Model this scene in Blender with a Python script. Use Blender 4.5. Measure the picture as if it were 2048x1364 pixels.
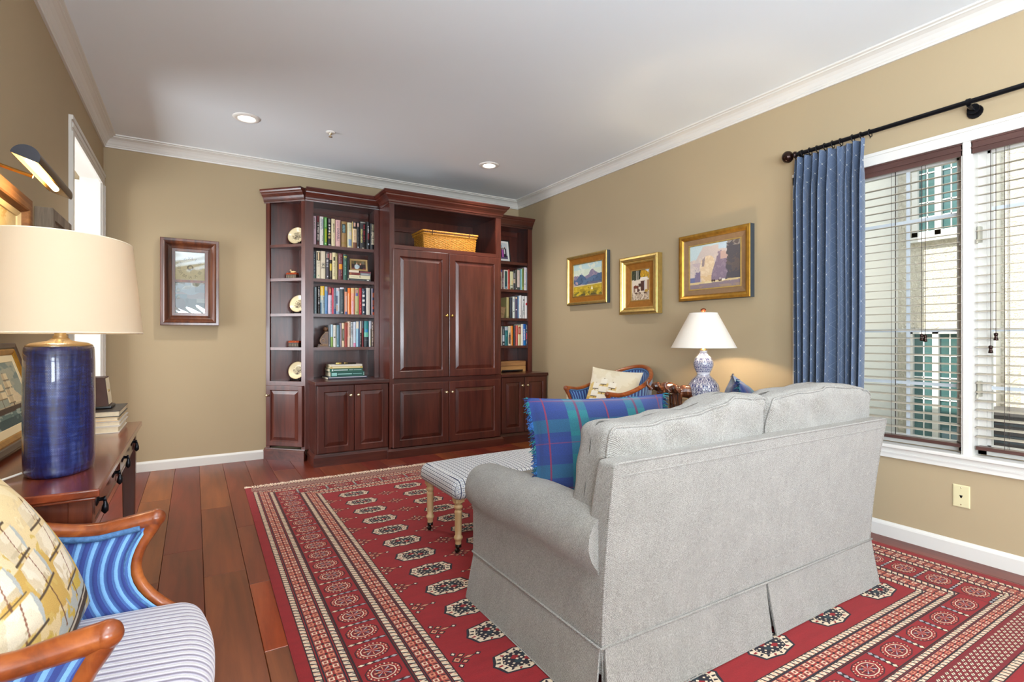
import bpy, bmesh, math, random
import numpy as np
from mathutils import Vector, Matrix

for _o in list(bpy.data.objects):
    bpy.data.objects.remove(_o, do_unlink=True)
scene = bpy.context.scene
COL = scene.collection
R = math.radians
rnd = random.Random(7)

# ------------------------------------------------------------------ camera
F_PX, YAW, CY, EYE = 1039.74, 0.548558, 675.89, 1.13       # measured from the photograph (2048 x 1364)
cam_d = bpy.data.cameras.new('camera')
cam = bpy.data.objects.new('camera', cam_d)
COL.objects.link(cam)
cam.location = (0, 0, EYE)
cam.rotation_euler = (R(90), 0, -YAW)
cam_d.sensor_width = 36.0
cam_d.lens = F_PX * 36.0 / 2048.0
cam_d.shift_y = -(682.0 - CY) / 2048.0
cam_d.clip_start = 0.02
scene.camera = cam

# room: left wall, right wall, back wall, wall behind the camera, ceiling
XL, XR, YB, YF, ZC = -0.634, 3.374, 5.369, -2.9, 2.785

# ------------------------------------------------------------------ world, sun, daylight, exposure
world = bpy.data.worlds.new('World')
scene.world = world
world.use_nodes = True
_bg = world.node_tree.nodes['Background']
_bg.inputs[0].default_value = (0.80, 0.90, 1.0, 1)
_bg.inputs[1].default_value = 2.1

def light(name, kind, loc, energy, color=(1, 1, 1), rot=(0, 0, 0), **kw):
    d = bpy.data.lights.new(name, kind)
    d.energy = energy
    d.color = color
    for k, v in kw.items():
        setattr(d, k, v)
    o = bpy.data.objects.new(name, d)
    o.location = loc
    o.rotation_euler = rot
    COL.objects.link(o)
    return o

light('sun', 'SUN', (2, 2, 8), 6.0, (1.0, 0.95, 0.86), (R(48), R(0), R(-104)), angle=R(0.6))
# daylight falling through the two big windows of the wall behind the camera
# (one lamp per window for the sky, one fill lamp added inside, tilted up to brighten the ceiling)
for _n, _x, _e in (('a', 0.30, 0.85), ('b', 2.30, 0.3)):
    light('daylight_window_' + _n, 'AREA', (_x, YF - 0.125, 1.45), 5 * _e, (0.82, 0.91, 1.0), (R(90), 0, 0),
          shape='RECTANGLE', size=1.30, size_y=1.75)
    light('ground_bounce_window_' + _n, 'AREA', (_x, YF + 0.03, 1.35), 135 * _e, (0.82, 0.91, 1.0), (R(134), 0, 0),
          shape='RECTANGLE', size=1.30, size_y=1.2)
# added fill lamps: at an invented left wall window and in the hall
light('daylight_window_c', 'AREA', (XL - 0.125, -1.35, 1.45), 36, (0.82, 0.91, 1.0), (R(90), 0, R(-90)),
      shape='RECTANGLE', size=1.75, size_y=1.75)
light('ground_bounce_window_c', 'AREA', (XL + 0.03, -1.35, 1.35), 225, (0.82, 0.91, 1.0), (R(136), 0, R(-90)),
      shape='RECTANGLE', size=1.75, size_y=1.2)
light('hall_fill', 'AREA', (-2.15, 4.4, 1.3), 70, (0.90, 0.95, 1.0), (R(94), 0, R(-90)),
      shape='RECTANGLE', size=1.4, size_y=1.6)

vs = scene.view_settings
vs.view_transform = 'Standard'
vs.look = 'None'
vs.gamma = 1.0
vs.use_curve_mapping = False
vs.exposure = 0.42
scene.cycles.max_bounces = 10
scene.cycles.diffuse_bounces = 7
scene.cycles.glossy_bounces = 4
scene.cycles.transmission_bounces = 6
scene.cycles.transparent_max_bounces = 16
scene.cycles.sample_clamp_indirect = 6.0
scene.cycles.caustics_reflective = False
scene.cycles.caustics_refractive = False

# ------------------------------------------------------------------ pixel -> place
_s, _c = math.sin(YAW), math.cos(YAW)
def ray(u, v):
    x = (u - 1024) / F_PX
    return (x * _c + _s, -x * _s + _c, -(v - CY) / F_PX)
def ony(u, v, y):
    r = ray(u, v); t = y / r[1]
    return (r[0] * t, y, r[2] * t + EYE)
def onx(u, v, x):
    r = ray(u, v); t = x / r[0]
    return (x, r[1] * t, r[2] * t + EYE)

# ------------------------------------------------------------------ colours and materials
def lin(c):
    return tuple((x / 255.0 / 12.92) if x / 255.0 <= 0.04045 else ((x / 255.0 + 0.055) / 1.055) ** 2.4 for x in c)
def rgba(c):
    return lin(c) + (1.0,)

class NT:
    def __init__(s, name):
        s.m = bpy.data.materials.new(name)
        s.m.use_nodes = True
        s.t = s.m.node_tree
        s.bsdf = s.t.nodes['Principled BSDF']
        s.out = s.t.nodes['Material Output']
    def n(s, kind, **kw):
        nd = s.t.nodes.new('ShaderNode' + kind)
        for k, v in kw.items():
            setattr(nd, k, v)
        return nd
    def l(s, a, b):
        s.t.links.new(a, b)
    def setin(s, node, i, val):
        if hasattr(val, 'is_output') or hasattr(val, 'links'):
            s.l(val, node.inputs[i])
        else:
            node.inputs[i].default_value = val
    def math(s, op, a, b=0.0, c=0.0):
        nd = s.n('Math', operation=op)
        s.setin(nd, 0, a); s.setin(nd, 1, b); s.setin(nd, 2, c)
        return nd.outputs[0]
    def mix(s, fac, a, b, blend='MIX'):
        nd = s.n('Mix', data_type='RGBA', blend_type=blend)
        s.setin(nd, 0, fac)
        s.setin(nd, 6, a); s.setin(nd, 7, b)
        return nd.outputs[2]
    def coords(s, kind='Object', scale=(1, 1, 1), rot=(0, 0, 0)):
        tc = s.n('TexCoord')
        mp = s.n('Mapping')
        mp.inputs['Scale'].default_value = scale
        mp.inputs['Rotation'].default_value = rot
        s.l(tc.outputs[kind], mp.inputs[0])
        return mp.outputs[0]
    def noise(s, vec, scale, detail=3.0, rough=0.5, dist=0.0):
        nd = s.n('TexNoise')
        s.l(vec, nd.inputs['Vector'])
        nd.inputs['Scale'].default_value = scale
        nd.inputs['Detail'].default_value = detail
        nd.inputs['Roughness'].default_value = rough
        nd.inputs['Distortion'].default_value = dist
        return nd.outputs[0]
    def ramp(s, fac, stops):
        nd = s.n('ValToRGB')
        cr = nd.color_ramp
        while len(cr.elements) < len(stops):
            cr.elements.new(0.5)
        for e, (p, c) in zip(cr.elements, stops):
            e.position = p
            e.color = c if len(c) == 4 else tuple(c) + (1.0,)
        s.l(fac, nd.inputs[0])
        return nd.outputs[0]
    def bump(s, height, strength=0.3, dist=0.01):
        nd = s.n('Bump')
        nd.inputs['Strength'].default_value = strength
        nd.inputs['Distance'].default_value = dist
        s.l(height, nd.inputs['Height'])
        s.l(nd.outputs[0], s.bsdf.inputs['Normal'])
        return nd
    def p(s, **kw):
        names = dict(rough='Roughness', metal='Metallic', spec='Specular IOR Level', coat='Coat Weight',
                     coatr='Coat Roughness', sheen='Sheen Weight', trans='Transmission Weight', alpha='Alpha')
        for k, v in kw.items():
            s.bsdf.inputs[names[k]].default_value = v
        return s

def plain(name, col, rough=0.5, var=0.06, vscale=6.0, bump=None, **kw):
    """one colour with a little cloudy variation and optional fine relief"""
    t = NT(name)
    v = t.coords()
    c = rgba(col)
    if var:
        nz = t.noise(v, vscale, 4.0)
        dark = tuple(x * (1 - var) for x in c[:3]) + (1,)
        lite = tuple(min(1, x * (1 + var)) for x in c[:3]) + (1,)
        t.l(t.ramp(nz, [(0.3, dark), (0.7, lite)]), t.bsdf.inputs['Base Color'])
    else:
        t.bsdf.inputs['Base Color'].default_value = c
    if bump:
        t.bump(t.noise(v, bump[0], 2.0), bump[1], bump[2] if len(bump) > 2 else 0.002)
    t.p(rough=rough, **kw)
    return t.m

def wood(name, dark, mid, lite, axis='z', rough=0.35, coat=0.2, grain=1.0, rand=0.0, bump=0.05):
    t = NT(name)
    sc = {'x': (1.2, 14, 14), 'y': (14, 1.2, 14), 'z': (14, 14, 1.2)}[axis]
    v = t.coords(scale=tuple(x * grain for x in sc))
    n1 = t.noise(v, 1.6, 6.0, 0.62, 0.6)
    v2 = t.coords(scale=tuple(x * grain * 0.23 for x in sc))
    n2 = t.noise(v2, 1.3, 2.0, 0.5, 0.3)
    f = t.math('ADD', t.math('MULTIPLY', n1, 0.6), t.math('MULTIPLY', n2, 0.4))
    col = t.ramp(f, [(0.34, rgba(dark)), (0.5, rgba(mid)), (0.68, rgba(lite))])
    if rand:
        oi = t.n('ObjectInfo')
        k = t.math('MULTIPLY_ADD', oi.outputs['Random'], rand * 2, 1.0 - rand)
        hs = t.n('HueSaturation')
        t.l(k, hs.inputs['Value']); t.l(col, hs.inputs['Color'])
        hue = t.math('MULTIPLY_ADD', oi.outputs['Random'], 0.03, 0.487)
        t.l(hue, hs.inputs['Hue'])
        col = hs.outputs[0]
    t.l(col, t.bsdf.inputs['Base Color'])
    if bump:
        t.bump(n1, bump, 0.002)
    t.p(rough=rough, coat=coat, coatr=0.15)
    return t.m

def attr_mat(name, rough=0.6, nscale=250.0, namt=0.18, bump=0.0, **kw):
    """flat print or weave: colour comes from the mesh's own colour attribute, with fibre noise"""
    t = NT(name)
    a = t.n('Attribute', attribute_name='Col')
    v = t.coords()
    nz = t.noise(v, nscale, 3.0)
    k = t.math('MULTIPLY_ADD', nz, namt * 2, 1.0 - namt)
    hs = t.n('HueSaturation')
    t.l(k, hs.inputs['Value']); t.l(a.outputs['Color'], hs.inputs['Color'])
    t.l(hs.outputs[0], t.bsdf.inputs['Base Color'])
    if bump:
        t.bump(nz, bump, 0.003)
    t.p(rough=rough, **kw)
    return t.m

# ------------------------------------------------------------------ mesh building
class MB:
    def __init__(s):
        s.v, s.f, s.m, s.sm, s.uv, s.col = [], [], [], [], {}, {}
        s.vcol = {}
    def add(s, verts, faces, m=0, smooth=False, uv=None, col=None, vcol=None):
        b = len(s.v)
        s.v.extend([tuple(p) for p in verts])
        for f in faces:
            if col is not None:
                s.col[len(s.f)] = col
            s.f.append(tuple(i + b for i in f))
            s.m.append(m); s.sm.append(smooth)
        if uv is not None:
            for i, q in enumerate(uv):
                s.uv[b + i] = q
        if vcol is not None:
            for i, q in enumerate(vcol):
                s.vcol[b + i] = q
        return s
    def box(s, x0, y0, z0, x1, y1, z1, m=0, col=None):
        x0, x1 = min(x0, x1), max(x0, x1); y0, y1 = min(y0, y1), max(y0, y1); z0, z1 = min(z0, z1), max(z0, z1)
        v = [(x, y, z) for z in (z0, z1) for y in (y0, y1) for x in (x0, x1)]
        f = [(0, 2, 3, 1), (4, 5, 7, 6), (0, 1, 5, 4), (2, 6, 7, 3), (0, 4, 6, 2), (1, 3, 7, 5)]
        return s.add(v, f, m, False, None, col)
    def quad(s, a, b, c, d, m=0, col=None, uv=None):
        return s.add([a, b, c, d], [(0, 1, 2, 3)], m, False, uv, col)
    def prism(s, pts, lo, hi, axis='z', m=0, smooth=False, col=None):
        """polygon pts extruded along an axis; for axis z pts are (x,y), for y (x,z), for x (y,z)"""
        def P(p, h):
            return {'z': (p[0], p[1], h), 'y': (p[0], h, p[1]), 'x': (h, p[0], p[1])}[axis]
        n = len(pts)
        v = [P(p, lo) for p in pts] + [P(p, hi) for p in pts]
        f = [(i, (i + 1) % n, n + (i + 1) % n, n + i) for i in range(n)]
        s.add(v, f, m, smooth, None, col)
        s.add([P(p, lo) for p in pts], [tuple(range(n))[::-1]], m, False, None, col)
        s.add([P(p, hi) for p in pts], [tuple(range(n))], m, False, None, col)
        return s
    def lathe(s, prof, c=(0, 0, 0), n=24, m=0, sx=1.0, sy=1.0, smooth=True, cap=True, axis='z'):
        def P(r, h, a):
            x, y = r * math.cos(a) * sx, r * math.sin(a) * sy
            q = {'z': (x, y, h), 'x': (h, x, y), 'y': (x, h, y)}[axis]
            return (q[0] + c[0], q[1] + c[1], q[2] + c[2])
        k = len(prof)
        v = [P(r, h, 2 * math.pi * j / n) for (r, h) in prof for j in range(n)]
        uv = [(j / n, i / max(1, k - 1)) for i in range(k) for j in range(n)]
        f = [(i * n + j, i * n + (j + 1) % n, (i + 1) * n + (j + 1) % n, (i + 1) * n + j) for i in range(k - 1) for j in range(n)]
        s.add(v, f, m, smooth, uv)
        if cap:
            for i, rev in ((0, True), (k - 1, False)):
                if prof[i][0] > 1e-5:
                    ring = [P(prof[i][0], prof[i][1], 2 * math.pi * j / n) for j in range(n)]
                    s.add(ring, [tuple(range(n))[::-1] if rev else tuple(range(n))], m)
        return s
    def tube(s, path, r, n=8, m=0, smooth=True, cap=True, flat=1.0, col=None):
        pts = [Vector(p) for p in path]
        rs = r if isinstance(r, (list, tuple)) else [r] * len(pts)
        v = []
        prev = None
        for i, p in enumerate(pts):
            d = (pts[min(i + 1, len(pts) - 1)] - pts[max(i - 1, 0)])
            if d.length < 1e-9:
                d = Vector((0, 0, 1))
            d.normalize()
            if prev is None:
                u = d.cross(Vector((0, 0, 1)))
                if u.length < 1e-3:
                    u = d.cross(Vector((1, 0, 0)))
            else:
                u = prev - d * prev.dot(d)
            u.normalize()
            prev = u
            w = d.cross(u)
            for j in range(n):
                a = 2 * math.pi * j / n
                v.append(p + u * (math.cos(a) * rs[i]) + w * (math.sin(a) * rs[i] * flat))
        k = len(pts)
        f = [(i * n + j, i * n + (j + 1) % n, (i + 1) * n + (j + 1) % n, (i + 1) * n + j) for i in range(k - 1) for j in range(n)]
        s.add(v, f, m, smooth, None, col)
        if cap:
            s.add(v[:n], [tuple(range(n))[::-1]], m, False, None, col)
            s.add(v[-n:], [tuple(range(n))], m, False, None, col)
        return s
    def sweep(s, prof, path, m=0, closed=False, smooth=False, cap=True):
        """profile (outward offset, height) swept along a horizontal polyline with mitred corners; outward = right of travel"""
        P = [Vector((p[0], p[1])) for p in path]
        zs = [p[2] if len(p) > 2 else 0.0 for p in path]
        n, k = len(P), len(prof)
        v = []
        for i in range(n):
            d0 = (P[i] - P[i - 1]) if (i > 0 or closed) else (P[1] - P[0])
            d1 = (P[(i + 1) % n] - P[i]) if (i < n - 1 or closed) else (P[-1] - P[-2])
            d0 = d0.normalized(); d1 = d1.normalized()
            n0 = Vector((d0.y, -d0.x)); n1 = Vector((d1.y, -d1.x))
            b = n0 + n1
            b = b / max(1e-6, b.dot(n0))
            for (o, h) in prof:
                v.append((P[i].x + b.x * o, P[i].y + b.y * o, zs[i] + h))
        segs = n if closed else n - 1
        f = []
        for i in range(segs):
            j = (i + 1) % n
            for q in range(k - 1):
                f.append((i * k + q, j * k + q, j * k + q + 1, i * k + q + 1))
        s.add(v, f, m, smooth)
        if cap and not closed:
            s.add(v[:k], [tuple(range(k))], m)
            s.add(v[-k:], [tuple(range(k))[::-1]], m)
        return s
    def grid(s, fn, nu, nv, m=0, smooth=True, u0=0.0, u1=1.0, v0=0.0, v1=1.0, colfn=None):
        v, uv = [], []
        for j in range(nv + 1):
            for i in range(nu + 1):
                a = u0 + (u1 - u0) * i / nu; b = v0 + (v1 - v0) * j / nv
                v.append(fn(a, b)); uv.append((a, b))
        f = [(j * (nu + 1) + i, j * (nu + 1) + i + 1, (j + 1) * (nu + 1) + i + 1, (j + 1) * (nu + 1) + i) for j in range(nv) for i in range(nu)]
        vc = None
        if colfn is not None:
            A = np.array(uv)
            vc = [tuple(c) for c in colfn(A[:, 0], A[:, 1])]
        return s.add(v, f, m, smooth, uv, None, vc)
    def rbox(s, c, h, r, core=6, edge=3, fn=None, m=0, smooth=True):
        """box of half sizes h about c with rounded edges; fn may move each local point"""
        def axis(hh):
            rr = min(r, hh * 0.98)
            a = [-hh + rr * k / edge for k in range(edge)]
            b = [-hh + rr + (2 * hh - 2 * rr) * k / core for k in range(core + 1)]
            return a + b + [-x for x in reversed(a)]
        AX = [axis(x) for x in h]
        def rp(q):
            rr = [min(r, x * 0.98) for x in h]
            inn = [max(-(h[i] - rr[i]), min(h[i] - rr[i], q[i])) for i in range(3)]
            d = Vector([(q[i] - inn[i]) / rr[i] for i in range(3)])
            if d.length > 1e-9:
                d.normalize()
            p = [inn[i] + d[i] * rr[i] for i in range(3)]
            return p
        for ax in range(3):
            a, b = (ax + 1) % 3, (ax + 2) % 3
            for sg in (-1, 1):
                A, B = AX[a], AX[b]
                v, uv = [], []
                for jb in B:
                    for ia in A:
                        q = [0, 0, 0]; q[ax] = sg * h[ax]; q[a] = ia; q[b] = jb
                        p = rp(q)
                        uv.append((p[0], p[1]))
                        if fn:
                            p = fn(*p)
                        v.append((p[0] + c[0], p[1] + c[1], p[2] + c[2]))
                na = len(A)
                f = []
                for j in range(len(B) - 1):
                    for i in range(na - 1):
                        q = (j * na + i, j * na + i + 1, (j + 1) * na + i + 1, (j + 1) * na + i)
                        f.append(q if sg > 0 else q[::-1])
                s.add(v, f, m, smooth, uv)
        return s
    def rectloft(s, w, h, rings, o, a=(1, 0, 0), nrm=(0, -1, 0), m=0, cap=True, capback=False):
        """concentric rectangles (inset, height along nrm) from outside to inside; o = centre of the rectangle"""
        O, A, N, U = Vector(o), Vector(a).normalized(), Vector(nrm).normalized(), Vector((0, 0, 1))
        v = []
        for (i, d) in rings:
            for sx, sz in ((-1, -1), (1, -1), (1, 1), (-1, 1)):
                v.append(O + A * (sx * (w / 2 - i)) + U * (sz * (h / 2 - i)) + N * d)
        f = []
        flip = A.cross(U).dot(N) < 0
        for k in range(len(rings) - 1):
            for j in range(4):
                q = (k * 4 + j, k * 4 + (j + 1) % 4, (k + 1) * 4 + (j + 1) % 4, (k + 1) * 4 + j)
                f.append(q[::-1] if flip else q)
        if cap:
            q = tuple(range((len(rings) - 1) * 4, len(rings) * 4))
            f.append(q[::-1] if flip else q)
        if capback:
            f.append((0, 1, 2, 3) if flip else (3, 2, 1, 0))
        return s.add(v, f, m)
    def move(s, fn):
        s.v = [tuple(fn(*p)) for p in s.v]
        return s
    def build(s, name, mats, parent=None, weld=False, world=False, kind=None):
        if not isinstance(mats, (list, tuple)):
            mats = [mats]
        me = bpy.data.meshes.new(name)
        V = s.v
        if world and parent is not None:
            inv = local_inverse(parent)
            V = [tuple(inv @ Vector(p)) for p in V]
        me.from_pydata([tuple(p) for p in V], [], s.f)
        for mt in mats:
            me.materials.append(mt)
        if any(s.m):
            me.polygons.foreach_set('material_index', s.m)
        me.polygons.foreach_set('use_smooth', s.sm)
        nl = len(me.loops)
        if s.uv:
            L = me.uv_layers.new(name='UVMap')
            vi = np.zeros(nl, dtype=np.int32); me.loops.foreach_get('vertex_index', vi)
            T = np.zeros((len(V), 2), dtype=np.float32)
            for i, q in s.uv.items():
                T[i] = q
            L.data.foreach_set('uv', T[vi].ravel())
        if s.vcol:
            L = me.color_attributes.new('Col', 'FLOAT_COLOR', 'POINT')
            T = np.ones((len(V), 4), dtype=np.float32)
            for i, q in s.vcol.items():
                T[i, :3] = q[:3]
            L.data.foreach_set('color', T.ravel())
        elif s.col:
            L = me.color_attributes.new('Col', 'FLOAT_COLOR', 'CORNER')
            T = np.ones((nl, 4), dtype=np.float32)
            for pl in me.polygons:
                c = s.col.get(pl.index)
                if c is not None:
                    T[pl.loop_start:pl.loop_start + pl.loop_total, :3] = c[:3]
            L.data.foreach_set('color', T.ravel())
        me.validate()
        if weld:
            bm = bmesh.new(); bm.from_mesh(me)
            bmesh.ops.remove_doubles(bm, verts=bm.verts, dist=1e-5)
            bm.to_mesh(me); bm.free()
        me.update()
        o = bpy.data.objects.new(name, me)
        COL.objects.link(o)
        if parent is not None:
            o.parent = parent
        if kind:
            o['kind'] = kind
        return o

def world_mat(o):
    m = Matrix.Translation(o.location) @ o.rotation_euler.to_matrix().to_4x4() @ Matrix.Diagonal(o.scale).to_4x4()
    return (world_mat(o.parent) @ m) if o.parent else m
def local_inverse(o):
    return world_mat(o).inverted()

def thing(name, label, cat, loc=(0, 0, 0), rotz=0.0, group=None):
    o = bpy.data.objects.new(name, None)
    o.empty_display_size = 0.05
    COL.objects.link(o)
    o.location = loc
    o.rotation_euler = (0, 0, rotz)
    return tag(o, label, cat, group)
def tag(o, label, cat, group=None):
    o['label'] = label
    o['category'] = cat
    if group:
        o['group'] = group
    return o
def struct(name, mb, mats, parent=None, weld=False):
    o = mb.build(name, mats, parent, weld, world=parent is not None)
    if parent is None:
        o['kind'] = 'structure'
    return o
def bevel(o, w=0.003, seg=2):
    b = o.modifiers.new('bevel', 'BEVEL')
    b.width = w; b.segments = seg; b.limit_method = 'ANGLE'; b.angle_limit = R(40)
    return o
def smooth_angle(o, deg=40):
    for p in o.data.polygons:
        p.use_smooth = True
    o.data.set_sharp_from_angle(angle=R(deg))
    return o
def copy_tree(o, parent=None):
    c = o.copy(); COL.objects.link(c); c.parent = parent
    for ch in list(o.children):
        copy_tree(ch, c)
    return c
def text_mesh(name, body, size, mat, parent, M, extrude=0.0003, spacing=1.0, squeeze=1.0):
    """lettering as flat geometry; M places the text's own x/y plane in the parent's space"""
    cu = bpy.data.curves.new(name, 'FONT')
    cu.body = body; cu.size = size; cu.align_x = 'CENTER'; cu.align_y = 'CENTER'
    cu.extrude = extrude; cu.space_character = spacing; cu.resolution_u = 2
    tmp = bpy.data.objects.new('tmp', cu)
    me = bpy.data.meshes.new_from_object(tmp)
    bpy.data.objects.remove(tmp); bpy.data.curves.remove(cu)
    me.transform(M @ Matrix.Diagonal((1, squeeze, 1, 1)))
    me.materials.clear(); me.materials.append(mat)
    me.name = name
    o = bpy.data.objects.new(name, me)
    COL.objects.link(o); o.parent = parent
    return o

# ------------------------------------------------------------------ shared materials
WALL = plain('wall_paint', (172, 153, 121), 0.75, 0.02, 1.5, (320, 0.06, 0.0012))
CEIL = plain('ceiling_paint', (231, 239, 244), 0.85, 0.012, 1.2, (260, 0.05, 0.001))
TRIM = plain('white_trim_paint', (216, 213, 206), 0.35, 0.01, 3.0)
CHERRY = wood('cherry_wood', (50, 21, 16), (80, 36, 27), (104, 51, 38), 'z', 0.30, 0.35, 0.8, 0.0, 0.02)
CHERRY_H = wood('cherry_wood_crosswise', (50, 21, 16), (80, 36, 27), (104, 51, 38), 'x', 0.30, 0.35, 0.8, 0.0, 0.02)
PLANK = wood('floor_cherry_plank', (76, 29, 17), (110, 47, 28), (136, 64, 38), 'y', 0.34, 0.0, 0.55, 0.22, 0.03)
PLANK_AMBER = wood('floor_amber_plank', (110, 50, 18), (146, 70, 26), (168, 86, 36), 'y', 0.24, 0.25, 0.55, 0.06, 0.03)
SUBFLOOR = plain('subfloor_dust', (58, 40, 30), 0.9)
BRASS = plain('brass', (205, 170, 95), 0.22, 0.03, 10, metal=1.0)
SATIN_NICKEL = plain('pale_brass', (214, 200, 168), 0.22, 0.03, 10, metal=1.0)
IRON = plain('black_iron', (28, 28, 32), 0.32, 0.05, 20, metal=0.7)
BRONZE = plain('dark_bronze', (44, 24, 18), 0.2, 0.1, 20, metal=0.6)
GOLD = plain('gold_leaf', (196, 148, 62), 0.34, 0.16, 30, (90, 0.12, 0.002), metal=0.85)
GOLD_PALE = plain('pale_gold_leaf', (214, 184, 112), 0.32, 0.12, 30, (90, 0.1, 0.002), metal=0.85)
OCHRE = plain('ochre_gilt_panel', (160, 104, 34), 0.5, 0.12, 30, metal=0.35)
SLATE = plain('slate_frame_edge', (62, 70, 78), 0.6, 0.08, 10)
BLACK = plain('black_satin', (18, 18, 20), 0.35, 0.05, 10)
WHITE = plain('white_satin', (236, 234, 228), 0.4, 0.01, 10)
PAPER = plain('book_pages', (224, 210, 180), 0.8, 0.05, 60)
PRINT = attr_mat('printed_cover', 0.42, 120, 0.06)
CANVAS = attr_mat('oil_paint', 0.5, 160, 0.16, 0.25)

def thin_glass(name, tint=(1, 1, 1), refl=0.08, rough=0.0):
    t = NT(name)
    tr = t.n('BsdfTransparent'); tr.inputs[0].default_value = tuple(tint) + (1,)
    gl = t.n('BsdfGlossy'); gl.inputs['Roughness'].default_value = rough
    fr = t.n('Fresnel'); fr.inputs[0].default_value = 1.45
    f = t.math('ADD', fr.outputs[0], refl - 0.04)
    mx = t.n('MixShader')
    t.l(f, mx.inputs[0]); t.l(tr.outputs[0], mx.inputs[1]); t.l(gl.outputs[0], mx.inputs[2])
    t.l(mx.outputs[0], t.out.inputs[0])
    return t.m
GLASS = thin_glass('window_glass', (0.97, 0.985, 0.98), 0.05)
GLASS_OLD = thin_glass('old_wavy_glass', (0.93, 0.95, 0.93), 0.16, 0.0)

def emit(name, col, s):
    t = NT(name)
    e = t.n('Emission'); e.inputs[0].default_value = tuple(col) + (1,); e.inputs[1].default_value = s
    t.l(e.outputs[0], t.out.inputs[0])
    return t.m

def shade_mat(name, col, tr=0.45):
    t = NT(name)
    d = t.n('BsdfDiffuse'); d.inputs[0].default_value = rgba(col)
    q = t.n('BsdfTranslucent'); q.inputs[0].default_value = rgba(col)
    v = t.coords(scale=(1, 1, 1))
    nz = t.noise(v, 420, 2.0)
    b = t.n('Bump'); b.inputs['Strength'].default_value = 0.12; b.inputs['Distance'].default_value = 0.001
    t.l(nz, b.inputs['Height']); t.l(b.outputs[0], d.inputs['Normal'])
    mx = t.n('MixShader'); mx.inputs[0].default_value = tr
    t.l(d.outputs[0], mx.inputs[1]); t.l(q.outputs[0], mx.inputs[2])
    t.l(mx.outputs[0], t.out.inputs[0])
    return t.m

# ------------------------------------------------------------------ room shell
T = 0.13
mb = MB()
mb.box(XL - T, YF - T, -0.12, XR + T, YB + T, -0.0135)
floor = struct('floor', mb, SUBFLOOR)

def plank_mesh(x0, x1, y0, y1):
    g, ch, z1, z0 = 0.0008, 0.0016, 0.0, -0.013
    x0 += g; x1 -= g; y0 += g; y1 -= g
    m = MB()
    lo = [(x0, y0, z0), (x1, y0, z0), (x1, y1, z0), (x0, y1, z0)]
    md = [(p[0], p[1], z1 - ch) for p in lo]
    hi = [(x0 + ch, y0 + ch, z1), (x1 - ch, y0 + ch, z1), (x1 - ch, y1 - ch, z1), (x0 + ch, y1 - ch, z1)]
    f = [(i, (i + 1) % 4, 4 + (i + 1) % 4, 4 + i) for i in range(4)] + [(4 + i, 4 + (i + 1) % 4, 8 + (i + 1) % 4, 8 + i) for i in range(4)] + [(8, 9, 10, 11)]
    m.add(lo + md + hi, f)
    return m
PW = 0.1775
known = {0.0377: [3.973, 2.85], 0.2152: [3.498, 2.66, 2.06, 1.0], -0.3173: [4.365, 2.9], -0.1398: [3.25], -0.4948: [3.7]}
kx = 0.0377 - 4 * PW
while kx < XR:
    a, b = max(kx, XL), min(kx + PW, XR)
    if b - a > 0.01:
        cuts = None
        for k in known:
            if abs(k - kx) < 0.01:
                cuts = sorted(known[k])
        if cuts is None:
            cuts = [rnd.uniform(2.0, 3.0)]
            while cuts[-1] < YB - 1.0:
                cuts.append(cuts[-1] + rnd.uniform(0.8, 1.5))
            cuts = [c for c in cuts if c < YB - 0.3]
        lowest = cuts[0]
        while lowest > YF + 0.8:
            lowest -= rnd.uniform(0.9, 1.6)
            if lowest > YF + 0.3:
                cuts.insert(0, lowest)
        ys = [YF] + cuts + [YB]
        for y0, y1 in zip(ys[:-1], ys[1:]):
            amber = abs(kx - 0.2152) < 0.01 and abs(y0 - 2.06) < 0.01
            # meshes are local to the plank so that every plank has its own grain
            cx, cy = (a + b) / 2, (y0 + y1) / 2
            o = plank_mesh(a - cx, b - cx, y0 - cy, y1 - cy).build('plank', PLANK_AMBER if amber else PLANK, floor)
            o.location = (cx, cy, 0)
    kx += PW

mb = MB()
mb.box(XL - T, YF - T, ZC, XR + T, YB + T, ZC + 0.12)
ceiling = struct('ceiling', mb, CEIL)

mb = MB()
mb.box(XL - T, YB, 0, XR + T, YB + T, ZC)
struct('wall_back', mb, WALL)

DY0, DY1, DZ = 4.075, 5.232, 2.405                  # cased opening in the left wall
mb = MB()
LW0, LW1 = -2.28, -0.42                              # invented window beside the camera, added for its light
mb.box(XL - T, LW1, 0, XL, DY0, ZC)
mb.box(XL - T, YF, 0, XL, LW0, ZC)
mb.box(XL - T, LW0, 0, XL, LW1, 0.55)
mb.box(XL - T, LW0, 2.35, XL, LW1, ZC)
mb.box(XL - T, DY1, 0, XL, YB, ZC)
mb.box(XL - T, DY0, DZ, XL, DY1, ZC)
struct('wall_left', mb, WALL)

WY0, WY1, WZ0, WZ1 = 0.215, 1.895, 0.525, 2.135     # twin window opening in the right wall
mb = MB()
mb.box(XR, YF, 0, XR + T, WY0, ZC)
mb.box(XR, WY1, 0, XR + T, YB, ZC)
mb.box(XR, WY0, 0, XR + T, WY1, WZ0)
mb.box(XR, WY0, WZ1, XR + T, WY1, ZC)
struct('wall_right', mb, WALL)

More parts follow.
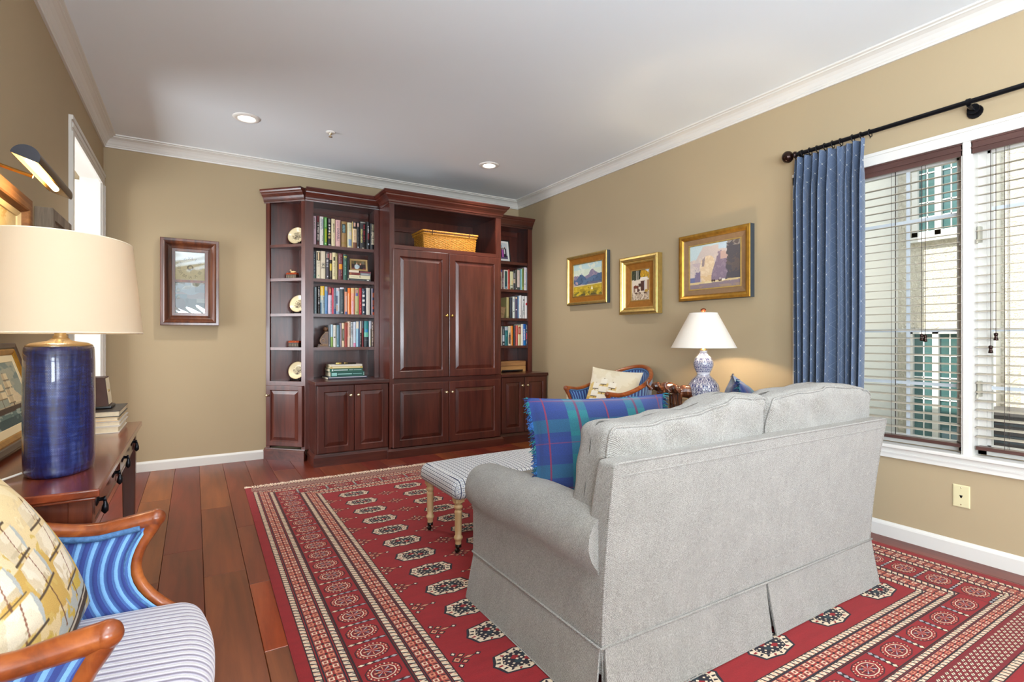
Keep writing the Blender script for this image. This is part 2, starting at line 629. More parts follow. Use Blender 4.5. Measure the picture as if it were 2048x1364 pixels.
FW = [(-0.42, 1.02), (1.58, 3.02)]
mb = MB()
xs = [XL - T] + [q for w in FW for q in w] + [XR + T]
for i in range(0, len(xs), 2):
    mb.box(xs[i], YF - T, 0, xs[i + 1], YF, ZC)
for a, b in FW:
    mb.box(a, YF - T, 0, b, YF, 0.55)
    mb.box(a, YF - T, 2.35, b, YF, ZC)
struct('wall_front', mb, WALL)
for i, (a, b) in enumerate(FW):
    mb = MB()
    for q in (a, b - 0.05):
        mb.box(q, YF - 0.1, 0.55, q + 0.05, YF + 0.01, 2.35)
    for q in (0.55, 1.42, 2.30):
        mb.box(a, YF - 0.1, q, b, YF + 0.01, q + 0.05)
    mb.box((a + b) / 2 - 0.015, YF - 0.08, 0.55, (a + b) / 2 + 0.015, YF - 0.02, 2.35)
    w = struct('window_%d' % (i + 2), mb, TRIM)
    g = MB(); g.quad((a, YF - 0.06, 0.55), (b, YF - 0.06, 0.55), (b, YF - 0.06, 2.35), (a, YF - 0.06, 2.35))
    g.build('pane', GLASS, w)

mb = MB()
for q in (LW0, LW1 - 0.05):
    mb.box(XL - 0.1, q, 0.55, XL + 0.01, q + 0.05, 2.35)
for q in (0.55, 1.42, 2.30):
    mb.box(XL - 0.1, LW0, q, XL + 0.01, LW1, q + 0.05)
for q in (1 / 3, 2 / 3):
    mb.box(XL - 0.08, LW0 + (LW1 - LW0) * q - 0.015, 0.55, XL - 0.02, LW0 + (LW1 - LW0) * q + 0.015, 2.35)
w = struct('window_4', mb, TRIM)  # window added with its fill lamps to light the room
g = MB(); g.quad((XL - 0.06, LW0, 0.55), (XL - 0.06, LW1, 0.55), (XL - 0.06, LW1, 2.35), (XL - 0.06, LW0, 2.35))
g.build('pane', GLASS, w)

# crown moulding round the room, baseboards
crown = [(0, -0.0935), (0.013, -0.0935), (0.016, -0.083), (0.020, -0.079), (0.020, -0.070), (0.026, -0.062), (0.034, -0.046),
         (0.048, -0.031), (0.066, -0.022), (0.074, -0.020), (0.074, -0.012), (0.088, -0.009), (0.090, 0.0)]
mb = MB(); mb.sweep(crown, [(XL, YF, ZC), (XL, YB, ZC), (XR, YB, ZC), (XR, YF, ZC)], closed=True)
struct('trim_1', mb, TRIM)
bb = [(0, 0), (0.014, 0), (0.014, 0.066), (0.011, 0.074), (0.006, 0.081), (0.004, 0.085), (0, 0.085)]
for nm, path in (('baseboard_left', [(XL, YF), (XL, DY0 - 0.145)]), ('baseboard_back', [(XL, YB), (0.566, YB)]),
                 ('baseboard_right', [(XR, 4.7), (XR, YF)]), ('baseboard_front', [(XR, YF), (XL, YF)])):
    mb = MB(); mb.sweep(bb, path)
    struct(nm, mb, TRIM)

# cased opening: jambs, casing with stepped profile, and the hall beyond it
jw = 0.02
mb = MB()
mb.box(XL - T, DY0 - jw + 0.02, 0, XL, DY0 + 0.018, DZ)
mb.box(XL - T, DY1 - 0.018, 0, XL, DY1, DZ)
mb.box(XL - T, DY0, DZ - 0.018, XL, DY1, DZ)
cw = 0.092
for y0, y1, z0, z1, vert in ((DY0 - cw, DY0 + 0.005, 0, DZ - 0.047, True), (DY1 - 0.005, DY1 + cw, 0, DZ - 0.047, True), (DY0 - cw, DY1 + cw, DZ - 0.047, DZ + 0.047, False)):
    mb.box(XL, y0, z0, XL + 0.014, y1, z1)
    if vert:
        out = y0 if y0 < DY0 - 0.01 else y1 - 0.026
        mb.box(XL + 0.014, out, 0, XL + 0.022, out + 0.026, z1)
        mid = (y0 + y1) / 2 - 0.012
        mb.box(XL + 0.014, mid, 0, XL + 0.018, mid + 0.03, z1)
    else:
        mb.box(XL + 0.014, y0, z1 - 0.026, XL + 0.022, y1, z1)
        mb.box(XL + 0.014, y0 + 0.03, z0 + 0.03, XL + 0.018, y1 - 0.03, z0 + 0.06)
struct('door_1', mb, TRIM)
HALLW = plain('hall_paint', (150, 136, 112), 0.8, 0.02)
mb = MB(); mb.box(-2.3, 3.2, 0, -2.2, 5.5, ZC); mb.box(-2.3, 5.30, 0, XL - T, 5.42, ZC); mb.box(-2.3, 3.1, 0, XL - T, 3.2, ZC)
struct('wall_hall', mb, HALLW)
mb = MB(); mb.box(-2.3, 3.1, -0.03, XL - T, 5.5, 0.0); struct('floor_hall', mb, PLANK)
mb = MB(); mb.box(-2.3, 3.1, 2.62, XL - T, 5.5, 2.7); struct('ceiling_hall', mb, CEIL)
mb = MB()
for x0, x1, d in ((-0.875, -0.772, 0.014), (-0.800, -0.772, 0.024), (-0.838, -0.812, 0.019), (-0.875, -0.862, 0.02)):
    mb.box(x0, 5.30 - d, 0, x1, 5.30, 2.36)
mb.box(-2.0, 5.284, 2.28, -0.772, 5.30, 2.38)
struct('trim_2', mb, TRIM)
light('hall_fill_point', 'POINT', (-1.4, 4.4, 2.3), 8, (1, 0.95, 0.88), shadow_soft_size=0.15)  # added fill lamp, hangs in no fixture

# ------------------------------------------------------------------ twin window in the right wall
win = bpy.data.objects.new('window_1', None); COL.objects.link(win); win['kind'] = 'structure'
win.location = (XR, (WY0 + WY1) / 2, WZ0)
YM = 1.056
def wpart(name, m, mat, parent=win):
    return m.build(name, mat, parent, world=True)
m = MB()                                             # casing: flat boards with a proud outer bead
for y0, y1, z0, z1 in ((WY0 - 0.06, WY0 + 0.004, 0.46, 2.2), (WY1 - 0.004, WY1 + 0.06, 0.46, 2.2), (WY0 - 0.06, WY1 + 0.06, WZ1 - 0.004, 2.2)):
    m.box(XR - 0.016, y0, z0, XR, y1, z1)
m.box(XR - 0.022, WY0 - 0.06, 2.182, XR, WY1 + 0.06, 2.2)
wpart('casing', m, TRIM)
m = MB()
m.box(XR - 0.016, WY0 - 0.06, 0.455, XR, WY1 + 0.06, 0.512)
m.box(XR - 0.012, WY0 - 0.05, 0.48, XR - 0.02, WY1 + 0.05, 0.487)
wpart('apron', m, TRIM)
m = MB(); m.box(XR - 0.034, WY0 - 0.065, 0.512, XR + 0.06, WY1 + 0.065, 0.532); bevel(wpart('sill', m, TRIM), 0.004)
m = MB()
m.box(XR - 0.004, YM - 0.022, WZ0, XR + 0.115, YM + 0.022, WZ1)
m.box(XR - 0.012, YM - 0.013, WZ0, XR, YM + 0.013, WZ1)
wpart('mullion', m, TRIM)
m = MB()                                             # painted jamb lining
m.box(XR, WY0, WZ0, XR + 0.115, WY0 + 0.014, WZ1); m.box(XR, WY1 - 0.014, WZ0, XR + 0.115, WY1, WZ1)
m.box(XR, WY0, WZ1 - 0.014, XR + 0.115, WY1, WZ1)
wpart('jamb', m, TRIM)
for (a, b) in ((WY0 + 0.014, YM - 0.022), (YM + 0.022, WY1 - 0.014)):
    m = MB()                                         # sash with stepped inner edge
    fw = 0.048
    for k, (e, xx0, xx1) in enumerate(((0, XR + 0.088, XR + 0.122), (0.016, XR + 0.076, XR + 0.088))):
        ww = fw - e * 0.9
        m.box(xx0, a, WZ0 + 0.008, xx1, a + ww, WZ1 - 0.014); m.box(xx0, b - ww, WZ0 + 0.008, xx1, b, WZ1 - 0.014)
        m.box(xx0, a, WZ0 + 0.008, xx1, b, WZ0 + 0.008 + ww); m.box(xx0, a, WZ1 - 0.014 - ww, xx1, b, WZ1 - 0.014)
    sash = wpart('sash', m, TRIM)
    g = MB(); g.box(XR + 0.103, a + 0.04, WZ0 + 0.05, XR + 0.107, b - 0.04, WZ1 - 0.055)
    wpart('pane', g, GLASS, sash)
    MUN = plain('grille_grey_%d' % int(a * 100), (214, 222, 228), 0.5, 0)
    wd = (b - a)
    for q in (1, 2):
        y = a + wd * (0.02 + q * 0.32)
        g = MB(); g.box(XR + 0.0965, y - 0.009, WZ0 + 0.05, XR + 0.1025, y + 0.009, WZ1 - 0.055); wpart('muntin', g, MUN, sash)
    for z in (0.875, 1.172, 1.79):
        g = MB(); g.box(XR + 0.097, a + 0.04, z - 0.009, XR + 0.1022, b - 0.04, z + 0.009); wpart('muntin', g, MUN, sash)
    for z in (0.87, 1.66):                           # lever lock on the sash edge at the mullion
        yy = a + 0.012 if a > YM else b - 0.012
        g = MB(); g.box(XR + 0.045, yy - 0.006, z - 0.04, XR + 0.088, yy + 0.006, z + 0.04)
        g.tube([(XR + 0.03, yy, z - 0.03), (XR + 0.02, yy, z - 0.05)], 0.005, 6)
        wpart('sash_lock', g, plain('lock_grey_%d%d' % (int(a * 100), int(z * 10)), (170, 166, 150), 0.4, 0))

# ------------------------------------------------------------------ outdoors: stucco wing of the house, ground, condenser, plant
def stucco_mat():
    t = NT('sunlit_stucco')
    v = t.coords()
    nz = t.noise(v, 34, 4.0, 0.6, 1.2)
    t.l(t.ramp(nz, [(0.3, rgba((205, 196, 178))), (0.7, rgba((232, 224, 208)))]), t.bsdf.inputs['Base Color'])
    t.bump(nz, 0.9, 0.03)
    t.p(rough=0.9)
    return t.m
STUCCO = stucco_mat()
m = MB(); m.box(3.6, -6, -0.42, 12, 9, -0.40)
g = tag(m.build('ground', plain('lawn_and_gravel', (126, 132, 96), 0.95, 0.3, 3.0)), 'grey green yard outside beyond the blinds', 'ground'); g['kind'] = 'structure'
wing = thing('house_wing', 'neighbouring stucco house wing seen through the window blinds', 'building', (6.2, 1.0, -0.4))
m = MB(); m.box(6.2, -5.5, -0.4, 6.5, 2.53, 6.5); m.build('wall', STUCCO, wing, world=True)
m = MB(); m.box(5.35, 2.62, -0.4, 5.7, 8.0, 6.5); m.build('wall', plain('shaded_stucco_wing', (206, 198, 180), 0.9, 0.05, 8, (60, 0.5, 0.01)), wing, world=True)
m = MB(); m.box(5.30, 2.50, -0.4, 6.2, 2.62, 6.5); m.build('corner_board', TRIM, wing, world=True)
WGLASS = plain('dark_reflecting_pane', (70, 104, 104), 0.08, 0.25, 2.5)
for (y0, y1, z0, z1) in ((1.93, 2.40, 0.05, 1.22), (1.93, 2.36, 2.13, 2.95), (0.2, 0.95, 0.05, 1.22), (0.2, 0.95, 2.13, 2.95)):
    m = MB()
    fw = 0.05
    x0, x1 = 6.14, 6.21
    m.box(x0, y0, z0, x1, y0 + fw, z1); m.box(x0, y1 - fw, z0, x1, y1, z1); m.box(x0, y0, z0, x1, y1, z0 + fw); m.box(x0, y0, z1 - fw, x1, y1, z1)
    ym = (y0 + y1) / 2
    m.box(x0, ym - 0.025, z0, x1, ym + 0.025, z1); m.box(6.12, y0 - 0.04, z0 - 0.05, 6.2, y1 + 0.04, z0)
    fr = m.build('window', TRIM, wing, world=True)
    for a, b in ((y0 + fw, ym - 0.025), (ym + 0.025, y1 - fw)):
        q = MB(); q.box(6.18, a, z0 + fw, 6.19, b, z1 - fw); q.build('pane', WGLASS, fr, world=True)
        q = MB()
        for k in range(1, 5):
            zz = z0 + fw + (z1 - z0 - 2 * fw) * k / 5
            q.box(6.172, a, zz - 0.006, 6.18, b, zz + 0.006)
        q.box(6.172, (a + b) / 2 - 0.005, z0 + fw, 6.18, (a + b) / 2 + 0.005, z1 - fw)
        q.build('grille', WHITE, fr, world=True)
m = MB()
m.box(6.08, 1.70, -0.4, 6.2, 1.80, 6.5); m.box(6.06, 1.45, -0.4, 6.2, 1.53, 0.9)
m.build('pilaster', TRIM, wing, world=True)
ac = thing('condenser', 'dark grey outdoor condenser box standing against the stucco wing', 'condenser', (5.9, 1.43, -0.4))
m = MB(); m.box(5.62, 1.02, -0.4, 6.04, 1.66, 0.50); m.build('housing', plain('condenser_grey', (86, 80, 82), 0.6, 0.1, 5), ac, world=True)
for k in range(16):
    m = MB(); m.box(5.60, 1.05, -0.3 + k * 0.048, 5.62, 1.63, -0.285 + k * 0.048); m.build('louver', SLATE, ac, world=True)
m = MB(); m.box(5.58, 1.0, 0.50, 6.06, 1.68, 0.53); m.build('lid', plain('condenser_lid', (120, 112, 108), 0.5), ac, world=True)
LEAF = plain('yellow_green_leaf', (150, 168, 62), 0.5, 0.2, 6)
pl = thing('strap_leaf_plant', 'yellow green strap leaved plant in front of the condenser', 'plant', (4.7, 1.30, -0.4))
for k in range(11):
    a = rnd.uniform(0, 6.28); ln = rnd.uniform(0.5, 0.72); sp = rnd.uniform(0.12, 0.4)
    def leaf(u, v, a=a, ln=ln, sp=sp):
        w = 0.022 * math.sin(math.pi * min(0.98, 0.08 + u * 0.92)) ** 0.6 * (v - 0.5) * 2
        r = sp * u ** 1.6
        return (4.7 + math.cos(a) * r - math.sin(a) * w, 1.3 + math.sin(a) * r + math.cos(a) * w, -0.4 + ln * 1.35 * u * (1 - 0.25 * u * u))
    m = MB(); m.grid(leaf, 8, 2); m.build('leaf', LEAF, pl, world=True)

# ------------------------------------------------------------------ blinds
SLAT = plain('taupe_blind_slat', (172, 163, 146), 0.4, 0.05, 8)
VAL = wood('brown_blind_valance', (64, 40, 36), (82, 54, 48), (98, 66, 58), 'y', 0.4, 0.1, 1.0, 0.0, 0.02)
CORD = plain('dark_blind_cord', (62, 50, 46), 0.8, 0)
def blind(y0, y1, label, cords):
    b = thing('wooden_blind', label, 'blind', (XR + 0.05, (y0 + y1) / 2, 0.56), 0, 'wooden blinds in the twin window')
    xc = XR + 0.040
    sl = MB()
    w, n = 0.046, 6
    hl = (y1 - y0) / 2
    def srf(u, v):
        x = (u - 0.5) * w
        return (x, (v - 0.5) * 2 * hl, 0.0022 * (1 - (2 * u - 1) ** 2) + x * 0.10)
    sl.grid(srf, n, 1); sl.grid(lambda u, v: (srf(u, v)[0], srf(u, v)[1], srf(u, v)[2] - 0.0026), n, 1)
    sl.box(-w / 2, -hl, -0.0049, -w / 2 + 0.0015, hl, -0.0019)
    mesh0 = None
    zs = [0.630 + 0.0455 * k for k in range(31)]
    for k, z in enumerate(zs):
        if mesh0 is None:
            o = sl.build('slat', SLAT, b); mesh0 = o.data
        else:
            o = bpy.data.objects.new('slat', mesh0); COL.objects.link(o); o.parent = b
        o.location = (xc - b.location.x, 0, z - b.location.z)
    m = MB(); m.box(xc - 0.026, y0, 0.562, xc + 0.026, y1, 0.580); bevel(m.build('bottom_rail', VAL, b, world=True), 0.003)
    m = MB(); m.box(xc - 0.044, y0 - 0.012, 2.066, xc - 0.030, y1 + 0.012, 2.150)
    m.box(xc - 0.048, y0 - 0.012, 2.092, xc - 0.044, y1 + 0.012, 2.100); m.box(xc - 0.048, y0 - 0.012, 2.122, xc - 0.044, y1 + 0.012, 2.128)
    m.build('valance', VAL, b, world=True)
    m = MB(); m.box(xc - 0.028, y0, 2.085, xc + 0.03, y1, 2.118); m.build('head_rail', VAL, b, world=True)
    for fy in (0.14, 0.60) if y1 - y0 > 0.7 else (0.2, 0.8):
        y = y1 - fy * (y1 - y0)
        for dx in (-0.024, 0.024):
            m = MB(); m.tube([(xc + dx, y, 0.575), (xc + dx, y, 2.09)], 0.0011, 4); m.build('ladder_cord', CORD, b, world=True)
        m = MB(); m.tube([(xc, y - 0.012, 0.575), (xc, y - 0.012, 2.09)], 0.0011, 4); m.build('lift_cord', CORD, b, world=True)
    for (yy, zb) in cords:
        m = MB(); m.tube([(xc - 0.034, yy, zb), (xc - 0.034, yy, 2.09)], 0.0014, 5); pc = m.build('pull_cord', CORD, b, world=True)
        m = MB(); m.lathe([(0.003, 0.008), (0.009, 0.004), (0.008, -0.004), (0.006, -0.012), (0.009, -0.022), (0.010, -0.030), (0.004, -0.031)], (xc - 0.034, yy, zb), 10)
        m.build('tassel', BRONZE, pc, world=True)
blind(YM + 0.030, WY1 - 0.022, 'taupe slatted wooden blind half covered by the blue curtain', ((1.252, 1.145), (1.236, 1.140)))
blind(WY0 + 0.022, YM - 0.030, 'taupe slatted wooden blind above the wall outlet, clear of the curtain', ((0.945, 1.148), (0.965, 1.085)))

# ------------------------------------------------------------------ curtain rod, rings, curtain
RX, RZ = 3.285, 2.303
rod = thing('curtain_rod', 'dark bronze curtain rod with reeded ball finial above the window', 'curtain rod', (RX, 1.0, RZ))
m = MB(); m.tube([(RX, 1.885, RZ), (RX, 0.12, RZ)], 0.0125, 14); m.build('pole', IRON, rod, world=True)
for e, yy in ((1, 1.885), (-1, 0.12)):
    m = MB()
    m.lathe([(0.012, 0), (0.02, 0.004 * e), (0.022, 0.014 * e), (0.013, 0.022 * e), (0.012, 0.030 * e)], (RX, yy, RZ), 16, axis='y')
    nn = 28                                          # reeded ball
    ks = 12
    V = []
    for k in range(ks + 1):
        th = math.pi * (0.06 + 0.94 * k / ks)
        for j in range(nn):
            q = 0.036 * math.sin(th) * (1 + (0.05 if j % 2 else -0.05)) + 0.0005
            V.append((RX + q * math.cos(6.2832 * j / nn), yy + e * (0.060 - 0.034 * math.cos(th)), RZ + q * math.sin(6.2832 * j / nn)))
    m.add(V, [(k * nn + j, k * nn + (j + 1) % nn, (k + 1) * nn + (j + 1) % nn, (k + 1) * nn + j) for k in range(ks) for j in range(nn)], 0, True)
    m.build('finial', BRONZE, rod, world=True)
for yy in (1.86, 1.022, 0.16):
    m = MB(); m.lathe([(0.026, 0), (0.026, 0.006), (0.012, 0.012), (0.008, 0.03)], (XR - 0.03, yy, RZ - 0.02), 14, axis='x')
    m.tube([(XR - 0.002, yy, RZ - 0.022), (RX + 0.02, yy, RZ - 0.022), (RX, yy, RZ - 0.016)], 0.009, 8)
    m.lathe([(0.032, -0.004), (0.034, 0), (0.028, 0.006)], (XR - 0.006, yy, RZ - 0.03), 16, axis='x')
    m.tube([(RX, yy - 0.008, RZ), (RX, yy + 0.008, RZ)], 0.017, 12)
    m.build('bracket', IRON, rod, world=True)

def curtain_mat():
    t = NT('blue_trellis_curtain')
    tc = t.n('UVMap')
    sx = t.n('SeparateXYZ'); t.l(tc.outputs[0], sx.inputs[0])
    u = t.math('MULTIPLY', sx.outputs[0], 1 / 0.085); v = t.math('MULTIPLY', sx.outputs[1], 1 / 0.085)
    a = t.math('ADD', u, v); b = t.math('SUBTRACT', u, v)
    fa = t.math('ABSOLUTE', t.math('SUBTRACT', t.math('FRACT', a), 0.5)); fb = t.math('ABSOLUTE', t.math('SUBTRACT', t.math('FRACT', b), 0.5))
    line = t.math('MAXIMUM', t.math('LESS_THAN', fa, 0.012), t.math('LESS_THAN', fb, 0.012))
    dot = t.math('MULTIPLY', t.math('LESS_THAN', fa, 0.045), t.math('LESS_THAN', fb, 0.045))
    wv = t.noise(t.coords(scale=(900, 900, 120)), 1.0, 2.0)
    base = t.ramp(wv, [(0.3, rgba((80, 97, 124))), (0.7, rgba((104, 122, 150)))])
    c = t.mix(t.math('MULTIPLY', line, 0.45), base, rgba((176, 190, 208)))
    c = t.mix(t.math('MULTIPLY', dot, 0.85), c, rgba((226, 224, 214)))
    t.l(c, t.bsdf.inputs['Base Color'])
    t.p(rough=0.55, sheen=0.3)
    tl = t.n('BsdfTranslucent'); t.l(c, tl.inputs[0])
    mx = t.n('MixShader'); mx.inputs[0].default_value = 0.22
    t.l(t.bsdf.outputs[0], mx.inputs[1]); t.l(tl.outputs[0], mx.inputs[2]); t.l(mx.outputs[0], t.out.inputs[0])
    return t.m
CURT = curtain_mat()
cur = thing('curtain', 'pleated slate blue curtain with white trellis pattern beside the window', 'curtain', (RX, 1.7, 0.02))
# pleat positions along the rod, tight at the finial end, looser towards the window
pl_y = [1.868, 1.838, 1.806, 1.772, 1.735, 1.695, 1.650, 1.560, 1.525, 1.480]
def curtain_surface():
    pts = []; ncol = 200
    yk = [1.885] + pl_y[:-1] + [1.470]
    nz = 46
    m = MB(); V = []; UV = []
    cols = []
    U = 0.0
    for i in range(ncol + 1):
        s = i / ncol
        cols.append(s)
    nple = 9
    def fold(s, h):
        # h 0 bottom .. 1 top ; deep rounded folds below, pinched pleats at the heading
        ph = s * nple * 2 * math.pi
        top = max(0.0, (h - 0.90) / 0.10)
        amp = 0.046 * (1 - 0.45 * top)
        sh = math.sin(ph)
        sq = math.copysign(abs(sh) ** 0.8, sh)
        x = amp * sq + 0.008 * math.sin(ph * 0.37 + 2 * h)
        # wide flat gap before the last two pleats
        y = 1.900 - s * (0.415 if h > 0.55 else 0.415 - 0.04 * (0.55 - h))
        y += 0.014 * math.cos(ph) * (1 - top) - 0.016 * math.sin(s * 9 + 1) * (1 - h)
        if 0.60 < s < 0.80:
            k = math.sin(math.pi * (s - 0.60) / 0.20)
            x = x * (1 - 0.75 * k) + 0.02 * k
        return x, y
    for j in range(nz + 1):
        h = j / nz
        z = 0.02 + h * (RZ - 0.028 - 0.02)
        for i in range(ncol + 1):
            s = i / ncol
            x, y = fold(s, h)
            V.append((RX - 0.004 + x * 0.9, y, z))
            UV.append((s * 1.15, h * 2.25))
    n1 = ncol + 1
    Fc = [(j * n1 + i, j * n1 + i + 1, (j + 1) * n1 + i + 1, (j + 1) * n1 + i) for j in range(nz) for i in range(ncol)]
    m.add(V, Fc, 0, True, UV)
    return m
curtain_surface().build('panel', CURT, cur, world=True)
for k in range(len(pl_y)):
    yy = 1.893 - 0.0455 * k - (0.02 if k > 6 else 0)
    m = MB()
    m.tube([(RX + 0.021 * math.cos(a), yy + 0.003 * math.sin(a), RZ - 0.006 + 0.022 * math.sin(a)) for a in [6.2832 * q / 18 for q in range(19)]], 0.0026, 6)
    m.tube([(RX, yy, RZ - 0.028), (RX, yy, RZ - 0.036)], 0.002, 6)
    tag(m.build('curtain_ring', IRON), 'dark bronze ring on the rod holding the blue curtain', 'ring', 'curtain rings on the rod')

# ------------------------------------------------------------------ cherry wall unit
ZT = 2.505                                          # top of the crowns
SH = [2.000, 1.685, 1.357, 1.043]                   # upper faces of the open shelves
CT = 0.745                                          # counter
YH, YD = 5.060, 4.772                               # hutch front, base front
PL = 0.105                                          # plinth height

def knob(m, p, n=(0, -1, 0), r=0.0145):
    P, N = Vector(p), Vector(n).normalized()
    path = [P + N * d for d in (0, 0.006, 0.010, 0.014, 0.020, 0.026, 0.029, 0.030)]
    m.tube(path, [0.011, 0.008, 0.006, 0.007, r, r * 0.92, r * 0.6, 0.001], 14)

def panel_door(T, x0, x1, z0, z1, y, kx=None, kz=None, a=(1, 0, 0), nrm=(0, -1, 0), o=None, fr=0.062, kmat=None):
    """raised panel door; sub-parts: the raised panel and the knob"""
    w, h = x1 - x0, z1 - z0
    O = Vector(o) if o else Vector(((x0 + x1) / 2, y, (z0 + z1) / 2))
    m = MB()
    m.rectloft(w, h, [(0.0, -0.020), (0.0, -0.004), (0.003, 0.0), (0.006, 0.001), (fr - 0.010, 0.001), (fr - 0.006, -0.002), (fr - 0.002, -0.008), (fr, -0.012)],
               O, a, nrm, cap=False, capback=True)
    d = m.build('door', CHERRY, T, world=True)
    m = MB()
    m.rectloft(w - 2 * fr + 0.002, h - 2 * fr + 0.002, [(0.0, -0.0125), (0.004, -0.0115), (0.030, -0.003), (0.032, -0.0015)], O, a, nrm)
    m.build('raised_panel', CHERRY, d, world=True)
    if kx is not None:
        A, N = Vector(a), Vector(nrm)
        p = O + A * kx + N * 0.001
        p.z = kz
        m = MB(); knob(m, p, nrm)
        m.build('knob', kmat or SATIN_NICKEL, d, world=True)
    return d

CROWN = [(0.0, -0.115), (0.006, -0.115), (0.008, -0.104), (0.014, -0.098), (0.016, -0.084), (0.026, -0.066), (0.040, -0.050), (0.046, -0.044), (0.048, -0.034),
         (0.060, -0.026), (0.066, -0.014), (0.070, -0.010), (0.070, 0.0)]
CROWN_C = CROWN + [(0.0, 0.0)]
PLINTH = [(0.0, 0.0), (0.020, 0.0), (0.020, 0.080), (0.014, 0.090), (0.010, 0.096), (0.006, 0.104), (0.0, PL)]

def shelf(T, x0, x1, y0, y1, z, name='shelf'):
    m = MB(); m.box(x0, y0, z - 0.022, x1, y1, z)
    m.box(x0, y0 - 0.004, z - 0.030, x1, y0 + 0.014, z - 0.001)
    return m.build(name, CHERRY_H, T, world=True)

yb = YB - 0.004                                     # back of every cabinet
# ---- angled end unit between the back wall and the wide bookcase
A0, A1 = Vector((0.573, 5.355)), Vector((0.868, 5.062))
ad = (A1 - A0).normalized(); an = Vector((ad.y, -ad.x))      # along the face, outward normal (into the room)
if an.y > 0: an = -an
AL = (A1 - A0).length
end = thing('angled_end_bookcase', 'narrow cherry end bookcase set at an angle against the back wall', 'bookcase', (0.72, 5.24, 0))
a3, n3 = (ad.x, ad.y, 0), (an.x, an.y, 0)
def face(s, d=0.0): 
    p = A0 + ad * s + an * d
    return (p.x, p.y)
def aboard(name, s0, s1, z0, z1, d0=-0.02, d1=0.0, mat=CHERRY):
    m = MB(); m.prism([face(s0, d0), face(s1, d0), face(s1, d1), face(s0, d1)], z0, z1)
    return m.build(name, mat, end, world=True)
st = 0.040
aboard('stile', 0.0, st, PL, ZT - 0.10); aboard('stile', AL - st, AL, PL, ZT - 0.10)
aboard('top_rail', st, AL - st, 2.400, ZT - 0.10, mat=CHERRY_H); aboard('middle_rail', st, AL - st, 0.690, 0.728, mat=CHERRY_H)
tri = [face(0.012, -0.02), face(AL - 0.012, -0.02), (0.858, yb), (0.585, yb)]
m = MB(); m.box(0.862, 5.085, PL, 0.872, yb, ZT - 0.02); m.build('side_panel', CHERRY, end, world=True)
m = MB(); m.box(0.588, yb - 0.012, PL, 0.862, yb, ZT - 0.02); m.build('back_panel', CHERRY, end, world=True)
for z in SH + [0.728]:
    m = MB(); m.prism([face(0.014, -0.006), face(AL - 0.014, -0.006), (0.860, 5.10), (0.860, yb - 0.012), (0.592, yb - 0.012)], z - 0.026, z)
    m.build('shelf', CHERRY_H, end, world=True)
m = MB(); m.prism([face(0.014, -0.006), face(AL - 0.014, -0.006), (0.860, 5.10), (0.860, yb - 0.012), (0.592, yb - 0.012)], 2.42, 2.44)
m.build('top_panel', CHERRY_H, end, world=True)
pc = A0 + ad * (AL / 2)
panel_door(end, 0, AL - 0.03, 0.128, 0.690, 0, -(AL / 2 - 0.040), 0.596, a3, n3, (pc.x + an.x * 0.02, pc.y + an.y * 0.02, 0.409), 0.052)
m = MB(); m.sweep(PLINTH, [(0.569, YB - 0.003), (A0.x, A0.y), (A1.x, A1.y)]); m.build('plinth', CHERRY_H, end, world=True)
m = MB(); m.sweep([(o, h + ZT) for o, h in CROWN_C], [(A0.x - 0.01, A0.y + 0.012), (A1.x, A1.y)]); m.build('crown_moulding', CHERRY_H, end, world=True)

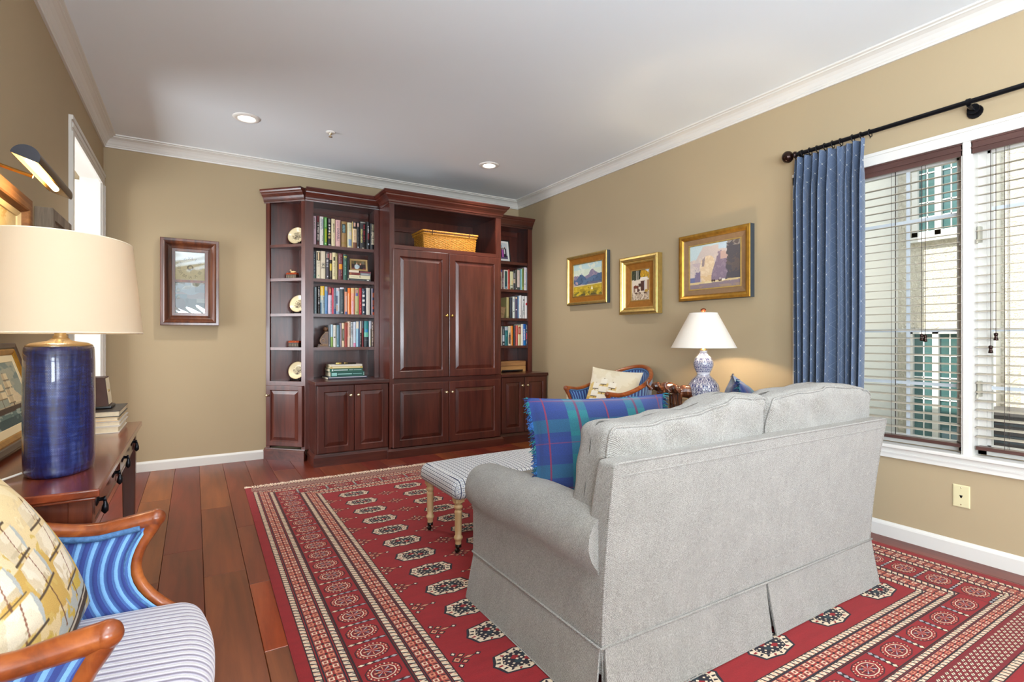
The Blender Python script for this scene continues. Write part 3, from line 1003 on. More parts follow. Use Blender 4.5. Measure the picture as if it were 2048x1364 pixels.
# ---- bookcases with base cabinets
def hutch(name, label, x0, x1, knobs, stL, stR, endpanel):
    T = thing(name, label, 'bookcase', ((x0 + x1) / 2, 5.05, 0))
    b0, b1 = endpanel
    def bx(nm, *a, mat=CHERRY):
        q = MB(); q.box(*a); return q.build(nm, mat, T, world=True)
    bx('side_panel', x0 + 0.004, YH + 0.018, CT, x0 + 0.022, yb, ZT - 0.02)
    bx('side_panel', x1 - 0.022, YH + 0.018, CT, x1 - 0.004, yb, ZT - 0.02)
    bx('back_panel', x0 + 0.022, yb - 0.012, CT, x1 - 0.022, yb, ZT - 0.02)
    bx('stile', x0, YH, PL if x0 < 1 else CT, x0 + stL, YH + 0.018, ZT - 0.10)
    bx('stile', x1 - stR, YH, CT, x1, YH + 0.018, ZT - 0.10)
    bx('top_rail', x0 + stL, YH, 2.395, x1 - stR, YH + 0.018, ZT - 0.10, mat=CHERRY_H)
    bx('top_panel', x0 + 0.022, YH + 0.018, 2.40, x1 - 0.022, yb - 0.012, 2.42, mat=CHERRY_H)
    bx('back_cleat', x0 + 0.03, yb - 0.03, 2.345, x1 - 0.03, yb - 0.012, 2.40, mat=CHERRY_H)
    for z in SH:
        shelf(T, x0 + 0.023, x1 - 0.023, YH + 0.020, yb - 0.013, z)
    q = MB(); q.sweep([(o, h + ZT) for o, h in CROWN_C], [(x0 if x0 < 1 else x0 + 0.002, YH), (x1, YH)]); q.build('crown_moulding', CHERRY_H, T, world=True)
    # base cabinet
    bx('carcass', b0 + 0.002, YD + 0.021, 0.02, b1 - 0.002, yb, CT - 0.03)
    bx('face_frame', b0, YD, PL, b1, YD + 0.021, CT - 0.03)
    q = MB(); q.box(b0 - (0.012 if x0 < 1 else 0), YD - 0.040, CT - 0.030, b1, yb, CT)
    q.box(b0 - (0.004 if x0 < 1 else 0), YD - 0.026, CT - 0.036, b1, YD + 0.01, CT - 0.030)
    c = q.build('counter', CHERRY_H, T, world=True); bevel(c, 0.006, 3)
    q = MB()
    q.sweep(PLINTH, ([(b0, YH), (b0, YD), (b1, YD)] if x0 < 1 else [(b0, YD), (b1, YD)])); q.build('plinth', CHERRY_H, T, world=True)
    mid = (b0 + 0.012 + b1 - (0.0 if x0 < 1 else 0.012)) / 2
    L0, L1 = b0 + 0.014, b1 - 0.004
    panel_door(T, L0, mid - 0.002, PL + 0.008, CT - 0.038, YD - 0.0195, (mid - 0.002 - L0) / 2 - knobs, 0.615)
    panel_door(T, mid + 0.002, L1, PL + 0.008, CT - 0.038, YD - 0.0195, -((L1 - mid - 0.002) / 2 - knobs), 0.615)
    return T
wide = hutch('wide_bookcase', 'wide cherry bookcase over a two door base, packed with books', 0.868, 1.553, 0.032, 0.073, 0.043, (0.905, 1.553))
narrow = hutch('narrow_bookcase', 'narrow cherry bookcase over a two door base beside the painting wall', 2.762, 3.366, 0.032, 0.03, 0.056, (2.762, 3.366))

# ---- media cabinet in the middle
mc = thing('media_cabinet', 'tall deep cherry media cabinet with four raised panel doors and open niche', 'cabinet', (2.157, 5.0, 0))
X0, X1, YC = 1.556, 2.759, 4.738
def bx(nm, *a, mat=CHERRY):
    q = MB(); q.box(*a); return q.build(nm, mat, mc, world=True)
bx('side_panel', X0, YC + 0.02, 0.02, X0 + 0.02, yb, ZT - 0.02)
bx('side_panel', X1 - 0.02, YC + 0.02, 0.02, X1, yb, ZT - 0.02)
bx('back_panel', X0 + 0.02, yb - 0.012, 0.02, X1 - 0.02, yb, ZT - 0.02)
bx('stile', X0, YC, PL, X0 + 0.046, YC + 0.02, ZT - 0.10)
bx('stile', X1 - 0.060, YC, PL, X1, YC + 0.02, ZT - 0.10)
bx('top_rail', X0 + 0.046, YC, 2.385, X1 - 0.06, YC + 0.02, ZT - 0.10, mat=CHERRY_H)
bx('niche_rail', X0 + 0.046, YC, 1.972, X1 - 0.06, YC + 0.02, 2.008, mat=CHERRY_H)
bx('middle_rail', X0 + 0.046, YC + 0.001, 0.70, X1 - 0.06, YC + 0.02, 0.742, mat=CHERRY_H)
bx('niche_floor', X0 + 0.02, YC + 0.02, 1.985, X1 - 0.02, yb - 0.012, 2.006, mat=CHERRY_H)
bx('niche_top', X0 + 0.02, YC + 0.02, 2.40, X1 - 0.02, yb - 0.012, 2.42, mat=CHERRY_H)
bx('back_cleat', X0 + 0.03, yb - 0.04, 2.26, X1 - 0.03, yb - 0.012, 2.31, mat=CHERRY_H)
bx('inner_box', X0 + 0.02, YC + 0.021, 0.10, X1 - 0.02, YC + 0.03, 1.985)
DX0, DXm, DX1 = 1.583, 2.153, 2.738
panel_door(mc, DX0, DXm - 0.002, 0.748, 1.966, YC - 0.019, (DXm - DX0) / 2 - 0.028, 1.349, fr=0.075, kmat=BRASS)
panel_door(mc, DXm + 0.002, DX1, 0.748, 1.966, YC - 0.019, -((DX1 - DXm) / 2 - 0.028), 1.349, fr=0.075, kmat=BRASS)
panel_door(mc, DX0, DXm - 0.002, 0.098, 0.700, YC - 0.019, (DXm - DX0) / 2 - 0.030, 0.595, fr=0.075)
panel_door(mc, DXm + 0.002, DX1, 0.098, 0.700, YC - 0.019, -((DX1 - DXm) / 2 - 0.030), 0.595, fr=0.075)
PLC = [(o, h * 0.88) for o, h in PLINTH]
q = MB(); q.sweep(PLC, [(X0, YC + 0.10), (X0, YC), (X1, YC), (X1, YC + 0.10)]); q.build('plinth', CHERRY_H, mc, world=True)
q = MB(); q.sweep([(o, h + ZT) for o, h in CROWN_C], [(X0, YH - 0.06), (X0, YC), (X1, YC), (X1, YH - 0.06)]); q.build('crown_moulding', CHERRY_H, mc, world=True)

# ------------------------------------------------------------------ books
TITLE_M = {}
def ink(c):
    if c not in TITLE_M:
        TITLE_M[c] = plain('lettering_%d_%d_%d' % c, c, 0.5, 0)
    return TITLE_M[c]

def book(x0, x1, z0, z1, y, label, group, base, marks=(), depth=0.17, seed=0, title=None, tilt=0.0):
    """upright book, spine towards the room. marks: (u0,u1,v0,v1,colour) on the spine, or ('txt',u0,u1,v0,v1,colour)"""
    w, h = x1 - x0, z1 - z0
    T = thing('book', label, 'book', ((x0 + x1) / 2, y, z0), 0, group)
    r = random.Random(seed)
    c = lin(base)
    m = MB()
    t = min(0.0022, w * 0.12)
    hw = w / 2
    rs = min(0.004, w * 0.25)
    # rounded spine
    n = 5
    prof = [(-hw + w * k / n, -rs * math.sin(math.pi * k / n)) for k in range(n + 1)]
    poly = prof + [(hw, t * 1.5), (-hw, t * 1.5)]
    m.prism([(p[0], p[1] + rs) for p in poly], 0, h, 'z', col=c)
    m.box(-hw, rs, 0, -hw + t, depth, h, col=c); m.box(hw - t, rs, 0, hw, depth, h, col=c)
    def sp(u):
        k = u * n
        i = min(n - 1, int(k)); f = k - i
        return prof[i][0] + (prof[i + 1][0] - prof[i][0]) * f, prof[i][1] + (prof[i + 1][1] - prof[i][1]) * f + rs
    def patch(u0, u1, v0, v1, col, e):
        us = [u0] + [k / n for k in range(1, n) if u0 < k / n < u1] + [u1]
        for a, b in zip(us[:-1], us[1:]):
            pa, pb = sp(a), sp(b)
            m.quad((pa[0], pa[1] - e, v0 * h), (pb[0], pb[1] - e, v0 * h), (pb[0], pb[1] - e, v1 * h), (pa[0], pa[1] - e, v1 * h), col=lin(col))
    e = 0.00025
    for q in marks:
        if q[0] == 'txt':                            # line of small lettering running up the spine
            _, u0, u1, v0, v1, col = q
            nn = max(5, int((v1 - v0) * h / 0.0075))
            for k in range(nn):
                if r.random() < 0.14:
                    continue
                a = v0 + (v1 - v0) * k / nn; b = a + (v1 - v0) / nn * r.uniform(0.45, 0.8)
                s = r.uniform(0, 0.3) * (u1 - u0)
                patch(u0 + s * r.random(), u1 - s * r.random(), a, b, col, e + 0.0003)
        else:
            patch(q[0], q[1], q[2], q[3], q[4], e)
            e += 0.00005
    cov = m.build('cover', PRINT, T)
    m = MB(); m.box(-hw + t, rs + t, 0.003, hw - t, depth - 0.004, h - 0.003); m.build('pages', PAPER, T)
    if title:
        body, size, col, vpos, sq = title
        M = Matrix.Translation((0.0, -0.0012, h * vpos)) @ Matrix.Rotation(R(90), 4, 'X') @ Matrix.Rotation(R(-90), 4, 'Z')
        text_mesh('title', body, size, ink(col), T, M, squeeze=sq)
    if tilt:
        T.rotation_euler = (0, tilt, 0)
    return T

def flat_book(x0, x1, z0, z1, y0, y1, label, group, base, page=(224, 212, 184), marks=(), rot=0.0, spine='y'):
    """book lying flat with its spine to the room"""
    T = thing('book', label, 'book', ((x0 + x1) / 2, (y0 + y1) / 2, z0), rot, group)
    w, d, h = x1 - x0, y1 - y0, z1 - z0
    c = lin(base)
    t = min(0.0028, h * 0.16)
    m = MB()
    m.box(-w / 2, -d / 2, 0, w / 2, d / 2, t, col=c); m.box(-w / 2, -d / 2, h - t, w / 2, d / 2, h, col=c)
    if spine == 'y':
        m.box(-w / 2, -d / 2 - 0.002, 0, w / 2, -d / 2 + t, h, col=c)
        for (u0, u1, v0, v1, col) in marks:
            m.box(-w / 2 + w * u0, -d / 2 - 0.0026, h * v0, -w / 2 + w * u1, -d / 2 - 0.002, h * v1, col=lin(col))
    elif spine == '-x':
        m.box(-w / 2 - 0.002, -d / 2, 0, -w / 2 + t, d / 2, h, col=c)
    m.build('cover', PRINT, T)
    m = MB(); m.box(-w / 2 + 0.003, -d / 2 + 0.003, t, w / 2 - 0.004, d / 2 - 0.004, h - t)
    m.build('pages', plain('pages_%d_%d_%d' % tuple(page), page, 0.8, 0.06, 80), T)
    return T

K = (24, 22, 26); CR = (226, 214, 182); WH = (232, 230, 226)
W1 = [  # topmost shelf of the wide bookcase: px left, px right, px top, cover, what the spine shows, marks
 (627.3, 632.6, 432, (196, 166, 178), 'mauve book with faint green lettering', [('txt', .1, .6, .55, .95, (110, 120, 100))]),
 (634, 638.8, 432, (32, 18, 18), 'black book with maroon head and white lettering', [(.05, .95, .80, 1, (106, 30, 36)), ('txt', .25, .75, .16, .78, (230, 220, 210)), (.05, .95, 0, .12, (80, 26, 26))]),
 (639.6, 647, 433, (230, 228, 222), 'white book with grey lettering', [('txt', .25, .55, .55, .95, (120, 130, 140)), ('txt', .6, .8, .15, .35, (110, 140, 130)), (.6, .95, .58, .92, (170, 180, 190))]),
 (648, 654.3, 434, (62, 134, 52), 'bright green book with lime label', [(.3, .9, .12, .60, (160, 176, 24)), (.3, .8, .64, .96, (140, 190, 120)), (.3, .7, .04, .1, (170, 216, 140))]),
 (656, 662.3, 436, K, 'black book with white script and tan lettering', [('txt', .2, .8, .50, .78, WH), ('txt', .1, .9, .24, .48, (206, 182, 110)), (.2, .8, .84, .97, (120, 116, 124)), (.2, .9, .03, .06, (200, 200, 200))]),
 (663, 670.2, 437.6, (228, 214, 172), 'cream book with short dark title', [('txt', .45, .85, .50, .84, (60, 52, 40)), ('txt', .45, .6, .1, .4, (190, 176, 140))]),
 (671, 680.8, 440, (222, 178, 172), 'pink book titled in large grey capitals', [(.02, .06, 0, 1, (180, 130, 120)), ('txt', .22, .36, .2, .55, (196, 120, 120)), ('txt', .3, .5, .76, .96, (190, 130, 150))]),
 (683, 693.5, 443, (158, 122, 68), 'tan book with black title block', [(.12, .80, .55, .90, (24, 44, 46)), ('txt', .2, .72, .58, .87, (130, 170, 170)), (.0, 1, .12, .2, (150, 120, 50))]),
 (695, 703.8, 445, (224, 216, 176), 'cream book with pale blue picture low on its spine', [(.25, .95, .08, .34, (142, 166, 192)), (.4, .9, .5, .64, (222, 210, 206)), ('txt', .3, .9, .66, .95, (190, 196, 170))]),
 (704.4, 713.6, 443.5, (128, 84, 60), 'brown biography with portrait head and cream label', [(0, .16, 0, 1, (206, 176, 100)), (.16, 1, .74, 1, (26, 20, 24)), (.35, .75, .82, .97, (214, 170, 150)), (.16, .98, .22, .74, (230, 206, 168)), ('txt', .4, .75, .3, .7, (190, 150, 110))]),
 (714, 719.2, 444, (38, 40, 44), 'charcoal biography with small portrait head', [(.15, .8, .82, .96, (200, 160, 146)), ('txt', .35, .65, .2, .75, (90, 92, 96)), (.3, .7, .02, .07, (220, 220, 220))]),
 (720, 732, 443, (22, 18, 16), 'thick black book with yellow and crimson lettering', [('txt', .12, .42, .22, .76, (206, 196, 120)), ('txt', .55, .85, .28, .90, (160, 30, 50)), (.1, .9, .94, .98, (150, 146, 136)), (.35, .65, .01, .05, (180, 170, 150))]),
 (733, 739.6, 444, (20, 20, 24), 'black book with short white title and red figure', [('txt', .35, .75, .60, .86, (206, 200, 200)), (.3, .8, .36, .58, (120, 40, 44)), (.4, .8, .16, .22, (170, 180, 186))]),
 (740.8, 748.8, 447, (20, 18, 20), 'black book with tall ivory capitals', [('txt', .25, .95, .17, .70, (232, 216, 186)), ('txt', .3, .95, .74, .98, (200, 186, 150))]),
]
W2 = [
 (626, 632.2, 503, (38, 48, 58), 'dark slate book with grey script', [('txt', .3, .6, .5, .9, (120, 130, 136)), ('txt', .3, .7, .1, .45, (110, 124, 130)), (0, 1, 0, .14, (34, 80, 72))]),
 (633, 641.2, 502, (226, 216, 190), 'cream biography with standing figure in a dark picture', [(.1, .95, .66, .96, (60, 50, 34)), (.35, .7, .68, .95, (222, 196, 150)), ('txt', .25, .8, .4, .62, (196, 186, 160)), (.45, .6, .08, .14, (120, 150, 110))]),
 (641.8, 651, 502, (224, 214, 188), 'cream book titled in tall black capitals', [(0, .08, 0, 1, (170, 160, 136))]),
 (652, 658.2, 504, (72, 68, 76), 'grey book with white lettering and white dot', [('txt', .15, .75, .42, .72, (196, 200, 204)), (.15, .4, .78, .94, (190, 180, 160)), (.55, .9, .78, .94, (196, 120, 120)), (.4, .65, .07, .12, (230, 230, 240))]),
 (659, 664.2, 506, (44, 36, 30), 'dark book showing a yellow tulip', [(.1, .95, .74, 1, (206, 164, 144)), (.15, .85, .33, .60, (216, 190, 74)), (.4, .6, .1, .33, (150, 140, 120))]),
 (664.8, 671.8, 505, (230, 218, 170), 'pale cream book with small dark photograph', [(.3, .85, .70, .84, (70, 66, 48)), ('txt', .4, .65, .12, .66, (90, 84, 70))]),
 (672.2, 675.4, 507, (140, 132, 84), 'slim olive book', [(.1, .5, 0, .9, (186, 176, 130))]),
 (676, 685.8, 507, (92, 30, 38), 'maroon book with round orange emblem', [(.2, .85, .40, .60, (232, 150, 24)), ('txt', .25, .4, .66, .95, (200, 150, 150)), ('txt', .55, .7, .62, .96, (200, 150, 150)), ('txt', .3, .45, .14, .38, (150, 90, 150)), ('txt', .6, .75, .14, .38, (210, 150, 140))]),
 (686.4, 694.2, 509, (42, 88, 74), 'dark green book with light lettering and yellow stroke', [('txt', .4, .65, .2, .75, (150, 190, 176)), (.2, .95, .88, .93, (206, 196, 90)), (.3, .8, .82, .86, (130, 140, 90))]),
 (695, 698.0, 511, (30, 30, 34), 'thin black book beside the framed snapshot', [(.3, .7, .02, .08, (230, 226, 214)), ('txt', .3, .6, .3, .8, (80, 84, 88))]),
]
W3 = [
 (625.6, 628.2, 573, (28, 36, 44), 'thin midnight blue book ', []),
 (628.8, 633.4, 574, (150, 166, 170), 'pale grey blue book', [('txt', .35, .65, .1, .85, (110, 130, 136)), (.05, .2, 0, 1, (60, 84, 80))]),
 (635.2, 640.2, 572, (22, 20, 22), 'black book with white lettering and grey emblem', [('txt', .25, .8, .48, .97, (222, 220, 216)), (.2, .8, .34, .44, (150, 150, 150)), ('txt', .3, .7, .04, .3, (130, 130, 130))]),
 (641, 649.2, 572, (176, 196, 200), 'pale blue book with bright yellow head', [(0, 1, .66, 1, (226, 184, 44)), (.3, .5, .5, .95, (240, 226, 160)), ('txt', .65, .95, .2, .6, (120, 140, 146)), (0, .3, 0, .4, (70, 110, 140))]),
 (650, 655.6, 573, (104, 150, 196), 'sky blue book with pale tip', [(.2, .6, .86, 1, (200, 200, 204)), (.7, .95, .82, .98, (206, 180, 110)), (.3, .8, 0, .12, (70, 120, 190))]),
 (656.4, 663.6, 574, (214, 200, 220), 'lilac book with crimson picture at its head', [(0, 1, .70, 1, (130, 44, 56)), (.4, .75, .78, .94, (216, 160, 110)), ('txt', .7, .9, .08, .5, (110, 116, 130))]),
 (664, 668, 576, (200, 60, 82), 'slim rose red book', [(.5, .8, 0, .95, (226, 140, 160))]),
 (668.2, 671.8, 576, (110, 132, 150), 'slim steel blue book', [('txt', .4, .7, .2, .8, (160, 180, 190)), (0, 1, 0, .2, (60, 90, 140))]),
 (672.2, 679.2, 576, (150, 170, 190), 'pale blue book with mottled picture', [(.5, 1, .1, .88, (206, 220, 228)), (.0, .5, .4, .7, (70, 84, 110)), (.1, .4, .12, .35, (176, 140, 110)), (.1, .9, .88, 1, (196, 186, 190))]),
 (680, 688, 575, (54, 68, 74), 'dark slate book with white head band', [(0, 1, .94, 1, (214, 216, 230)), ('txt', .4, .6, .15, .8, (110, 124, 128)), (.4, .6, .04, .09, (230, 230, 230))]),
 (689, 695.4, 576, (226, 150, 116), 'peach book with dark teal head and blue foot', [(.1, .9, .86, 1, (34, 60, 64)), (.45, .75, .1, .7, (222, 190, 180)), (.2, .9, 0, .10, (84, 96, 160))]),
 (696, 701.6, 576, (240, 116, 20), 'vivid orange book', [(.0, .35, 0, .8, (246, 176, 130)), ('txt', .45, .6, .2, .7, (200, 90, 30))]),
 (702.2, 709.6, 576, (232, 164, 138), 'salmon pink book with yellow head', [(0, 1, .80, 1, (226, 186, 130)), (.2, .6, 0, .5, (222, 176, 190)), ('txt', .4, .6, .1, .7, (214, 130, 120)), (.85, 1, 0, 1, (214, 96, 60))]),
 (710.2, 718, 576, (184, 178, 120), 'olive book with small portrait at its head', [(.15, .8, .70, .95, (160, 110, 90)), (.4, .7, .82, .93, (226, 170, 150)), (.2, .7, .70, .80, (84, 96, 170)), (.4, .6, .06, .12, (70, 70, 50))]),
 (718.4, 723.4, 576, (180, 28, 40), 'scarlet book with coral lettering', [('txt', .35, .7, .08, .48, (240, 130, 110))]),
 (724, 732.2, 577, (26, 42, 60), 'navy book with a column of white squares', [(.15, .7, .68, .76, (226, 226, 220)), (.15, .7, .50, .58, (220, 220, 216)), (.15, .7, .34, .42, (226, 220, 216)), (.1, .75, .88, .9, (150, 160, 170)), (.3, .55, .07, .13, (230, 230, 230)), (.25, .6, .82, .86, (150, 160, 176))]),
 (732.8, 741.6, 576, (204, 196, 182), 'plain oatmeal book', [('txt', .35, .6, .15, .9, (188, 176, 164)), (.85, 1, 0, 1, (60, 70, 60))]),
 (743, 748.8, 577, (40, 38, 66), 'navy book with orange blocks and pale edge', [(0, .22, 0, 1, (186, 176, 190)), (.35, 1, .66, .84, (170, 84, 50)), (.35, 1, .36, .56, (150, 70, 50)), (.35, 1, .22, .32, (196, 76, 40)), (.35, 1, 0, .1, (200, 80, 40))]),
]
W4 = [
 (657.4, 660.2, 650, (130, 134, 140), 'slim grey book next to the scroll bookend', [(.3, .7, .04, .12, (220, 220, 220))]),
 (661.4, 666, 649, (176, 206, 222), 'pale blue and leaf green book', [(0, 1, 0, .45, (140, 172, 92)), ('txt', .35, .65, .5, .9, (200, 226, 236))]),
 (666.6, 672, 650, (226, 224, 214), 'white book with small black mark', [(.2, .8, .42, .47, (30, 30, 30)), ('txt', .4, .6, .5, .9, (190, 190, 170))]),
 (672.8, 679.4, 650, (92, 134, 150), 'dusty teal book', [(.3, .55, .4, .85, (130, 146, 176)), (.35, .6, .04, .1, (200, 230, 240)), (0, .15, 0, 1, (130, 150, 140))]),
 (680, 682.8, 646, (190, 176, 196), 'thin lilac book', [(0, .3, 0, 1, (40, 36, 60))]),
 (684, 689, 646, (230, 206, 170), 'ivory book with dark plant picture', [(.1, .75, .26, .76, (64, 64, 40)), (.45, .8, .36, .70, (130, 136, 136))]),
 (689.6, 694.8, 645, (158, 62, 56), 'brick red book', [(0, 1, .84, 1, (150, 66, 40))]),
 (695.2, 701.4, 643, (234, 204, 180), 'peach book with black lettering', [('txt', .6, .9, .45, .97, (60, 56, 56)), (0, .3, .4, .95, (226, 160, 136)), (.7, 1, 0, .35, (170, 166, 160))]),
 (701.8, 706.2, 644, (176, 182, 184), 'grey mottled book', [('txt', .1, .8, .5, .95, (110, 120, 130)), (.2, .8, 0, .4, (196, 206, 200))]),
 (706.8, 712, 644, (214, 222, 236), 'icy blue book with pink foot', [(.1, .95, 0, .16, (226, 140, 176)), ('txt', .35, .65, .2, .9, (170, 190, 204))]),
 (712.6, 717.8, 643, (160, 206, 226), 'light blue book with cream head', [(0, 1, .72, 1, (236, 226, 206)), (.75, 1, 0, .72, (90, 120, 160))]),
 (718.2, 719.8, 642, (80, 110, 150), 'very thin blue book', []),
 (720.2, 723.4, 642, (196, 190, 180), 'stone book with black lower half', [(0, 1, 0, .54, (24, 22, 24)), ('txt', .1, .6, .1, .5, (150, 150, 150))]),
 (724.4, 727.2, 642, (140, 60, 64), 'slim dark red book with grey head', [(0, 1, .72, 1, (120, 120, 130))]),
 (728.6, 737, 642, (26, 40, 46), 'teal sunset covered book with dark foot', [(0, 1, .38, 1, (40, 140, 140)), (.2, .8, .56, .68, (40, 140, 200)), (0, 1, .38, .56, (110, 196, 170)), (.1, .9, .24, .27, (90, 90, 100))]),
 (738, 743.2, 642, (190, 196, 206), 'silver grey book with ivory ornament', [(.2, .8, .04, .28, (214, 206, 176)), (.6, .95, 0, .7, (110, 104, 70))]),
 (743.8, 748.8, 642, (84, 60, 54), 'brown book with cream specks', [('txt', .1, .4, .05, .95, (200, 180, 160)), ('txt', .6, .9, .2, .9, (180, 160, 146))]),
]
N1 = [
 (997.8, 999.6, 540, (26, 24, 30), 'thin black book', []),
 (999.8, 1003.8, 539, (222, 212, 186), 'cream book with royal blue head', [(0, 1, .88, 1, (50, 70, 160)), (0, .7, .42, .66, (96, 104, 120))]),
 (1004.4, 1007.2, 540, (92, 30, 32), 'slim maroon book with white lettering', [('txt', .3, .8, .1, .6, (230, 220, 216))]),
 (1007.6, 1015.8, 540, (230, 218, 204), 'white bordered book with teal panel', [(.2, .8, .04, .94, (24, 70, 84)), (.2, .8, .4, .94, (44, 84, 76)), (.4, .65, .07, .14, (170, 206, 226))]),
 (1016.2, 1020, 539, (190, 54, 40), 'red book with orange foot', [(0, 1, 0, .3, (206, 84, 50))]),
 (1020.4, 1026.6, 543, (208, 204, 160), 'pale sage book with lion picture', [(.1, .9, 0, .24, (96, 96, 70)), (.15, .85, .1, .2, (200, 196, 180)), (.4, .9, .3, .5, (220, 196, 140))]),
 (1027, 1031, 541, (30, 28, 28), 'black book with grey photograph', [(.2, .9, .6, .86, (130, 124, 130)), (.1, .95, .34, .56, (190, 166, 144)), ('txt', .2, .8, .05, .3, (90, 90, 96))]),
 (1031.4, 1034.6, 540, (48, 44, 28), 'dark olive book', [(.3, .7, .04, .09, (220, 230, 200))]),
 (1035, 1040, 540, (212, 190, 180), 'blush book with mottled spine', [('txt', .4, .7, .2, .9, (170, 150, 146)), (0, 1, 0, .14, (60, 60, 60))]),
 (1042, 1044, 538, (150, 206, 204), 'thin aqua book', []),
 (1044.4, 1048, 537, (106, 122, 44), 'moss green book', [(.3, .7, .04, .16, (180, 180, 80))]),
 (1048.4, 1055, 535, (226, 216, 216), 'white book with pale blue edge', [(.6, .9, 0, .8, (176, 196, 210)), (.1, .5, .26, .29, (120, 110, 120)), ('txt', .2, .5, .1, .9, (200, 196, 200))]),
]
N2 = [
 (1013.4, 1019.2, 594.5, (188, 172, 112), 'khaki book next to the square planter', [(.4, .6, .02, .07, (60, 50, 40)), (.7, 1, 0, 1, (150, 130, 100))]),
 (1021, 1024.6, 595, (40, 40, 50), 'charcoal book', [('txt', .2, .5, .3, .9, (80, 80, 90))]),
 (1025.6, 1030, 593.5, (220, 224, 214), 'white book with tiny black seal', [(.3, .7, .30, .34, (20, 20, 20)), ('txt', .3, .7, .75, .95, (60, 90, 150)), ('txt', .4, .6, .4, .7, (180, 190, 196))]),
 (1031, 1034.4, 594, (70, 56, 84), 'plum book with white emblem', [(.2, .9, .38, .43, (230, 220, 230)), (.1, .9, .92, 1, (230, 200, 150))]),
 (1034.6, 1038.4, 592, (24, 54, 96), 'navy book with light blue edge', [(.4, .7, 0, 1, (150, 190, 226)), (.7, 1, .2, .6, (120, 80, 60))]),
 (1038.8, 1043.6, 591, (232, 228, 226), 'plain white book with grey seal', [(.4, .7, .08, .13, (110, 120, 130)), ('txt', .3, .5, .3, .9, (206, 210, 206))]),
 (1044.6, 1049.6, 592, (214, 214, 212), 'white book with black and grey plant print', [(.4, .8, .78, .86, (30, 30, 34)), ('txt', .3, .9, .15, .75, (130, 140, 140)), (0, .12, 0, .35, (30, 30, 30))]),
 (1050, 1056, 592, (236, 230, 226), 'white book with red disc', []),
]
N3 = [
 (997.6, 999.6, 651, (232, 226, 210), 'thin ivory book', []),
 (1000, 1004.6, 653, (216, 208, 190), 'ivory book with small black dots', [(.4, .6, .93, .96, (40, 40, 40)), (.4, .6, .05, .08, (40, 40, 40))]),
 (1005, 1009.6, 654, (40, 44, 48), 'black book with snowy picture', [(.1, .9, .22, .56, (214, 222, 228)), (.3, .7, .6, .9, (120, 126, 130)), (.3, .8, .05, .12, (220, 220, 220))]),
 (1010, 1016.2, 653, (36, 116, 120), 'teal book with grey label', [(0, 1, .80, .98, (190, 196, 204)), ('txt', .4, .65, .45, .7, (90, 170, 160))]),
 (1016.8, 1021.6, 652, (226, 214, 186), 'cream book with brown goose picture', [(.2, .95, .08, .55, (92, 72, 60)), (.5, .8, .5, .66, (40, 30, 30)), (.1, .4, .3, .4, (200, 120, 80))]),
 (1022, 1026, 651.5, (236, 140, 40), 'tangerine book', [(0, .3, 0, .3, (246, 190, 140))]),
 (1028, 1030.8, 651, (36, 36, 42), 'slim black book', []),
 (1032, 1036, 651, (196, 56, 46), 'tomato red book', [(0, .25, 0, 1, (226, 120, 110))]),
 (1036.2, 1042, 651, (204, 196, 150), 'sage book with red title block', [(.1, .95, .56, .94, (160, 66, 52)), ('txt', .3, .8, .6, .9, (220, 150, 140)), (0, .2, 0, .55, (230, 226, 190))]),
 (1042.4, 1046.6, 648, (230, 224, 206), 'ivory and white striped book', [(.6, .9, 0, 1, (234, 238, 244))]),
 (1047, 1052, 648, (36, 100, 180), 'bright blue book with white capitals', [('txt', .15, .75, .24, .84, (230, 232, 236)), (.2, .9, 0, .2, (20, 120, 190))]),
 (1052.6, 1056, 648, (40, 36, 46), 'black book with red flash', [(0, .9, .28, .58, (216, 70, 80)), ('txt', .1, .8, .62, .95, (180, 180, 190)), ('txt', .1, .8, .02, .25, (160, 160, 170))]),
]
def row(tab, z, y, where, group, seed):
    for i, (a, b, top, base, lab, marks) in enumerate(tab):
        pa, pb = ony(a, 600, y)[0], ony(b, 600, y)[0]
        zt = ony((a + b) / 2, top, y)[2]
        title = None
        if 'large grey capitals' in lab: title = ('DISRAELI', 0.030, (92, 86, 110), .46, 1.0)
        if 'tall black capitals' in lab and 'cream book titled' in lab: title = ('IKE', 0.042, (30, 26, 24), .47, 1.0)
        T = book(pa, pb, z + 0.0005, max(z + 0.1, zt), y + rnd.uniform(-0.003, 0.004), lab + where, group, base, marks, 0.16, seed * 100 + i, title)
        if 'red disc' in lab:
            m = MB(); w = pb - pa; h = max(z + 0.1, zt) - z
            m.lathe([(w * 0.36, 0.0), (w * 0.36, 0.0006)], (w * 0.06, -0.001, h * 0.64), 16, axis='y'); m.build('emblem', ink((206, 52, 62)), T)
    return
row(W1, SH[0], 5.098, ', topmost shelf of wide bookcase', 'books on the topmost wide shelf', 1)
row(W2, SH[1], 5.098, ', second shelf of wide bookcase', 'books on the second wide shelf', 2)
row(W3, SH[2], 5.098, ', third shelf of wide bookcase', 'books on the third wide shelf', 3)
row(W4, SH[3], 5.098, ', lowest shelf of wide bookcase', 'books on the lowest wide shelf', 4)
row(N1, SH[1], 5.100, ', upper book row of narrow bookcase', 'books on the upper narrow shelf', 5)
row(N2, SH[2], 5.100, ', middle book row of narrow bookcase', 'books on the middle narrow shelf', 6)
row(N3, SH[3], 5.100, ', lower book row of narrow bookcase', 'books on the lower narrow shelf', 7)

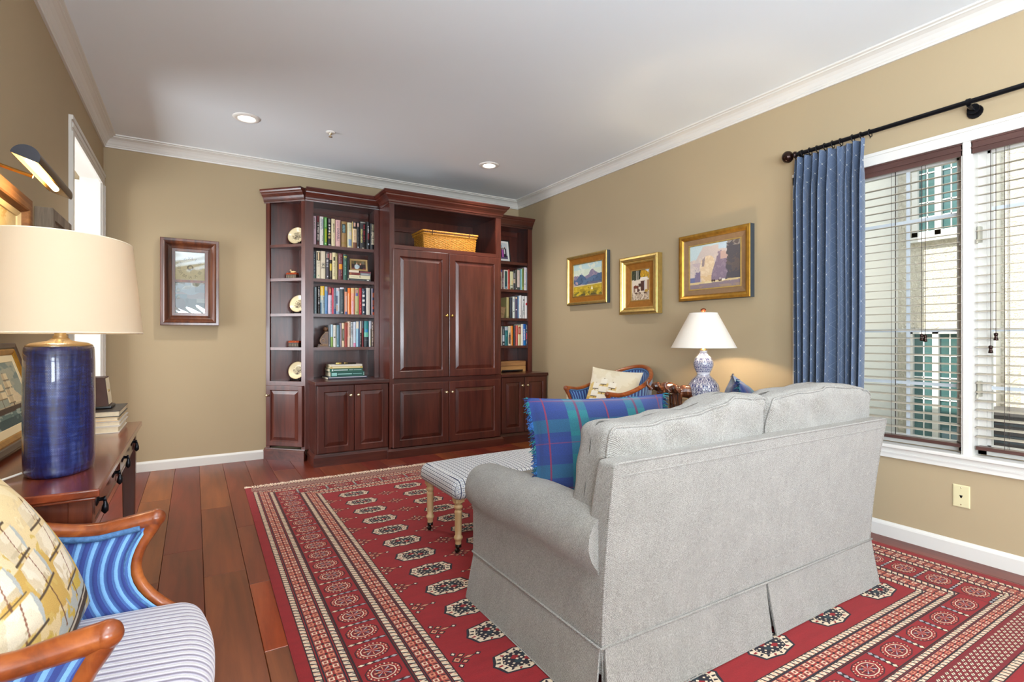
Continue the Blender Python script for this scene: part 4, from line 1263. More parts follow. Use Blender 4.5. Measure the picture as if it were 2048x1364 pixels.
# ------------------------------------------------------------------ things on the shelves
def px(u, y): return ony(u, 600, y)[0]
def pz(u, v, y): return ony(u, v, y)[2]
G = 'books lying flat under the framed snapshot'
y0 = 5.095
zz = SH[1]
flat_book(px(698.4, y0), px(741, y0), zz, zz + 0.020, y0, y0 + 0.16, 'black book at the bottom of the pile under the framed snapshot', G, (44, 44, 48), marks=[(.82, .93, .3, .7, (220, 220, 210)), (.08, .7, .3, .6, (80, 84, 84))])
flat_book(px(698, y0), px(740.4, y0), zz + 0.0205, zz + 0.054, y0, y0 + 0.16, 'cream book above the black one in the snapshot pile', G, (226, 216, 178), marks=[(.48, .54, .45, .65, (60, 50, 40)), (.08, .42, .4, .55, (200, 190, 160))])
flat_book(px(698.4, y0), px(719.6, y0), zz + 0.0545, zz + 0.079, y0, y0 + 0.13, 'small red brown book in the snapshot pile', G, (120, 44, 32), marks=[(.05, .2, .2, .8, (180, 100, 50))])
flat_book(px(720.6, y0), px(741, y0), zz + 0.0545, zz + 0.079, y0, y0 + 0.13, 'small grey book beside the red brown one in the snapshot pile', G, (126, 128, 130), marks=[(.1, .8, .3, .7, (170, 172, 174))])
flat_book(px(698, y0), px(717.6, y0), zz + 0.0795, zz + 0.101, y0, y0 + 0.12, 'small ivory book on top of the red brown one', G, (232, 216, 190))
flat_book(px(719.5, y0), px(741.6, y0), zz + 0.0795, zz + 0.094, y0, y0 + 0.12, 'thin burgundy book on top of the small grey one', G, (120, 50, 62))
def snapshot(u, v):
    n = len(u); c = np.zeros((n, 3)); c[:] = lin((62, 40, 34))
    def put(mask, col): c[mask] = lin(col)
    put(v > 0.62, (110, 92, 50)); put((v > 0.62) & (np.abs(u - .25) < .06), (60, 70, 40)); put((v > .62) & (np.abs(u - .8) < .1), (120, 110, 90))
    put(v < .14, (120, 50, 50))
    put(((u - .36) / .16) ** 2 + ((v - .28) / .30) ** 2 < 1, (206, 222, 226)); put(((u - .50) / .10) ** 2 + ((v - .30) / .16) ** 2 < 1, (180, 206, 214))
    put(((u - .68) / .13) ** 2 + ((v - .25) / .28) ** 2 < 1, (40, 30, 30)); put(((u - .36) / .05) ** 2 + ((v - .68) / .10) ** 2 < 1, (206, 160, 140))
    put(((u - .62) / .05) ** 2 + ((v - .62) / .12) ** 2 < 1, (224, 160, 130))
    return c
def photo_frame(name, label, x, y, z, w, h, lean, rotz, fmat, fw, matte, colfn, bar=None):
    T = thing(name, label, 'photo frame', (x, y, z), rotz)
    tl = math.sin(lean)
    def P(p):                                        # local frame stands in xz plane leaning back (+y)
        return (p[0], p[1] * math.cos(lean) + p[2] * math.sin(lean), p[2] * math.cos(lean) - p[1] * math.sin(lean))
    m = MB(); m.rectloft(w, h, [(0, 0.0), (0, 0.010), (fw * .3, 0.013), (fw * .8, 0.010), (fw, 0.006)], (0, 0, h / 2), cap=False, capback=True); m.move(lambda *p: P(p)); m.build('frame', fmat, T)
    iw, ih = w - 2 * fw, h - 2 * fw
    if matte:
        m = MB(); m.rectloft(iw, ih, [(0, 0.006), (matte, 0.0062), (matte, 0.0055)], (0, 0, h / 2), cap=False); m.move(lambda *p: P(p)); m.build('mat', WHITE, T)
        iw -= 2 * matte; ih -= 2 * matte
    m = MB(); m.grid(lambda u, v: ((u - .5) * iw, -0.0056, h / 2 + (v - .5) * ih), 56, 40, colfn=colfn, smooth=False); m.move(lambda *p: P(p)); m.build('photograph', PRINT, T)
    m = MB(); m.prism([(-0.006, 0.003), (0.006, 0.003), (0.006, 0.006), (-0.006, 0.006)], 0.002, h * .7); m.move(lambda x, y, z: (x, y + (h * .7 - z) * 0.35 + z * math.sin(lean), z)); m.build('strut', BLACK, T)
    return T
GILTWOOD = plain('light_gilt_wood', (190, 158, 104), 0.45, 0.1, 20)
photo_frame('photo_frame', 'pale gilt photo frame with couple snapshot on stacked books', px(718.6, 5.115), 5.135, SH[1] + 0.1012, 0.172, 0.116, R(8), 0, GILTWOOD, 0.017, 0, snapshot)
def group_photo(u, v):
    n = len(u); c = np.zeros((n, 3)); c[:] = lin((206, 212, 214))
    def put(mask, col): c[mask] = lin(col)
    put(v < .22, (90, 80, 110)); put(((u - .28) / .2) ** 2 + ((v - .8) / .16) ** 2 < 1, (110, 150, 160))
    for cx, w, hh, col in ((.15, .10, .62, (30, 26, 50)), (.33, .12, .66, (50, 34, 70)), (.52, .09, .60, (170, 80, 160)), (.76, .15, .66, (28, 22, 36))):
        put((np.abs(u - cx) < w) & (v < hh) & (v > .1), col)
        put(((u - cx) / .06) ** 2 + ((v - hh - .05) / .06) ** 2 < 1, (150, 110, 96))
    put((np.abs(u - .72) < .05) & (v > .3) & (v < .62), (226, 220, 220)); put((v < .12) & (u < .3), (190, 90, 170))
    return c
photo_frame('photo_frame', 'black photo frame with white mat and wedding party picture', px(1006.5, 5.13), 5.135, SH[0] + 0.0005, 0.205, 0.262, R(10), 0, BLACK, 0.014, 0.022, group_photo)

# plates on easels, boxes, in the angled end bookcase
CREAMWARE = attr_mat('creamware_glaze', 0.18, 60, 0.03, coat=0.4)
def plate_col(seed):
    r = np.random.RandomState(seed)
    ph = r.uniform(0, 6, 8)
    def fn(u, v):
        rr = v; a = u * 2 * np.pi
        x = rr * np.cos(a); y = rr * np.sin(a)
        c = np.zeros((len(u), 3)); c[:] = lin((232, 216, 176))
        t = np.sin(x * 31 + ph[0] + 3 * np.sin(y * 17 + ph[1])) * np.sin(y * 37 + ph[2] + 2 * np.sin(x * 23 + ph[3])) + 0.5 * np.sin(x * 67 + y * 59 + ph[4])
        inside = (x / .54) ** 2 + (y / .50) ** 2 < 1 + .12 * np.sin(a * 9 + ph[5])
        dens = np.where(y < .1, -.25, .15)
        c[inside & (t > dens)] = lin((96, 80, 62))
        c[inside & (t > dens + .55)] = lin((60, 50, 40))
        c[(rr > .955)] = lin((206, 186, 140))
        return c
    return fn
def plate_on_stand(s, z, lab, seed, r=0.083):
    p0 = A0 + ad * s - an * 0.075
    rot = math.atan2(ad.y, ad.x) + R(6)
    lean = R(17)
    T = thing('plate', 'cream transfer printed plate ' + lab, 'plate', (p0.x, p0.y, z + 0.014), rot, 'display plates in the end bookcase')
    m = MB()
    nr, na = 26, 64
    def prof(q):
        return 0.014 * (max(0, q - 0.55) / 0.45) ** 1.3 + (0.002 if q > .62 else 0)
    V = []; UV = []
    for i in range(nr + 1):
        q = i / nr
        for j in range(na):
            a = 6.2832 * j / na
            V.append((r * q * math.cos(a), -prof(q), r + r * q * math.sin(a))); UV.append((j / na, q))
    Fc = [(i * na + j, (i + 1) * na + j, (i + 1) * na + (j + 1) % na, i * na + (j + 1) % na) for i in range(nr) for j in range(na)]
    U = np.array(UV); vc = [tuple(c) for c in plate_col(seed)(U[:, 0], U[:, 1])]
    m.add(V, Fc, 0, True, UV, None, vc)
    W = [(x, y + 0.004, zq) for (x, y, zq) in V]
    m.add(W, [f[::-1] for f in Fc], 0, True, UV, None, [lin((226, 212, 176))] * len(V))
    m.move(lambda x, y, z: (x, y * math.cos(lean) + z * math.sin(lean) + 0.012, z * math.cos(lean) - y * math.sin(lean)))
    m.build('dish', CREAMWARE, T)
    S = thing('plate_easel', 'small black easel holding the plate ' + lab, 'plate stand', (p0.x, p0.y, z), rot, 'plate easels in the end bookcase')
    m = MB()
    for sx in (-0.042, 0.042):
        m.tube([(sx, 0.060, 0.004), (sx, 0.02, 0.006), (sx, -0.012, 0.004), (sx, -0.020, 0.012), (sx, -0.018, 0.030)], [0.004, 0.004, 0.004, 0.0035, 0.003], 6)
        m.tube([(sx, 0.014, 0.006), (sx * 0.9, 0.036, 0.06), (sx * 0.6, 0.054, 0.11)], 0.0035, 6)
        m.tube([(sx * 1.25, -0.022, 0.003), (sx, -0.012, 0.005)], 0.004, 6)
    m.tube([(-0.044, 0.020, 0.008), (0.044, 0.020, 0.008)], 0.0045, 6); m.tube([(-0.026, 0.054, 0.11), (0.026, 0.054, 0.11)], 0.003, 6)
    m.build('easel', IRON, S)
s_mid = 0.255
plate_on_stand(s_mid, SH[0], 'on the topmost end shelf', 3)
plate_on_stand(s_mid + 0.02, SH[2], 'between the two little carved boxes', 11)
plate_on_stand(s_mid + 0.006, 0.728, 'just above the angled cabinet door', 5)

REDBOX = plain('red_lacquer', (150, 56, 28), 0.4, 0.2, 40)
DARKBOX = plain('dark_carved_wood', (58, 42, 32), 0.5, 0.15, 40)
def carved_box(s, z, label, duck):
    p0 = A0 + ad * s - an * 0.10
    T = thing('carved_box', label, 'box', (p0.x, p0.y, z), math.atan2(ad.y, ad.x) + R(8))
    m = MB(); m.box(-0.049, -0.025, 0, 0.049, 0.025, 0.042); m.build('body', DARKBOX, T)
    for k in range(6):
        xx = -0.040 + k * 0.016
        m = MB(); m.rectloft(0.011, 0.026, [(0, 0), (0.001, 0.003), (0.003, 0.0035)], (xx, -0.025, 0.021)); m.build('carved_panel', plain('carved_relief', (112, 96, 74), 0.5, 0.1) if k == 0 and 'carved_relief' not in bpy.data.materials else bpy.data.materials['carved_relief'], T)
    m = MB(); m.prism([(-0.027, 0.042), (0.027, 0.042), (0.022, 0.052), (0.012, 0.060), (-0.012, 0.060), (-0.022, 0.052)], -0.051, 0.051, 'x'); m.build('lid', REDBOX, T)
    for k in range(6):
        xx = -0.040 + k * 0.016
        m = MB(); m.tube([(xx, -0.027, 0.043), (xx, -0.021, 0.053), (xx, -0.011, 0.0605)], 0.003, 6); m.build('rib', plain('lid_rib', (186, 92, 40), 0.4) if 'lid_rib' not in bpy.data.materials else bpy.data.materials['lid_rib'], T)
    if duck:
        m = MB()
        m.tube([(-0.018, 0, 0.060), (-0.012, 0, 0.066), (0.006, 0, 0.069), (0.026, 0, 0.070), (0.034, 0, 0.074)], [0.002, 0.008, 0.010, 0.006, 0.001], 10)
        m.tube([(-0.010, 0, 0.068), (-0.014, 0, 0.078), (-0.016, 0, 0.086), (-0.022, 0, 0.090)], [0.005, 0.004, 0.006, 0.002], 8)
        m.tube([(-0.020, 0, 0.088), (-0.030, 0, 0.086)], [0.003, 0.001], 6)
        m.build('duck_finial', plain('pale_duck', (222, 196, 140), 0.4), T)
carved_box(s_mid - 0.045, SH[1], 'little carved box with red lid and pale duck on top', True)
carved_box(s_mid - 0.020, SH[3], 'little carved box with ribbed red lid, no duck', False)

# scroll bookend
be = thing('scroll_bookend', 'carved wooden scroll bookend with ball top on the lowest book shelf', 'bookend', (px(646.5, 5.10), 5.115, SH[3]))
CARV = wood('carved_walnut', (52, 34, 24), (92, 62, 42), (134, 100, 70), 'z', 0.4, 0.1, 2.0, 0, 0.1)
m = MB(); m.box(-0.052, -0.03, 0, 0.046, 0.05, 0.012); m.box(-0.046, -0.026, 0.012, 0.046, 0.046, 0.028); m.build('base', CARV, be)
for k in range(5):
    m = MB(); m.box(-0.030 + k * 0.014, -0.029, 0.006, -0.022 + k * 0.014, -0.026, 0.026); m.build('dentil', plain('bookend_dentil', (150, 112, 64), 0.5) if 'bookend_dentil' not in bpy.data.materials else bpy.data.materials['bookend_dentil'], be)
m = MB()
out = [(0.044, 0.028)] + [(0.0 - 0.030 * math.cos(a) + 0.0, 0.062 - 0.034 * math.sin(a)) for a in [R(q) for q in range(90, -40, -13)]] + [(-0.010, 0.105), (0.010, 0.128), (0.022, 0.140), (0.044, 0.140)]
m.prism(out, -0.02, 0.03, 'y'); m.build('scroll', CARV, be)
m = MB()
m.tube([(p[0], -0.021, p[1]) for p in out], 0.0028, 6)
sp = [(0.0 + (0.024 - 0.019 * k / 16) * math.cos(R(200 - 26 * k)), -0.021, 0.062 + (0.024 - 0.019 * k / 16) * math.sin(R(200 - 26 * k))) for k in range(17)]
m.tube(sp, 0.0025, 6); m.lathe([(0.007, -0.001), (0.005, -0.004), (0.001, -0.006)], (0.0, -0.021, 0.062), 10, axis='y')
m.build('scroll_bead', plain('scroll_bead_tan', (170, 140, 112), 0.4), be)
m = MB(); m.box(0.012, -0.022, 0.140, 0.046, 0.034, 0.146); m.lathe([(0.006, 0.146), (0.018, 0.152), (0.024, 0.165), (0.022, 0.178), (0.014, 0.188), (0.002, 0.194)], (0.026, 0.005, 0), 14); m.build('ball_top', CARV, be)

# pile of books on the counter of the wide bookcase
G = 'books lying flat on the wide counter'
y0 = 4.985
def bx_(a, b): return px(a, y0), px(b, y0)
zc = CT + 0.0005
x0, x1 = bx_(655, 734); flat_book(x0, x1, zc, zc + 0.020, y0, y0 + 0.25, 'large thin navy book at the bottom of the counter pile', G, (26, 28, 48), marks=[(.02, .98, .62, .98, (196, 192, 204))], rot=R(1.5))
x0, x1 = bx_(661, 729); flat_book(x0, x1, zc + 0.0205, zc + 0.068, y0 + 0.01, y0 + 0.24, 'thick dark green book with silver lettering in the counter pile', G, (26, 84, 74), marks=[(.03, .18, .2, .8, (150, 206, 200)), (.20, .62, .42, .66, (140, 190, 184)), (.64, .92, .48, .62, (120, 170, 164)), (.97, .99, .2, .8, (160, 200, 196))], rot=R(1.0))
x0, x1 = bx_(660, 726); flat_book(x0, x1, zc + 0.0685, zc + 0.098, y0 + 0.014, y0 + 0.235, 'green book with white lettering in the counter pile', G, (30, 92, 70), marks=[(.06, .10, .2, .8, (206, 226, 226)), (.12, .54, .35, .65, (196, 214, 214)), (.58, .70, .4, .6, (180, 200, 200)), (.72, .96, .4, .6, (150, 180, 180))], rot=R(0.4))
x0, x1 = bx_(661.5, 726); flat_book(x0, x1, zc + 0.0985, zc + 0.117, y0 + 0.012, y0 + 0.225, 'yellow book in the counter pile', G, (206, 178, 96), marks=[(.06, .92, .25, .8, (232, 216, 166))])
x0, x1 = bx_(662.5, 725.5); flat_book(x0, x1, zc + 0.1175, zc + 0.135, y0 + 0.016, y0 + 0.22, 'ivory grey book near the top of the counter pile', G, (214, 206, 190), marks=[(.05, .98, .1, .9, (222, 214, 200))])
cs = thing('glasses_case', 'slim dark case with gold clasp on top of the counter book pile', 'case', (px(694, y0), y0 + 0.07, zc + 0.1355))
m = MB(); m.rbox((0, 0, 0.008), (0.098, 0.028, 0.008), 0.006, 2, 2); m.build('body', plain('dark_lacquer', (40, 28, 18), 0.25), cs, weld=True)
m = MB(); m.rbox((-0.066, -0.002, 0.009), (0.026, 0.030, 0.0088), 0.004, 2, 2); m.rbox((0.0, -0.029, 0.011), (0.018, 0.002, 0.003), 0.001, 1, 1); m.build('clasp', BRASS, cs, weld=True)

# woven basket in the niche
WICK = plain('golden_wicker', (196, 136, 44), 0.5, 0.25, 60)
WICK_D = plain('basket_core', (78, 42, 12), 0.7)
bk = thing('wicker_basket', 'rectangular golden wicker basket in the media cabinet niche', 'basket', (2.195, 4.905, 2.0065), R(0))
bw, bd, bh = 0.58, 0.27, 0.185
m = MB(); m.prism([(-bw / 2 + .014, -bd / 2 + .014), (bw / 2 - .014, -bd / 2 + .014), (bw / 2 - .014, bd / 2 - .014), (-bw / 2 + .014, bd / 2 - .014)], 0.004, bh - 0.012); m.build('core', WICK_D, bk)
def ringpath(z, grow):
    hw, hd = bw / 2 - 0.012 + grow, bd / 2 - 0.012 + grow
    P = []
    nL, nS = 29, 13
    for (xa, ya, xb, yb_, n) in ((-hw, -hd, hw, -hd, nL), (hw, -hd, hw, hd, nS), (hw, hd, -hw, hd, nL), (-hw, hd, -hw, -hd, nS)):
        for k in range(n):
            t = k / n
            P.append((xa + (xb - xa) * t, ya + (yb_ - ya) * t, z))
    return P
nrows = 17
for k in range(nrows):
    z = 0.008 + (bh - 0.040) * k / (nrows - 1)
    P = ringpath(z, 0.010 * k / nrows)
    q = []
    for i, p in enumerate(P):
        s_ = 0.0042 * (1 if (i + k) % 2 else -1)
        nx, ny = (0, -1) if abs(p[1] + bd / 2 - .012) < .013 else ((0, 1) if abs(p[1] - bd / 2 + .012) < .013 else ((1, 0) if p[0] > 0 else (-1, 0)))
        q.append((p[0] + nx * s_, p[1] + ny * s_, z))
    q.append(q[0])
    m = MB(); m.tube(q, 0.0052, 6, cap=False); m.build('weave_strand', WICK, bk)
for i, p in enumerate(ringpath(0.0, 0.004)):
    if i % 2 == 0:
        m = MB(); m.tube([(p[0], p[1], 0.004), (p[0] * 1.03, p[1] * 1.03, bh - 0.03)], 0.0042, 5); m.build('stake', WICK, bk)
for k, (dz, gr) in enumerate(((bh - 0.036, 0.016), (bh - 0.012, 0.022))):
    P = ringpath(dz, gr)
    D = []
    n = len(P)
    for i in range(n * 4 + 1):
        a = P[(i // 4) % n]; b = P[(i // 4 + 1) % n]; t = (i % 4) / 4
        D.append((a[0] + (b[0] - a[0]) * t, a[1] + (b[1] - a[1]) * t, dz))
    for ph in (0, math.pi):
        m = MB(); m.tube([(p[0] + 0.004 * math.sin(i * 0.9 + ph), p[1] + 0.004 * math.cos(i * 0.9 + ph), p[2] + 0.005 * math.cos(i * 0.9 + ph)) for i, p in enumerate(D)], 0.0058, 6, cap=False); m.build('rim_braid', WICK, bk)
for xx in (-0.20, 0.20):
    m = MB(); m.tube([(xx, -bd / 2 - 0.016, bh - 0.045), (xx, -bd / 2 - 0.022, bh - 0.02), (xx, -bd / 2 - 0.012, bh - 0.002)], 0.004, 6); m.build('rim_tie', WICK_D, bk)

# planter, wooden box in the narrow bookcase
pot = thing('square_planter', 'small tapered wicker planter beside books in the narrow bookcase', 'planter', (px(1002.5, 5.10), 5.135, SH[2]))
TANW = plain('tan_wicker', (150, 118, 80), 0.7, 0.2, 60, (120, 0.4, 0.003))
m = MB()
rings = []
for z, h in ((0, .033), (.05, .040), (.10, .047), (.118, .050), (.126, .051)):
    rings.append([(-h, -h, z), (h, -h, z), (h, h, z), (-h, h, z)])
m.add([p for r in rings for p in r], [(i * 4 + j, i * 4 + (j + 1) % 4, (i + 1) * 4 + (j + 1) % 4, (i + 1) * 4 + j) for i in range(4) for j in range(4)] + [(16, 17, 18, 19), (3, 2, 1, 0)])
m.build('body', TANW, pot)
m = MB(); h = .052
m.tube([(-h, -h, .124), (h, -h, .124), (h, h, .124), (-h, h, .124), (-h, -h, .124)], 0.004, 6); m.build('rim', TANW, pot)
for k in range(3):
    m = MB(); m.tube([(-0.03 + .02 * k, -.045 - .001, .066 - .006 * k), (0.006 + .014 * k, -.041, .044 - .006 * k)], [0.006, 0.005], 6, flat=0.4); m.build('leaf_relief', plain('relief_tan', (176, 146, 100), 0.6) if k == 0 else bpy.data.materials['relief_tan'], pot)
OAK = wood('honey_oak', (150, 104, 58), (180, 130, 76), (200, 152, 94), 'x', 0.45, 0.1, 1.5, 0, 0.03)
wb = thing('wooden_box', 'honey oak box on the narrow bookcase counter', 'box', (px(1024, 5.02), 5.10, CT))
hw = (px(1051, 5.02) - px(997, 5.02)) / 2
m = MB(); m.box(-hw, -0.09, 0.012, hw, 0.09, 0.068); bevel(m.build('body', OAK, wb), 0.003)
m = MB(); m.box(-hw, -0.09, 0.070, hw, 0.09, 0.122); bevel(m.build('lid', wood('honey_oak_lid', (134, 90, 52), (160, 112, 66), (180, 132, 82), 'x', 0.45, 0.1, 1.5), wb), 0.003)
for sx in (-1, 1):
    m = MB(); m.box(sx * hw, -0.085, 0, sx * (hw - 0.035), 0.085, 0.012); m.build('foot', OAK, wb)
m = MB(); m.box(-hw + 0.04, -0.0912, 0.012, hw - 0.04, -0.088, 0.026); m.build('slot', BLACK, wb)

# ------------------------------------------------------------------ wall clock
clk = thing('wall_clock', 'mahogany ogee wall clock with glazed dial and reflecting tablet on back wall', 'clock', (-0.030, YB, 1.24))
MAH = wood('flame_mahogany', (40, 22, 18), (88, 46, 26), (124, 72, 40), 'z', 0.28, 0.4, 1.0, 0, 0.02)
cx0, cx1, cz0, cz1 = -0.247, 0.187, 1.239, 1.984
cw_, chh = cx1 - cx0, cz1 - cz0
co = ((cx0 + cx1) / 2, YB, (cz0 + cz1) / 2)
m = MB(); m.rectloft(cw_, chh, [(0, 0.0), (0, 0.078), (0.003, 0.081), (0.022, 0.081), (0.024, 0.085), (0.030, 0.088), (0.036, 0.086), (0.046, 0.076), (0.056, 0.064), (0.066, 0.060), (0.074, 0.062), (0.080, 0.064), (0.084, 0.060), (0.106, 0.060), (0.108, 0.050)], co, cap=False, capback=True)
m.build('case', MAH, clk, world=True)
iw, ih = cw_ - 0.216, chh - 0.216
zmid = co[2] + 0.010
m = MB(); m.box(co[0] - iw / 2 - 0.004, YB - 0.060, zmid - 0.011, co[0] + iw / 2 + 0.004, YB - 0.046, zmid + 0.011); m.build('sash_bar', MAH, clk, world=True)
zt, zb = co[2] + ih / 2, co[2] - ih / 2
DIAL = plain('aged_dial', (206, 192, 150), 0.6, 0.06, 12)
m = MB(); m.box(co[0] - iw / 2 - 0.004, YB - 0.036, zmid, co[0] + iw / 2 + 0.004, YB - 0.030, zt + 0.004); dial = m.build('dial', DIAL, clk, world=True)
dc = (co[0], zt - 0.135)
NUM = ['XII', 'I', 'II', 'III', 'IIII', 'V', 'VI', 'VII', 'VIII', 'IX', 'X', 'XI']
for k, s_ in enumerate(NUM):
    a = -k * R(30)
    rr = 0.080
    M = local_inverse(dial) @ Matrix.Translation((dc[0] - math.sin(a) * rr, YB - 0.0364, dc[1] + math.cos(a) * rr)) @ Matrix.Rotation(R(90), 4, 'X') @ Matrix.Rotation(a, 4, 'Z')
    text_mesh('numeral', s_, 0.030, ink((40, 34, 28)), dial, M, squeeze=1.2)
m = MB()
for k in range(60):
    a = R(6 * k); m.box(dc[0] + math.sin(a) * 0.1 - .001, YB - 0.0366, dc[1] + math.cos(a) * 0.1 - .001, dc[0] + math.sin(a) * 0.1 + .001, YB - 0.036, dc[1] + math.cos(a) * 0.1 + .001)
m.build('minute_ring', ink((60, 52, 42)), dial, world=True)
m = MB(); m.lathe([(0.024, YB - 0.0362), (0.024, YB - 0.0372), (0.012, YB - 0.0372), (0.012, YB - 0.0362)], (dc[0], 0, dc[1]), 24, axis='y', cap=False); m.build('centre_ring', BLACK, dial, world=True)
m = MB(); m.tube([(dc[0], YB - 0.039, dc[1]), (dc[0] + 0.004, YB - 0.039, dc[1] - 0.05)], 0.002, 5, flat=.4); m.tube([(dc[0], YB - 0.040, dc[1]), (dc[0] - 0.07, YB - 0.040, dc[1] - 0.03)], 0.0016, 5, flat=.4); m.build('hands', BLACK, dial, world=True)
# lower tablet: the glass's reflection of the outdoors, painted as colour
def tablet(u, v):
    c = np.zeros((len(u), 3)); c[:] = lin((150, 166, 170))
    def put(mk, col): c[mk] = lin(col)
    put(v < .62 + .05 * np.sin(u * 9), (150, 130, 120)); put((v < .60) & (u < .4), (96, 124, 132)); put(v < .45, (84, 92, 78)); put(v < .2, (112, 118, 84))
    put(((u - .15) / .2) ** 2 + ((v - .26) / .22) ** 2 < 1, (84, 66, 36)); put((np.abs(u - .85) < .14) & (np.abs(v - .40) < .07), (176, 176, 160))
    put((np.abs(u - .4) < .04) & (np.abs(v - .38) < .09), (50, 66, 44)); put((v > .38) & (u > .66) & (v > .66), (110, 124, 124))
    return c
m = MB(); m.grid(lambda u, v: (co[0] + (u - .5) * (iw + .008), YB - 0.034, zb + v * (zmid - zb)), 60, 70, smooth=False, colfn=tablet); m.build('tablet_reflection', CANVAS, clk, world=True)
for (za, zbb) in ((zmid + 0.008, zt + 0.002), (zb - 0.002, zmid - 0.008)):
    def wavy(u, v, za=za, zbb=zbb):
        return (co[0] + (u - .5) * (iw + .006), YB - 0.047 + 0.00015 * math.sin(u * 11 + 3 * math.sin(v * 5)) * math.sin(v * 14 + u * 4), za + v * (zbb - za))
    m = MB(); m.grid(wavy, 24, 28); m.build('glass', GLASS_OLD, clk, world=True)

# ------------------------------------------------------------------ paintings on the right wall
def fbm(u, v, s, seed):
    r = np.random.RandomState(seed); o = np.zeros_like(u)
    for k in range(5):
        a = r.uniform(0, 6.28); f = s * 1.7 ** k
        o += np.sin((u * math.cos(a) + v * math.sin(a)) * f + r.uniform(0, 6) + 1.5 * np.sin((u * math.sin(a) - v * math.cos(a)) * f * .7 + r.uniform(0, 6))) / 1.5 ** k
    return o / 2.2
def L3(c): return np.array(lin(c))
def art_meadow(u, v):
    c = np.zeros((len(u), 3)); n = fbm(u, v, 14, 1); n2 = fbm(u, v, 30, 2)
    c[:] = L3((196, 206, 186)); c[v > .82] = L3((176, 200, 200)); c[(n > .25)] = L3((206, 212, 196))
    def put(mk, col): c[mk] = L3(col)
    far = .62 + .16 * np.exp(-((u - .68) / .14) ** 2) + .03 * n
    put(v < far, (126, 118, 140)); put((v < far) & (n2 > .3), (150, 132, 146))
    near = .52 + .16 * np.exp(-((u - .28) / .12) ** 2) + .26 * np.clip(u - .45, 0, 1) + .03 * n2
    put(v < near, (74, 96, 126)); put((v < near) & (n > .2), (88, 110, 138)); put((v < near) & (n2 < -.5), (60, 78, 104)); put((v < .42) & (v < near) & (u > .5), (96, 96, 116))
    put((v < .36 - .06 * u + .02 * n) & (u < .5), (176, 156, 160)); put((v < .46) & (u < .16) & (n > -.2), (170, 146, 150))
    put(v < .33 + .03 * u, (196, 186, 140)); put(v < .30 + .03 * u, (178, 150, 40)); put((v < .28) & (n2 > .1), (196, 168, 50)); put((v < .22) & (n > .1), (150, 128, 30)); put((v < .14) & (n2 < -.1), (112, 104, 40)); put((v < .07) & (n > 0), (86, 76, 40))
    put((np.abs(u - .65) < (.30 - v) * .35) & (v > .18) & (v < .30), (226, 214, 170)); put((np.abs(u - .53) < .02) & (np.abs(v - .25) < .015), (96, 50, 20))
    return c
def art_cabin(u, v):
    c = np.zeros((len(u), 3)); n = fbm(u, v, 16, 3); n2 = fbm(u, v, 40, 4)
    c[:] = L3((206, 216, 226))
    def put(mk, col): c[mk] = L3(col)
    put((v > .55) & (u > .45) & (v < .98 - .3 * np.clip(u - .75, 0, 1) + .05 * n), (186, 138, 26)); put((v > .6) & (u > .5) & (n2 > .3) & (v < .95), (214, 170, 40)); put((v > .6) & (u > .6) & (n2 < -.3) & (v < .85), (120, 110, 40))
    put((v > .55) & (u < .50 + .03 * n), (44, 48, 34)); put((v > .6) & (u < .46) & (n2 > .2), (74, 80, 50))
    for x in (.27, .36): put((np.abs(u - x) < .015) & (v > .62), (214, 206, 190))
    put((v < .68 + .06 * np.clip(u - .3, 0, 1) + .02 * n) & (v > .26), (222, 206, 184)); put((np.abs(u - .68) < .2) & (v < .76) & (v > .66), (232, 222, 206)); put((u > .85) & (v < .66) & (v > .3), (176, 132, 90))
    put((np.abs(u - .62) < .11) & (v > .30) & (v < .64), (78, 44, 34)); put((np.abs(u - .72) < .03) & (v > .3) & (v < .62), (190, 180, 180)); put((np.abs(u - .46) < .08) & (v > .44) & (v < .56), (70, 44, 30))
    put(v < .27, (190, 166, 140)); put((v < .26) & (n > .1), (214, 196, 172)); put((v < .2) & (n2 < -.35), (130, 106, 84)); put((v > .2) & (v < .27) & (n < 0), (96, 70, 50))
    put(((u - .24) / .14) ** 2 + ((v - .45) / .055) ** 2 < 1, (112, 52, 30))
    for x in (.12, .17, .32, .36): put((np.abs(u - x) < .018) & (v > .27) & (v < .45), (92, 42, 26))
    put(((u - .40) / .06) ** 2 + ((v - .33) / .05) ** 2 < 1, (70, 44, 40)); put((np.abs(u - .30) < .05) & (np.abs(v - .5) < .02), (206, 190, 170)); put(((u - .82) / .1) ** 2 + ((v - .3) / .05) ** 2 < 1, (180, 140, 60))
    return c
